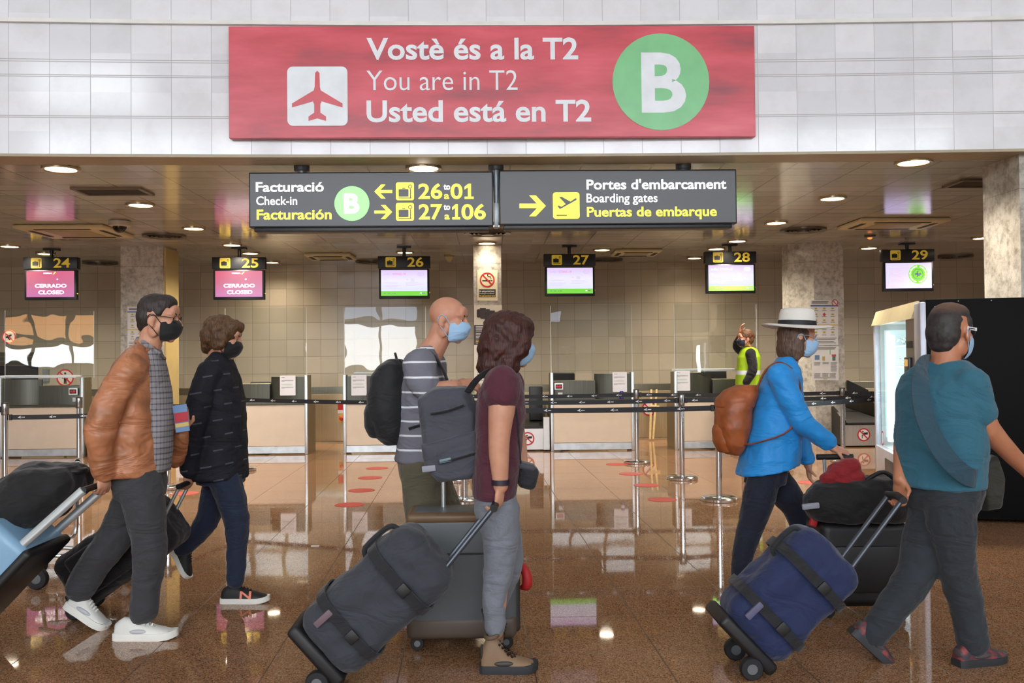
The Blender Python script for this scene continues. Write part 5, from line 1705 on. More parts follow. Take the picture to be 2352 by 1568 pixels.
F.torso(mb, [(320, 388, 1082, .105), (318, 394, 1030, .11), (316, 395, 960, .11), (316, 391, 900, .11), (318, 382, 850, .105), (322, 374, 818, .085), (326, 368, 800, .066)])
sh = fuse(mb, 'shirt', shirt.m, F.root, 0.009, 4, 0.008, 0.07)
mb = MB().tube([J(316, 783, 0), J(334, 792, -.068), J(362, 812, -.045), J(372, 820, 0), J(362, 812, .045), J(334, 792, .068)], [(.012, .024)] * 6, 10, closed=True)
mb.build('shirt_collar', shirt.m, sh)
slate = cloth('trousers_charcoal', '#3d3d41', '#2b2b2f')
mb = MB()
F.torso(mb, [(268, 374, 1140, .16), (262, 376, 1105, .175), (266, 372, 1070, .17)])
F.limb(mb, [(322, 1115, -.085), (334, 1180, -.09), (344, 1255, -.09), (338, 1330, -.09), (330, 1402, -.09)], [.112, .100, .086, .074, .070], 4)
F.limb(mb, [(318, 1115, .085), (292, 1180, .09), (256, 1245, .09), (216, 1300, .09), (184, 1350, .09)], [.112, .100, .088, .080, .076], 4)
fuse(mb, 'trousers', slate, F.root, 0.009, 5, 0.02, 0.08)
sneaker = mat('sneaker_white', '#d9d8d2', 0.5, bump=0.3, bs=120); sole_w = mat('sole_white', '#e6e4dd', 0.5); lace_w = mat('lace_white', '#eeeeea', 0.6)
h = G(281, 1455); t_ = G(418, 1455); h.y = t_.y = 4.66
F.shoe(h, t_, sneaker, sole_w, .050, .01, mat('sneaker_grey', '#b9bbbf', 0.4), laces=lace_w, sole_h=.036)
F.shoe(J(150, 1392, .09), J(243, 1450, .09), sneaker, sole_w, .050, .01, mat('sneaker_grey', '#b9bbbf'), laces=lace_w, sole_h=.036, up=V((.55, 0, .83)))
F.mask(black_mask)
F.glasses(dark_frame)
mb = MB()
mb.ell(F.hp(-.020, 0, .052), (.098, .080, .080), F.hR); mb.ell(F.hp(-.052, 0, .010), (.066, .076, .078), F.hR)
mb.ell(F.hp(.020, 0, .088), (.062, .066, .044), F.hR); mb.ell(F.hp(-.070, 0, -.035), (.036, .055, .045), F.hR)
for s in (-1, 1): mb.ell(F.hp(.012, s * .066, .040), (.026, .014, .034), F.hR)
hair(F, mb, 'hair', hair_mat('hair_dark', '#171210', '#3a2f2a'), .006, .02)

# leaflet he holds
o = thing('leaflet', J(414, 990, .05), 'colourful leaflet held up by the tan jacket man', 'leaflet')
lf = MB(); c = J(416, 960, .035)
R_ = Matrix.Rotation(.5, 3, 'Z') @ Matrix.Rotation(-.12, 3, 'Y')
lf.box(c, (.07, .004, .14), R_); lf.build('sheet', mat('leaflet_blue', '#6f8fb8', 0.5), o, smooth=False)
MB().box(c + R_ @ V((0, -.003, .005)), (.066, .003, .05), R_).build('red_panel', mat('leaflet_red', '#b8323f', 0.5), o, smooth=False)
MB().box(c + R_ @ V((0, -.003, -.035)), (.066, .003, .02), R_).build('yellow_panel', mat('leaflet_yellow', '#d3b568', 0.5), o, smooth=False)

# ------------------------------------------------------------------ 2 woman in the dark coat
F = Fig(5.40, 520, 'woman in long dark navy coat and black mask with short brown hair')
F.head(514, 778, 0, 0.05, 0.22, 0, .97, neck=(500, 838), nr=.05)
J = F.J; b = F.body
F.torso(b, [(460, 540, 1095, .14), (455, 535, 960, .13), (460, 535, 880, .15), (480, 525, 842, .07)])
F.limb(b, [(478, 862, -.155), (452, 975, -.20), (434, 1080, -.19)], [.045, .038, .027])
F.limb(b, [(500, 862, .155), (520, 970, .19), (545, 1050, .17)], [.045, .038, .027])
F.limb(b, [(515, 1100, -.08), (541, 1200, -.08), (541, 1338, -.08)], [.075, .052, .036])
F.limb(b, [(505, 1100, .08), (480, 1196, .08), (425, 1262, .10)], [.075, .052, .036])
F.hand(J(434, 1078, -.19), V((-.05, 0, -1)), V((-.8, .42, 0)), 1, .85, .92)
F.finish(skin_a)
F.eyes()
ct = NT('navy_coat_dashes')
X, Y, Z = ct.xyz()
row = ct.math('FLOOR', ct.math('DIVIDE', Z, .085))
sh_ = ct.math('MULTIPLY', ct.math('MODULO', ct.math('ADD', row, 100), 2), .075)
u_ = ct.math('MODULO', ct.math('ADD', ct.math('ADD', X, ct.math('MULTIPLY', Y, .7)), ct.math('ADD', sh_, 15.0)), .15)
v_ = ct.math('MODULO', ct.math('ADD', ct.math('ADD', Z, ct.math('MULTIPLY', X, -.15)), 10), .085)
d = ct.math('MULTIPLY', ct.math('LESS_THAN', u_, .062), ct.math('LESS_THAN', v_, .008))
fade = ct.noise(7, 2)
ct.set(Base_Color=ct.mix(ct.math('MULTIPLY', d, ct.math('MULTIPLY', fade, .9)), col4('#11131f'), col4('#6d737c')), Roughness=0.8)
ct.bump(ct.noise(200, 2), .2, .002)
folds(ct)
mb = MB()
F.torso(mb, [(430, 568, 1097, .20), (430, 567, 1040, .195), (432, 564, 980, .19), (438, 560, 920, .185), (448, 549, 870, .185), (466, 537, 838, .165), (482, 528, 818, .10), (488, 522, 806, .07)])
F.limb(mb, [(480, 856, -.15), (462, 905, -.19), (447, 975, -.215), (438, 1030, -.205), (434, 1078, -.195)], [.074, .070, .066, .058, .052], 4)
F.limb(mb, [(502, 856, .15), (520, 970, .19), (545, 1045, .17)], [.072, .064, .052], 4)
fuse(mb, 'coat', ct.m, F.root, 0.009, 6, 0.02, 0.10)
navy = cloth('trousers_navy', '#1d2a44', '#141d32')
mb = MB()
F.limb(mb, [(515, 1095, -.08), (532, 1150, -.08), (545, 1205, -.08), (543, 1270, -.08), (541, 1334, -.08)], [.095, .085, .070, .058, .050], 4)
F.limb(mb, [(505, 1095, .08), (490, 1150, .08), (474, 1198, .08), (440, 1240, .09), (415, 1264, .10)], [.095, .082, .068, .058, .050], 4)
F.torso(mb, [(455, 560, 1110, .15), (450, 560, 1080, .16)])
fuse(mb, 'trousers', navy, F.root, 0.008, 4, 0.014, 0.07)
run = mat('runner_black', '#151517', 0.6, bump=.3, bs=140)
h = G(515, 1378); t_ = G(622, 1378); h.y = t_.y = 5.32
F.shoe(h, t_, run, sole_w, .044, .0, None, logo=mat('logo_salmon', '#f0856c', 0.4), laces=mat('lace_black', '#101012', .6), sole_h=.030)
F.shoe(J(392, 1258, .10), J(428, 1330, .10), run, sole_w, .044, .0, None, laces=mat('lace_black', '#101012'), up=V((.9, 0, .4)))
F.mask(black_mask)
mb = MB()
mb.ell(F.hp(-.022, 0, .048), (.112, .098, .092), F.hR); mb.ell(F.hp(-.065, 0, .0), (.075, .090, .085), F.hR); mb.ell(F.hp(.042, 0, .085), (.062, .080, .042), F.hR)
for s in (-1, 1): mb.ell(F.hp(-.01, s * .078, -.01), (.052, .024, .062), F.hR)
mb.ell(F.hp(-.085, 0, -.060), (.038, .062, .048), F.hR)
hair(F, mb, 'hair', hair_mat('hair_brown', '#342114', '#74512f'), .022, .035)

# ------------------------------------------------------------------ 3 man with the striped shirt
F = Fig(4.90, 975, 'bald man in grey striped t-shirt and olive trousers wearing blue mask')
F.head(1030, 735, 0, -0.25, 0.18, 0, 1.02, neck=(985, 815), nr=.062)
J = F.J; b = F.body
F.torso(b, [(930, 1010, 1060, .15), (930, 1015, 950, .15), (935, 1010, 860, .16), (960, 1005, 815, .08)])
F.limb(b, [(968, 838, -.17), (972, 895, -.22), (1046, 886, -.26)], [.058, .050, .034])
F.limb(b, [(990, 838, .17), (1020, 930, .20), (1062, 960, .12)], [.055, .045, .032])
F.limb(b, [(975, 1070, -.09), (978, 1230, -.09), (975, 1405, -.09)], [.08, .058, .04])
F.limb(b, [(980, 1070, .09), (1040, 1215, .09), (1060, 1390, .09)], [.08, .058, .04])
F.hand(J(1046, 886, -.26), V((1, .15, .1)), V((.2, .6, -.6)), 1, .8)
F.hand(J(1062, 960, .12), V((.8, -.2, -.5)), V((.2, -.5, -.7)), -1, .8)
F.finish(skin_b)
F.eyes()
st = NT('grey_striped_jersey')
X, Y, Z = st.xyz()
zz = st.math('ADD', Z, st.math('MULTIPLY', st.noise(3, 2), .03))
l_ = st.line(zz, .076, .010, .02)
st.set(Base_Color=st.mix(l_, col4('#73737e'), col4('#e2e4ea')), Roughness=0.85)
st.bump(st.noise(220, 2), .2, .002)
folds(st)
mb = MB()
F.torso(mb, [(908, 1030, 1058, .19), (912, 1030, 1000, .185), (915, 1030, 940, .185), (920, 1028, 890, .20), (930, 1018, 850, .205), (948, 1008, 818, .17), (962, 1002, 802, .10), (966, 1000, 794, .075)])
F.limb(mb, [(965, 838, -.165), (966, 862, -.20), (978, 885, -.225)], [.092, .088, .080], 4)
F.limb(mb, [(990, 838, .165), (1005, 890, .20)], [.085, .072], 4)
fuse(mb, 'striped_shirt', st.m, F.root, 0.009, 5, 0.018, 0.09)
olive_c = cloth('trousers_olive', '#625d49', '#504b3a')
mb = MB()
F.torso(mb, [(920, 1028, 1100, .16), (914, 1030, 1050, .18), (918, 1028, 1020, .175)])
F.limb(mb, [(968, 1075, -.085), (972, 1150, -.09), (976, 1235, -.09), (975, 1320, -.09), (977, 1402, -.09)], [.115, .104, .088, .076, .068], 4)
F.limb(mb, [(985, 1075, .085), (1010, 1150, .09), (1045, 1220, .09), (1055, 1310, .09), (1062, 1392, .09)], [.112, .100, .086, .074, .066], 4)
fuse(mb, 'trousers', olive_c, F.root, 0.009, 5, 0.018, 0.09)
h = G(962, 1432); t_ = G(1085, 1432); h.y = t_.y = 4.80
F.shoe(h, t_, run, mat('sole_grey', '#9a9a98', .6), .048, .0, None, laces=lace_w)
h2 = V((J(1050, 1400, .09).x, 4.99, 0)); 
F.shoe(h2, h2 + V((.28, 0, 0)), run, mat('sole_grey', '#9a9a98'), .048, 0, None, laces=lace_w)
F.mask(blue_mask, True, 1.03)
MB().lathe([(.030, -.010), (.034, -.010), (.034, .010), (.030, .010)], J(1040, 887, -.255), 20, Matrix.Rotation(math.radians(90), 3, 'Y')).build('watch', mat('watch_steel', '#c8ccd2', .25, .8), F.root)
F3 = F
# black backpack on his back
bk = cloth('backpack_black', '#14161a', '#0d0e11', .75)
o = thing('backpack', J(900, 1020, 0), 'large black backpack on the back of the striped shirt man', 'backpack')
mb = MB()
F.torso(mb, [(884, 925, 1020, .09), (862, 938, 1000, .14), (846, 942, 960, .155), (842, 940, 910, .155), (852, 936, 865, .145), (872, 930, 838, .12), (895, 925, 824, .08)])
mp = fuse(mb, 'main_bag', bk, o, .009, 5, .012, .08)
mb = MB()
F.torso(mb, [(850, 900, 1004, .09), (838, 900, 980, .115), (836, 900, 945, .115), (842, 900, 925, .10)])
fuse(mb, 'front_pocket', bk, o, .009, 5, .006, .06)
for s, dy in ((-1, -.10), (1, .10)):
    mb = MB().tube([J(930, 832, dy), J(955, 806, dy * 1.1), J(985, 806, dy * 1.15), J(1016, 845, dy * 1.2), J(1030, 900, dy * 1.25), J(1005, 960, dy * 1.7), J(940, 985, dy * 1.75)], [(.028, .008)] * 7, 10, sub=4)
    mb.build('shoulder_strap', bk, o)
MB().tube([J(912, 828, -.03), J(908, 812, 0), J(912, 828, .03)], .007, 8, sub=4).build('carry_loop', bk, o)

# ------------------------------------------------------------------ 4 woman in the maroon t-shirt
F = Fig(4.18, 1150, 'woman in maroon t-shirt and grey sweatpants with shaggy auburn hair')
F.head(1172, 785, 0, 0.25, 0.10, 0, .98, neck=(1152, 862), nr=.052)
J = F.J; b = F.body
F.torso(b, [(1100, 1185, 1140, .15), (1105, 1180, 1030, .13), (1105, 1190, 930, .14), (1125, 1180, 875, .12), (1135, 1175, 855, .06)])
F.limb(b, [(1152, 895, -.165), (1153, 930, -.185), (1146, 1020, -.195), (1150, 1115, -.185)], [.062, .060, .047, .034])
F.limb(b, [(1165, 895, .16), (1185, 1000, .19), (1200, 1085, .10)], [.055, .046, .03])
F.limb(b, [(1143, 1175, -.08), (1147, 1300, -.08), (1138, 1450, -.08)], [.062, .046, .036])
F.limb(b, [(1146, 1175, .08), (1160, 1240, .08), (1167, 1300, .08), (1148, 1360, .09), (1134, 1398, .10)], [.062, .05, .044, .036, .03])
F.hand(J(1150, 1114, -.185), V((-.10, 0, -1)), V((-.8, .42, 0)), 1, .85, .95)
F.finish(skin_a)
F.eyes()
maroon = cloth('tshirt_maroon', '#582234', '#431726')
mb = MB()
F.torso(mb, [(1086, 1186, 1140, .185), (1086, 1192, 1080, .18), (1090, 1200, 1010, .165), (1092, 1208, 950, .17), (1098, 1205, 905, .18), (1112, 1198, 872, .175), (1128, 1188, 852, .11), (1136, 1182, 842, .07)])
F.limb(mb, [(1152, 882, -.155), (1153, 905, -.180)], [.086, .080], 4)
F.limb(mb, [(1165, 882, .155), (1172, 910, .178)], [.082, .074], 4)
fuse(mb, 'tshirt', maroon, F.root, .009, 5, .014, .09)
heather = cloth('sweatpants_heather', '#8a8e98', '#50545e', .9, 420, .3)
mb = MB()
F.torso(mb, [(1090, 1186, 1180, .165), (1088, 1187, 1140, .18), (1092, 1184, 1110, .17)])
F.limb(mb, [(1143, 1175, -.08), (1150, 1240, -.08), (1146, 1305, -.08), (1136, 1375, -.08), (1138, 1442, -.08)], [.098, .082, .068, .054, .046], 4)
F.limb(mb, [(1146, 1175, .08), (1160, 1240, .08), (1168, 1300, .08), (1148, 1360, .09), (1132, 1408, .10)], [.098, .080, .066, .054, .046], 4)
fuse(mb, 'sweatpants', heather, F.root, .008, 4, .014, .06)
boot = mat('boot_tan', '#84694f', .6, bump=.3, bs=150); boot_sole = mat('boot_sole', '#2a2c30', .6); bl = mat('lace_brown', '#3a2618', .6)
h = G(1103, 1537); t_ = G(1234, 1537); h.y = t_.y = 4.09
F.shoe(h, t_, boot, boot_sole, .050, .062, mat('boot_trim', '#3f3a36', .5), laces=bl, sole_h=.036)
F.shoe(J(1106, 1402, .10), J(1136, 1508, .10), boot, boot_sole, .046, .0, None, laces=bl, sole_h=.036, up=V((.92, 0, .4)))
MB().lathe([(.036, -.012), (.040, -.012), (.040, .012), (.036, .012)], J(1150, 1107, -.185), 20).build('bracelet', mat('bracelet_dark', '#2a2030', .5), F.root)
F.mask(blue_mask)
mb = MB()
mb.ell(F.hp(-.020, 0, .045), (.118, .108, .100), F.hR); mb.ell(F.hp(-.060, 0, -.030), (.090, .105, .110), F.hR); mb.ell(F.hp(.038, 0, .082), (.066, .088, .048), F.hR)
mb.ell(F.hp(-.080, 0, -.115), (.065, .085, .070), F.hR)
for s in (-1, 1):
    mb.ell(F.hp(.005, s * .088, -.01), (.068, .032, .090), F.hR); mb.ell(F.hp(-.02, s * .078, -.105), (.055, .036, .060), F.hR)
hair(F, mb, 'hair', hair_mat('hair_auburn', '#200c07', '#4e1f12'), .028, .045)
# grey shoulder bag on her back
bag_g = cloth('bag_slate', '#4a4b55', '#3b3c45', .8); bag_d = cloth('bag_dark', '#202127', '#17181d', .8)
o = thing('shoulder_bag', J(1035, 1095, .1), 'grey flap backpack slung from the shoulder of the maroon shirt woman', 'bag')
mb = MB()
def slab(F, mb, quad, dy, half, seg=5):
    """padded slab: quad of pixels at depth offset dy, half thickness"""
    P = [F.J(a, b_, dy) for a, b_ in quad]
    c = sum(P, V((0, 0, 0))) / len(P)
    R = []
    for k, sc in ((-1, .78), (-.72, .95), (0, 1.0), (.72, .95), (1, .78)):
        ring = []
        n = len(P)
        for i in range(n):
            a0, a1 = P[i], P[(i + 1) % n]
            for q in range(seg):
                p = a0.lerp(a1, q / seg)
                ring.append(c + (p - c) * sc + V((0, half * k, 0)))
        R.append(ring)
    mb.loft(R)
slab(F, mb, ((958, 912), (1000, 888), (1072, 884), (1098, 930), (1104, 1050), (1085, 1095), (1010, 1104), (975, 1070)), .10, .12)
mbag = fuse(mb, 'main_bag', bag_g, o, .009, 6, .014, .10)
mb = MB(); slab(F, mb, ((966, 1020), (1096, 985), (1108, 1060), (1088, 1098), (1008, 1108), (976, 1074)), .0, .05); fuse(mb, 'front_pocket', bag_g, o, .008, 5, .006, .06)
MB().tube([J(990, 950, -.03), J(1030, 942, -.035), J(1064, 930, -.03)], [(.014, .006)] * 3, 8, sub=3).build('buckle_strap', bag_d, o)
MB().tube([J(1010, 1062, -.06), J(1050, 1052, -.062), J(1092, 1040, -.055)], [(.014, .006)] * 3, 8, sub=3).build('buckle_strap', bag_d, o)
MB().box(J(1023, 1057, -.068), (.055, .012, .020), Matrix.Rotation(-.2, 3, 'Y'), .004).build('teal_buckle', mat('buckle_teal', '#5d747a', .4), o)
MB().box(J(985, 1076, -.050), (.062, .012, .028), Matrix.Rotation(-.1, 3, 'Y'), .004).build('pale_patch', mat('patch_grey', '#8d8f9b', .6), o)
MB().tube([J(1075, 900, .02), J(1095, 872, -.04), J(1122, 852, -.08), J(1155, 843, -.06), J(1188, 850, 0)], [(.022, .007)] * 5, 10, sub=4).build('shoulder_strap', bag_d, o)
MB().tube([J(1092, 1060, -.02), J(1125, 1010, -.14), J(1180, 960, -.10)], [(.012, .005)] * 3, 8, sub=4).build('side_strap', bag_d, o)
# pouch at her front
o = thing('camera_pouch', J(1215, 1125, -.02), 'small black pouch hanging in front of the maroon shirt woman', 'pouch')
MB().box(J(1213, 1095, -.02), (.085, .09, .105), Matrix.Rotation(.25, 3, 'Y'), .026, 4).build('pouch_body', bag_d, o)
MB().box(J(1210, 1070, -.02), (.075, .092, .03), Matrix.Rotation(.25, 3, 'Y'), .012, 3).build('pouch_lid', bag_g, o)
MB().tube([J(1195, 1072, -.05), J(1190, 1020, -.10), J(1185, 950, -.15), J(1170, 880, -.12)], [(.008, .004)] * 4, 8, sub=3).build('pouch_strap', bag_d, o)

# ------------------------------------------------------------------ 5 woman with the white hat
F = Fig(5.25, 1740, 'woman in bright blue jacket, white brimmed hat and light blue mask')
F.head(1832, 776, 0, 0.0, 0.10, 0, .96, neck=(1808, 842), nr=.05)
J = F.J; b = F.body
F.torso(b, [(1730, 1815, 1085, .14), (1750, 1820, 970, .13), (1765, 1825, 890, .14), (1785, 1825, 850, .07)])
F.limb(b, [(1792, 870, -.15), (1842, 968, -.20), (1915, 1028, -.20)], [.045, .038, .026])
F.limb(b, [(1805, 870, .15), (1830, 980, .19), (1856, 1068, .16)], [.045, .038, .026])
F.limb(b, [(1760, 1090, -.08), (1722, 1215, -.08), (1697, 1345, -.08)], [.075, .054, .036])
F.limb(b, [(1770, 1090, .08), (1828, 1180, .08), (1868, 1325, .08)], [.075, .054, .036])
F.hand(J(1912, 1026, -.20), V((.9, 0, -.35)), V((-.2, .3, -.9)), -1, .75, .93)
F.hand(J(1855, 1066, .16), V((.1, -.1, -1)), V((.9, -.3, 0)), 1, .7, .93)
F.finish(skin_a)
F.eyes()
blue_j = cloth('jacket_azure', '#1b98e8', '#1684d2', .6, 200, .06, .15)
mb = MB()
F.torso(mb, [(1693, 1832, 1078, .20, -.20), (1706, 1836, 1030, .19, -.12), (1722, 1842, 970, .18, -.06), (1735, 1840, 920, .18), (1748, 1836, 880, .185), (1766, 1832, 850, .165), (1782, 1826, 832, .10), (1788, 1822, 820, .072)])
F.limb(mb, [(1792, 864, -.145), (1812, 910, -.19), (1842, 965, -.205), (1876, 996, -.205), (1900, 1014, -.20)], [.074, .070, .064, .056, .052], 4)
F.limb(mb, [(1805, 864, .145), (1828, 975, .19), (1852, 1052, .165)], [.072, .064, .052], 4)
fuse(mb, 'jacket', blue_j, F.root, .009, 6, .022, .10)
jeans = cloth('jeans_dark_navy', '#131a30', '#0d1222')
mb = MB()
F.torso(mb, [(1712, 1800, 1110, .15), (1722, 1806, 1070, .14)])
F.limb(mb, [(1758, 1085, -.08), (1742, 1150, -.08), (1722, 1215, -.08), (1704, 1280, -.08), (1698, 1338, -.08)], [.092, .092, .072, .058, .050], 4)
F.limb(mb, [(1768, 1085, .08), (1806, 1135, .08), (1834, 1185, .08), (1852, 1260, .08), (1866, 1320, .08)], [.094, .090, .072, .058, .050], 4)
fuse(mb, 'jeans', jeans, F.root, .008, 4, .012, .07)
hik = mat('hiking_brown', '#7a5a48', .6, bump=.3, bs=140)
h = G(1668, 1380); t_ = G(1775, 1380); h.y = t_.y = 5.17
F.shoe(h, t_, hik, boot_sole, .044, .022, None, laces=mat('lace_pink', '#d85b62', .6), sole_h=.028)
MB().tube([V((h.x + .03, 5.17 - .036, .118)), V((h.x + .012, 5.17, .125)), V((h.x + .03, 5.17 + .036, .118)), V((h.x + .08, 5.17 + .036, .118)), V((h.x + .08, 5.17 - .036, .118))], .006, 8, closed=True).build('pink_collar', mat('collar_pink', '#e0565e', .6), F.root)
t2 = V((J(1900, 1380, .08).x, 5.33, 0)); F.shoe(t2 - V((.14, 0, 0)), t2 + V((.12, 0, .03)), hik, boot_sole, .044, .022, None, laces=mat('lace_pink', '#d85b62'), up=V((-.2, 0, 1)))
F.mask(blue_mask, True, 1.05)
F.glasses(mat('glasses_light', '#b9b0a6', .25, .5))
mb = MB()
mb.ell(F.hp(-.025, 0, .02), (.098, .084, .090), F.hR); mb.ell(F.hp(-.062, 0, -.06), (.058, .078, .085), F.hR)
for s in (-1, 1): mb.ell(F.hp(-.02, s * .072, -.06), (.040, .022, .080), F.hR)
hair(F, mb, 'hair', hair_mat('hair_ash', '#3b2a1f', '#6d5240'), .010, .03)
straw = mat('hat_straw_white', '#dcd8d0', .7, bump=.4, bs=160)
hc = F.hp(-.010, 0, .072); HR = F.hR @ Matrix.Rotation(-.06, 3, 'Y')
mb = MB(); R = []
for r, z in ((.194, -.010), (.196, -.006), (.170, .004), (.130, .004), (.104, .002), (.102, .03), (.098, .075), (.090, .098), (.066, .108), (.030, .102), (.002, .098)):
    R.append([hc + HR @ V((r * 1.08 * math.cos(2 * math.pi * k / 40) * F.hk, r * .94 * math.sin(2 * math.pi * k / 40) * F.hk, (z - .028 * (max(0, r - .12) / .07) * math.cos(4 * math.pi * k / 40) * -.35) * F.hk)) for k in range(40)])
for r, z in ((.150, -.012),):
    R.insert(0, [hc + HR @ V((r * 1.08 * math.cos(2 * math.pi * k / 40) * F.hk, r * .94 * math.sin(2 * math.pi * k / 40) * F.hk, z * F.hk)) for k in range(40)])
R.insert(0, [hc + HR @ V((.095 * 1.08 * math.cos(2 * math.pi * k / 40) * F.hk, .095 * .94 * math.sin(2 * math.pi * k / 40) * F.hk, -.012 * F.hk)) for k in range(40)])
hat = mb.loft(R).build('brimmed_hat', straw, F.root, angle=50)
mb = MB(); R = []
for r, z in ((.1045, .004), (.1065, .004), (.1045, .032), (.1025, .032)):
    R.append([hc + HR @ V((r * 1.08 * math.cos(2 * math.pi * k / 40) * F.hk, r * .94 * math.sin(2 * math.pi * k / 40) * F.hk, z * F.hk)) for k in range(40)])
mb.loft(R, cap=False).build('hat_band', mat('hat_band_black', '#17171c', .6), hat)
# brown leather backpack
cog = mat('cognac_leather', '#9c5228', .45, var=.25, vs=14, bump=.15, bs=120)
o = thing('leather_backpack', J(1685, 1045, 0), 'brown leather backpack worn over the bright blue jacket', 'backpack')
mb = MB()
F.torso(mb, [(1668, 1700, 1044, .07), (1652, 1714, 1020, .115), (1642, 1722, 980, .13), (1644, 1726, 940, .13), (1656, 1732, 910, .12), (1676, 1736, 892, .09)])
fuse(mb, 'main_bag', cog, o, .008, 5, .012, .07)
mb = MB(); F.torso(mb, [(1650, 1690, 1038, .06), (1638, 1690, 1015, .085), (1636, 1690, 985, .085), (1642, 1690, 972, .07)]); fuse(mb, 'front_pocket', cog, o, .008, 5, .006, .05)
mb = MB(); F.torso(mb, [(1642, 1730, 936, .12), (1646, 1736, 915, .125), (1664, 1742, 896, .105), (1690, 1742, 884, .07)]); fuse(mb, 'flap', cog, o, .008, 5, .008, .05)
for dy in (-.10, .10):
    MB().tube([J(1738, 895, dy), J(1760, 850, dy * 1.2), J(1790, 832, dy * 1.3), J(1826, 856, dy * 1.4), J(1838, 910, dy * 1.75), J(1815, 985, dy * 2.0), J(1745, 1015, dy * 1.9), J(1712, 1020, dy)], [(.016, .005)] * 8, 8, sub=4).build('shoulder_strap', cog, o)

# ------------------------------------------------------------------ 6 man in the teal t-shirt
F = Fig(4.12, 2165, 'man in teal t-shirt seen from behind with cross strap, slate trousers and red trail shoes', 0.62)
F.head(2182, 764, 0, 0.0, 0.06, 0, 1.10, neck=(2168, 848), nr=.064)
J = F.J; b = F.body
F.torso(b, [(2110, 2220, 1120, .15), (2105, 2225, 1000, .15), (2105, 2220, 900, .17), (2130, 2205, 850, .10)])
F.limb(b, [(2112, 892, .13), (2080, 985, .12), (2068, 1100, .02)], [.052, .046, .032])
F.limb(b, [(2240, 890, -.13), (2272, 985, -.12), (2372, 1092, .06)], [.058, .048, .033])
F.limb(b, [(2180, 1125, -.06), (2195, 1290, -.05), (2236, 1480, -.05)], [.08, .058, .04])
F.limb(b, [(2150, 1125, .06), (2105, 1320, .04), (1998, 1462, .03)], [.08, .058, .04])
F.hand(J(2068, 1098, .02), V((.0, -.05, -1)), V((-.85, -.5, 0)), -1, .85)
F.hand(J(2372, 1092, .06), V((.9, .25, -.4)), V((-.2, .8, -.3)), -1, .5)
F.finish(skin_c)
F.eyes()
teal = cloth('tshirt_teal', '#2f6a7e', '#27596c', .85, 240, .07)
mb = MB()
F.torso(mb, [(2074, 2242, 1118, .205), (2076, 2244, 1060, .20), (2074, 2246, 1000, .205), (2078, 2246, 940, .20), (2084, 2248, 895, .21), (2100, 2236, 862, .20), (2128, 2212, 838, .13), (2140, 2202, 828, .085)])
F.limb(mb, [(2112, 884, .12), (2104, 920, .125), (2094, 955, .125)], [.076, .072, .068], 4)
F.limb(mb, [(2228, 884, -.12), (2240, 918, -.125), (2250, 946, -.125)], [.082, .078, .076], 4)
ts = fuse(mb, 'tshirt', teal, F.root, .009, 6, .016, .10)
slate2 = cloth('trousers_slate', '#2c3239', '#20252b')
mb = MB()
F.torso(mb, [(2095, 2228, 1165, .175), (2086, 2236, 1120, .19), (2090, 2230, 1090, .185)])
F.limb(mb, [(2180, 1140, -.06), (2186, 1215, -.06), (2196, 1295, -.05), (2216, 1380, -.05), (2234, 1472, -.05)], [.118, .104, .086, .074, .070], 4)
F.limb(mb, [(2150, 1140, .06), (2130, 1230, .05), (2100, 1322, .04), (2050, 1395, .035), (2004, 1456, .03)], [.115, .102, .086, .074, .068], 4)
fuse(mb, 'trousers', slate2, F.root, .009, 5, .020, .09)
trail = NT('trail_shoe_red')
trail.set(Base_Color=trail.ramp(trail.noise(26, 2), [(0.40, col4('#33333a')), (0.5, col4('#5c3236')), (0.62, col4('#8e3b3c'))]), Roughness=.6)
h = G(2203, 1534); t_ = G(2336, 1534); h.y = 4.05; t_.y = 4.12; h.z = t_.z = 0
F.shoe(h, t_, trail.m, boot_sole, .050, .0, mat('trail_trim', '#4e4548', .5), laces=mat('lace_red', '#a0383a', .6), sole_h=.032)
F.shoe(J(1950, 1452, .03), J(2046, 1541, .03), trail.m, boot_sole, .050, .0, mat('trail_trim', '#4e4548'), laces=mat('lace_red', '#a0383a'), sole_h=.032, up=V((.68, 0, .73)))
F.mask(blue_mask)
mb = MB()
mb.ell(F.hp(-.030, 0, .036), (.092, .082, .088), F.hR); mb.ell(F.hp(-.058, 0, -.005), (.064, .078, .082), F.hR); mb.ell(F.hp(-.070, 0, -.05), (.036, .058, .042), F.hR)
mb.ell(F.hp(.022, 0, .080), (.066, .072, .050), F.hR); mb.ell(F.hp(-.006, 0, .070), (.092, .080, .062), F.hR)
for s in (-1, 1): mb.ell(F.hp(.014, s * .066, .036), (.034, .016, .042), F.hR)
ht = NT('hair_thinning')
n = ht.noise(40, 3); 
X, Y, Z = ht.xyz()
hz = F.hp(-.03, 0, .075).z
cr = ht.math('MULTIPLY', ht.math('SUBTRACT', Z, hz), 11.0)
cr = ht.math('MINIMUM', ht.math('MAXIMUM', cr, 0.0), 0.55)
ht.set(Base_Color=ht.mix(cr, ht.ramp(n, [(0.3, col4('#201c1b')), (0.7, col4('#3a3432'))]), col4('#94694f')), Roughness=.6)
ht.bump(n, .5, .004)
hair(F, mb, 'hair', ht.m, .004, .02)
g = F.glasses(dark_frame)
mb = MB()
for k in range(7):
    mb.box(F.hp(.056 - k * .013, -.080 - .001 * k, .016), (.006, .005, .014), F.hR)
mb.build('checked_temple', mat('temple_white', '#e8e8e8', .4), g)
strap_m = cloth('strap_teal_dark', '#274a5a', '#1f3c4a', .8)
o = thing('crossbody_bag', J(2262, 1165, -.06), 'dark crossbody bag with long strap over the teal t-shirt', 'bag')
mb = MB()
for p_ in ():
    pass
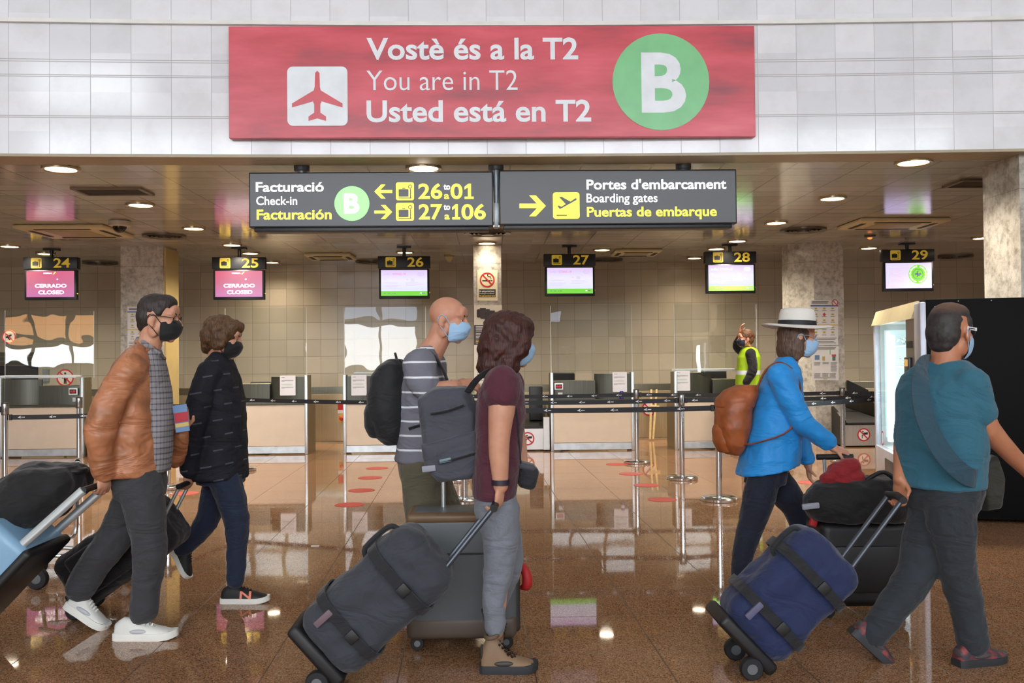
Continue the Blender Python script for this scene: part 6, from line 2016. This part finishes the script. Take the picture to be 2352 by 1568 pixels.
ribbon(mb, [J(2142, 834, .06), J(2122, 838, -.08), J(2114, 880, -.205), J(2120, 940, -.245), J(2142, 1000, -.252), J(2178, 1055, -.250), J(2214, 1088, -.235), J(2240, 1098, -.19), J(2262, 1092, -.06)], .040, .004)
mb.build('shoulder_strap', strap_m, o)
mb = MB(); slab(F, mb, ((2238, 1045), (2275, 1040), (2292, 1095), (2284, 1165), (2246, 1172), (2236, 1110)), .04, .09)
fuse(mb, 'bag_body', cloth('bag_olive_dark', '#2e2d22', '#22211a', .8), o, .009, 5, .008, .07)
MB().box(J(2262, 1050, -.05), (.05, .012, .03), Matrix.Rotation(.2, 3, 'Y'), .004).build('metal_buckle', mat('buckle_grey', '#5c7380', .4), o)

# ------------------------------------------------------------------ 7 worker in the yellow vest
F = Fig(12.70, 1712, 'worker in yellow high visibility vest touching the head beside counter 28', math.pi)
F.head(1711, 778, 0, .15, .05, 0, 1.0, neck=(1716, 797), nr=.055)
J = F.J; b = F.body
F.torso(b, [(1698, 1738, 895, .14), (1698, 1738, 850, .14), (1700, 1738, 815, .16), (1708, 1730, 800, .07)])
F.limb(b, [(1724, 812, -.17), (1728, 850, -.22), (1712, 882, -.20)], [.05, .042, .03])
F.limb(b, [(1712, 812, .17), (1690, 795, .20), (1700, 764, .08)], [.05, .042, .03])
F.limb(b, [(1716, 905, -.09), (1716, 970, -.09), (1718, 1035, -.09)], [.075, .055, .04])
F.limb(b, [(1716, 905, .09), (1714, 970, .09), (1712, 1035, .09)], [.075, .055, .04])
F.hand(J(1700, 765, .08), V((.1, -.2, .95)), V((.7, -.5, -.1)), 1, .5)
F.hand(J(1712, 882, -.20), V((-.1, 0, -1)), V((-.6, .6, 0)), 1, .5)
F.finish(skin_b, .009, 2)
F.eyes()
blk = cloth('sleeve_black', '#131318', '#0c0c10')
mb = MB()
F.torso(mb, [(1696, 1740, 885, .16), (1698, 1740, 840, .165), (1700, 1738, 815, .17), (1706, 1732, 800, .10)])
F.limb(mb, [(1724, 812, -.165), (1729, 848, -.215), (1714, 878, -.205)], [.075, .066, .052], 4)
F.limb(mb, [(1712, 812, .165), (1692, 796, .20), (1699, 774, .11)], [.07, .06, .05], 4)
fuse(mb, 'sweater', blk, F.root, .012, 4, .01, .09)
hv = NT('vest_yellow')
X, Y, Z = hv.xyz()
zc = J(1716, 855, 0).z
bd_ = hv.math('LESS_THAN', hv.math('ABSOLUTE', hv.math('SUBTRACT', Z, zc)), .030)
hv.set(Base_Color=hv.mix(bd_, col4('#a6cf1e'), col4('#dfe6ee')), Roughness=.6)
mb = MB()
F.torso(mb, [(1690, 1744, 893, .185), (1692, 1745, 850, .188), (1695, 1745, 820, .188), (1703, 1738, 803, .15), (1710, 1730, 797, .08)])
fuse(mb, 'safety_vest', hv.m, F.root, .012, 4, .012, .1)
dj = cloth('jeans_blue', '#3a5170', '#2c405c')
mb = MB()
F.torso(mb, [(1698, 1736, 915, .165), (1697, 1738, 888, .17)])
F.limb(mb, [(1716, 905, -.085), (1716, 970, -.09), (1718, 1032, -.09)], [.10, .075, .065], 4)
F.limb(mb, [(1716, 905, .085), (1714, 970, .09), (1712, 1032, .09)], [.10, .075, .065], 4)
fuse(mb, 'jeans', dj, F.root, .012, 4, .012, .08)
for s in (-1, 1):
    c = V((J(1718, 1040).x + .05, 12.70 + s * .09, 0)); F.shoe(c, c - V((.27, 0, 0)), run, boot_sole, .046)
F.mask(navy_mask)
mb = MB()
mb.ell(F.hp(-.025, 0, .048), (.106, .090, .088), F.hR); mb.ell(F.hp(-.062, 0, -.01), (.062, .080, .080), F.hR); mb.ell(F.hp(-.10, 0, .03), (.05, .05, .05), F.hR)
hair(F, mb, 'hair', hair_mat('hair_chestnut', '#3d2415', '#7d5230'), .012, .03)
# ================================================================== LUGGAGE
tyre = mat('wheel_rubber', '#17171a', .6)
def axes2(a, b):
    """frame of a leaning case: u up along its length, s sideways (in the picture plane), n towards +Y"""
    u = (b - a).normalized(); n = V((0, 1, 0)); n = (n - u * n.dot(u)).normalized(); s = n.cross(u).normalized()
    return u, s, n
def wheel(o, c, r, w, axis=V((0, 1, 0)), name='wheel'):
    R = Matrix((frame_from(axis)[0], frame_from(axis)[1], axis.normalized())).transposed()
    k = MB().lathe([(r * .3, -w / 2), (r * .9, -w / 2), (r, -w * .3), (r, w * .3), (r * .9, w / 2), (r * .3, w / 2)], c, 24, R).build(name, tyre, o)
    MB().lathe([(.002, -w * .55), (r * .45, -w * .55), (r * .45, w * .55), (.002, w * .55)], c, 16, R).build('hub', mat('hub_grey', '#6a6d70', .4, .5), k)
    return k
def padded(mb, c, R, size, bulge=.0, n=3, r=.05):
    mb.box(c, size, R, r, 4)
def M3(u, s, n): return Matrix((s, n, u)).transposed()      # local x = s, y = n, z = u

# --- light blue hard case with a black duffel on top, pulled by the tan jacket man
D = 4.58
a, b_ = W(-165, 1462, D), W(72, 1212, D)
u, s, n = axes2(a, b_)
o = thing('suitcase', V((a.x, D, 0)), 'light blue suitcase with black edges leaning at the left edge', 'suitcase')
L = (b_ - a).length; R = M3(u, s, n); c = (a + b_) / 2
MB().box(c, (.25, .42, L), R, .04, 4).build('shell', mat('case_light_blue', '#7fa6c4', .35), o)
MB().box(c - s * .0 + s * -.0 + (s * .118), (.05, .435, L + .012), R, .02, 3).build('black_edge', mat('case_edge_black', '#121214', .5), o)
for q in (-.17, .17):
    k = W(118, 1240, D)
    MB().tube([b_ + s * .06 + n * q - u * .05, W(226, 1114, D) + n * q], [(.012, .022)] * 2, 10).build('pull_rod', alu, o)
MB().tube([W(226, 1114, D) - n * .17, W(226, 1114, D), W(226, 1114, D) + n * .17], .016, 12).build('grip', mat('grip_black', '#18181a', .5), o)
for q in (-.17, .17): wheel(o, V((a.x + .10, a.y + q, .052)), .05, .035)
F = Fig.__new__(Fig); F.body = None; F.D = D; F.phi = 0.0; F.f = V((1, 0, 0)); F.l = V((0, 1, 0))
o = thing('duffel_bag', W(105, 1250, D), 'black duffel bag lying on the leaning light blue suitcase', 'duffel bag')
mb = MB(); pa, pb = W(32, 1172, D + .12), W(150, 1108, D + .12)
mb.limb([pa, pa.lerp(pb, .5) + V((-.01, 0, .02)), pb], [.16, .165, .105], 20, 4)
for q in (-.10, .10): mb.limb([pa + V((0, q, 0)), pa.lerp(pb, .5) + V((0, q, .015)), pb + V((0, q, 0))], [.14, .145, .09], 18, 4)
main = fuse(mb, 'bag_body', cloth('duffel_black', '#121214', '#0b0b0d', .8), o, .010, 6, .03, .12)
for t0 in (.25, .75):
    c = pa.lerp(pb, t0)
    d = (pb - pa).normalized()
    R2 = Matrix((frame_from(d)[0], frame_from(d)[1], d)).transposed()
    MB().lathe([(.188, -.02), (.194, -.02), (.194, .02), (.188, .02)], c, 30, R2 @ Matrix.Diagonal(V((1.35, .98, 1)))).build('strap', sign_blk, o) if False else None
MB().tube([pb + V((.02, -.06, .06)), pb + V((.09, -.03, .06)), pb + V((.09, .03, .06)), pb + V((.02, .06, .06))], .014, 10, sub=4).build('handle', sign_blk, o)

# --- black trolley bag pulled by the dark coat woman
D = 5.16
a, b_ = W(172, 1338, D), W(398, 1182, D)
u, s, n = axes2(a, b_); R = M3(u, s, n); L = (b_ - a).length; c = (a + b_) / 2
o = thing('trolley_bag', V((a.x, D, 0)), 'black soft trolley bag tilted behind the legs of the tan jacket man', 'suitcase')
mb = MB(); mb.box(c, (.32, .34, L), R, .07, 5)
fuse(mb, 'bag_body', cloth('duffel_black', '#121214'), o, .010, 5, .02, .10)
MB().box(c + n * -.17, (.24, .05, L * .7), R, .024, 4).build('front_pocket', cloth('duffel_black', '#121214'), o)
for q in (-.09, .09):
    MB().tube([b_ + n * q - u * .04, W(425, 1111, D) + n * q], .010, 10).build('pull_rod', alu, o)
MB().tube([W(425, 1111, D) - n * .11, W(425, 1111, D) + n * .11], .015, 12).build('grip', mat('grip_black', '#18181a'), o)
for q in (-.14, .14):
    wheel(o, V((a.x + .06, D + q, .045)), .045, .035)
    MB().tube([a + n * q + s * .04, V((a.x + .06, D + q, .05))], .016, 8).build('wheel_arm', sign_blk, o)

# --- grey upright case beside the striped shirt man
D = 4.48
x0, x1 = W(935, 1300, D).x, W(1186, 1300, D).x
zt, zb = W(1060, 1168, D).z, .062
o = thing('suitcase', V(((x0 + x1) / 2, D + .02, 0)), 'upright grey suitcase with brown rims behind the grey sweatpants', 'suitcase')
cx, cz = (x0 + x1) / 2, (zt + zb) / 2
MB().box(V((cx, D + .02, cz)), (x1 - x0, .27, zt - zb), None, .055, 5).build('shell', mat('case_grey', '#5c6164', .45, bump=.1, bs=80), o)
rim = mat('case_rim_brown', '#6b5138', .45)
MB().box(V((cx, D + .02, zt - .028)), ((x1 - x0) * .97, .278, .05), None, .02, 4).build('top_rim', rim, o)
MB().box(V((cx, D + .02, zb + .05)), ((x1 - x0) * .985, .278, .11), None, .03, 4).build('bottom_rim', mat('case_rim_dark', '#574a40', .5), o)
MB().box(V((x1 - .01, D + .02, cz)), (.05, .20, zt - zb - .03), None, .018, 3).build('dark_side', mat('case_side_dark', '#33312f', .5), o)
MB().boxb(x0 + .09, x1 - .07, D - .122, D - .112, cz + .10, cz + .108).build('seam_zip', sign_blk, o, smooth=False)
mb = MB().tube([V((x1 + .005, D + .02, cz + .04)), V((x1 + .045, D - .02, cz - .01)), V((x1 + .05, D - .02, cz - .07)), V((x1 + .02, D, cz - .09))], [.012, .024, .026, .010], 12, sub=4)
mb.build('red_ribbon', mat('ribbon_red', '#b32226', .6), o)
for sx in (-1, 1):
    for sy in (-1, 1):
        c = V((cx + sx * (x1 - x0) * .40, D + .02 + sy * .09, .033))
        wheel(o, c, .033, .026)
        MB().boxb(c.x - .02, c.x + .02, c.y - .02, c.y + .02, .055, .085).build('caster_fork', sign_blk, o, smooth=False)
for q in (-.09, .09):
    MB().tube([V((cx + q, D + .06, zt - .02)), V((cx + q, D + .06, zt + .16))], .010, 10).build('pull_rod', alu, o)
MB().tube([V((cx - .11, D + .06, zt + .165)), V((cx + .11, D + .06, zt + .165))], .015, 12).build('grip', mat('grip_black', '#18181a'), o)

# --- long rolling duffels: slate one for the maroon shirt woman, blue one for the teal shirt man
def rolling_duffel(name, label, D, pa, pb, width, thick, body_m, dark_m, hand_px, patch_col, wheel_x):
    a, b_ = W(pa[0], pa[1], D), W(pb[0], pb[1], D)
    u, s, n = axes2(a, b_); R = M3(u, s, n); L = (b_ - a).length; c = (a + b_) / 2
    o = thing(name, V((a.x, D, 0)), label, 'rolling duffel')
    mb = MB()
    mb.box(c, (width, thick, L), R, min(width, thick) * .28, 5)
    mb.ell(c + u * L * .22, (width * .53, thick * .53, L * .30), R); mb.ell(c - u * L * .22, (width * .53, thick * .53, L * .30), R)
    fuse(mb, 'bag_body', body_m, o, .009, 5, .028, .13)
    for t0 in (-.24, .20):
        m_ = MB(); ring = [c + u * (L * t0) + s * x * width * .545 + n * y * thick * .56 for x, y in [(math.copysign(abs(math.cos(q)) ** .5, math.cos(q)), math.copysign(abs(math.sin(q)) ** .5, math.sin(q))) for q in [2 * math.pi * k / 36 for k in range(36)]]]
        R0 = []
        for h, sc in ((-.022, .98), (-.022, 1.02), (.022, 1.02), (.022, .98)):
            cc = c + u * (L * t0)
            R0.append([cc + (p - cc) * sc + u * h for p in ring])
        R0.append(R0[0])
        m_.loft(R0, cap=False).build('compression_strap', dark_m, o)
        MB().box(c + u * (L * t0) - n * thick * .575 + s * width * .10, (.05, .014, .05), R, .005).build('buckle', sign_blk, o)
    MB().box(c - u * L * .30 - s * width * .30 - n * thick * .535, (.03, .02, .09), R, .006).build('name_patch', mat('patch_' + patch_col, patch_col, .6), o)
    MB().box(a - u * .01 + s * width * .0, (width * .94, thick * .94, .06), R, .02, 3).build('wheel_base', sign_blk, o)
    for q in (-.13, .13): wheel(o, V((wheel_x, D + q, .050)), .050, .04)
    hp = W(hand_px[0], hand_px[1], D + .02)
    for q in (-.07, .07): MB().tube([b_ + s * width * .30 + n * q - u * .05, hp + n * q], .011, 10).build('pull_rod', mat('rod_dark', '#4a4f57', .35, .6), o)
    MB().tube([hp - n * .085, hp + u * .012, hp + n * .085], .017, 12).build('grip', mat('grip_black', '#18181a'), o)
    MB().tube([c + u * L * .40 - n * .05 - s * width * .48, c + u * L * .36 - n * .05 - s * (width * .5 + .028), c + u * L * .16 - n * .05 - s * (width * .5 + .028), c + u * L * .12 - n * .05 - s * width * .48], .012, 8, sub=4).build('carry_handle', dark_m, o)
    return o
rolling_duffel('rolling_duffel', 'slate grey rolling duffel pulled by the woman in maroon t-shirt', 3.98, (742, 1482), (1000, 1250), .335, .30,
               cloth('duffel_slate', '#3a3e46', '#2d3037', .8), cloth('duffel_slate_dark', '#202126', '#17181c', .8), (1134, 1160), '#6d5a60', W(742, 1500, 3.98).x)
rolling_duffel('rolling_duffel', 'navy blue rolling duffel pulled by the man in teal t-shirt', 4.06, (1704, 1458), (1910, 1256), .345, .30,
               cloth('duffel_blue', '#1b2a56', '#142044', .8), cloth('duffel_strap_dark', '#1b1c22', '#131418', .8), (2056, 1142), '#5b5a76', W(1706, 1500, 4.06).x)

# --- black case with bag and red garment, pushed by the woman in blue
D = 4.92
x0, x1 = W(1868, 1300, D).x, W(2066, 1300, D).x
zt = W(1960, 1190, D).z
o = thing('suitcase', V(((x0 + x1) / 2, D, 0)), 'upright black suitcase in front of the woman in blue jacket', 'suitcase')
cx = (x0 + x1) / 2
MB().box(V((cx, D, (zt + .06) / 2)), (x1 - x0, .28, zt - .06), None, .045, 5).build('shell', mat('case_black', '#101012', .5, bump=.2, bs=90), o)
MB().boxb(cx - .17, cx + .17, D - .155, D - .135, .14, zt - .12, .012).build('front_pocket', mat('case_black', '#101012'), o)
for sx in (-1, 1):
    for sy in (-1, 1):
        c = V((cx + sx * (x1 - x0) * .40, D + sy * .09, .033)); wheel(o, c, .033, .026)
        MB().boxb(c.x - .02, c.x + .02, c.y - .02, c.y + .02, .055, .085).build('caster_fork', sign_blk, o, smooth=False)
hx, hz = W(1935, 1054, D).x, W(1935, 1054, D).z
for q in (-.10, .10): MB().tube([V((hx + q * .6 + .02, D + .11, zt - .03)), V((hx + q * .6, D + .11, hz))], .010, 10).build('pull_rod', alu, o)
MB().tube([V((hx - .10, D + .11, hz)), V((hx + .10, D + .11, hz))], .016, 12).build('grip', mat('grip_black', '#18181a'), o)
MB().box(V((x0 - .012, D - .05, W(1835, 1192, D).z)), (.04, .03, .06), Matrix.Rotation(.3, 3, 'Y'), .008).build('red_tag', mat('ribbon_red', '#b32226'), o)
o = thing('travel_bag', V((cx, D, zt)), 'bulky black bag resting on top of the upright black suitcase', 'bag')
F = Fig.__new__(Fig); F.body = None; F.D = D; F.phi = 0.0; F.f = V((1, 0, 0)); F.l = V((0, 1, 0))
mb = MB(); F.torso(mb, [(1862, 2082, 1190, .17), (1846, 2096, 1170, .19), (1848, 2098, 1140, .19), (1868, 2092, 1112, .17), (1905, 2076, 1095, .11)], -.03)
fuse(mb, 'bag_body', cloth('duffel_black', '#121214'), o, .010, 6, .035, .12)
MB().box(W(1862, 1162, D - .2), (.09, .02, .03), Matrix.Rotation(-.1, 3, 'Y'), .006).build('grey_patch', mat('patch_grey', '#8d8f9b'), o)
MB().tube([W(1990, 1102, D - .12), W(2030, 1084, D - .12), W(2068, 1112, D - .12)], .012, 8, sub=5).build('carry_handle', sign_blk, o)
o = thing('red_garment', W(1940, 1110, D), 'crumpled red garment on top of the black bag', 'garment')
mb = MB()
for px, py, r in ((1905, 1098, .05), (1930, 1082, .065), (1952, 1072, .06), (1960, 1095, .065), (1935, 1102, .07), (1900, 1110, .035)): mb.ell(W(px, py, D - .06), (r, r * 1.1, r * .8))
fuse(mb, 'cloth', cloth('garment_red', '#9c1b24', '#7c131b', .8), o, .008, 5, .02, .05)

# --- chrome airport luggage cart behind the tan jacket man
D = 5.90
o = thing('luggage_cart', W(110, 1320, D), 'chrome airport luggage cart with grey wheels behind the luggage at left', 'luggage cart')
mb = MB()
yz = lambda px, py, dy=0: W(px, py, D + dy)
mb.tube([yz(90, 1262, -.2), yz(150, 1258, -.22), yz(262, 1268, -.22), yz(300, 1268, 0), yz(262, 1268, .22), yz(150, 1258, .22), yz(90, 1262, .2)], .014, 10, sub=4)
mb.tube([yz(112, 1275, -.2), yz(270, 1282, -.2)], .012, 10); mb.tube([yz(112, 1275, .2), yz(270, 1282, .2)], .012, 10)
for px in (130, 170, 210, 250): mb.tube([yz(px, 1272, -.21), yz(px, 1272, .21)], .008, 8)
mb.build('platform_frame', chrome, o)
mb = MB()
for dy in (-.2, .2): mb.tube([yz(140, 1262, dy), yz(150, 1238, dy), yz(172, 1224, dy), yz(176, 1170, dy), yz(178, 1060, dy)], .014, 10, sub=4)
mb.tube([yz(178, 1060, -.2), yz(178, 1056, 0), yz(178, 1060, .2)], .016, 10)
mb.build('push_frame', chrome, o)
for px, dy in ((86, -.2), (86, .2), (290, 0)):
    c = yz(px, 1300, dy); c.z = .066
    wheel(o, c, .066, .04)
    MB().tube([c + V((0, .03, 0)), c + V((.02, .03, .075)), yz(px + 18 if px < 200 else px - 10, 1264, dy)], .012, 8).build('wheel_fork', chrome, o)
# small litter on the floor
for px, py, lb in ((724, 1254, 'small white paper scrap on the floor before the red stickers'),):
    p = G(px, py)
    if 'white' in lb: tag(MB().boxb(p.x - .03, p.x + .03, p.y - .012, p.y + .012, 0, .004).build('paper_scrap', paper, smooth=False), lb, 'scrap')
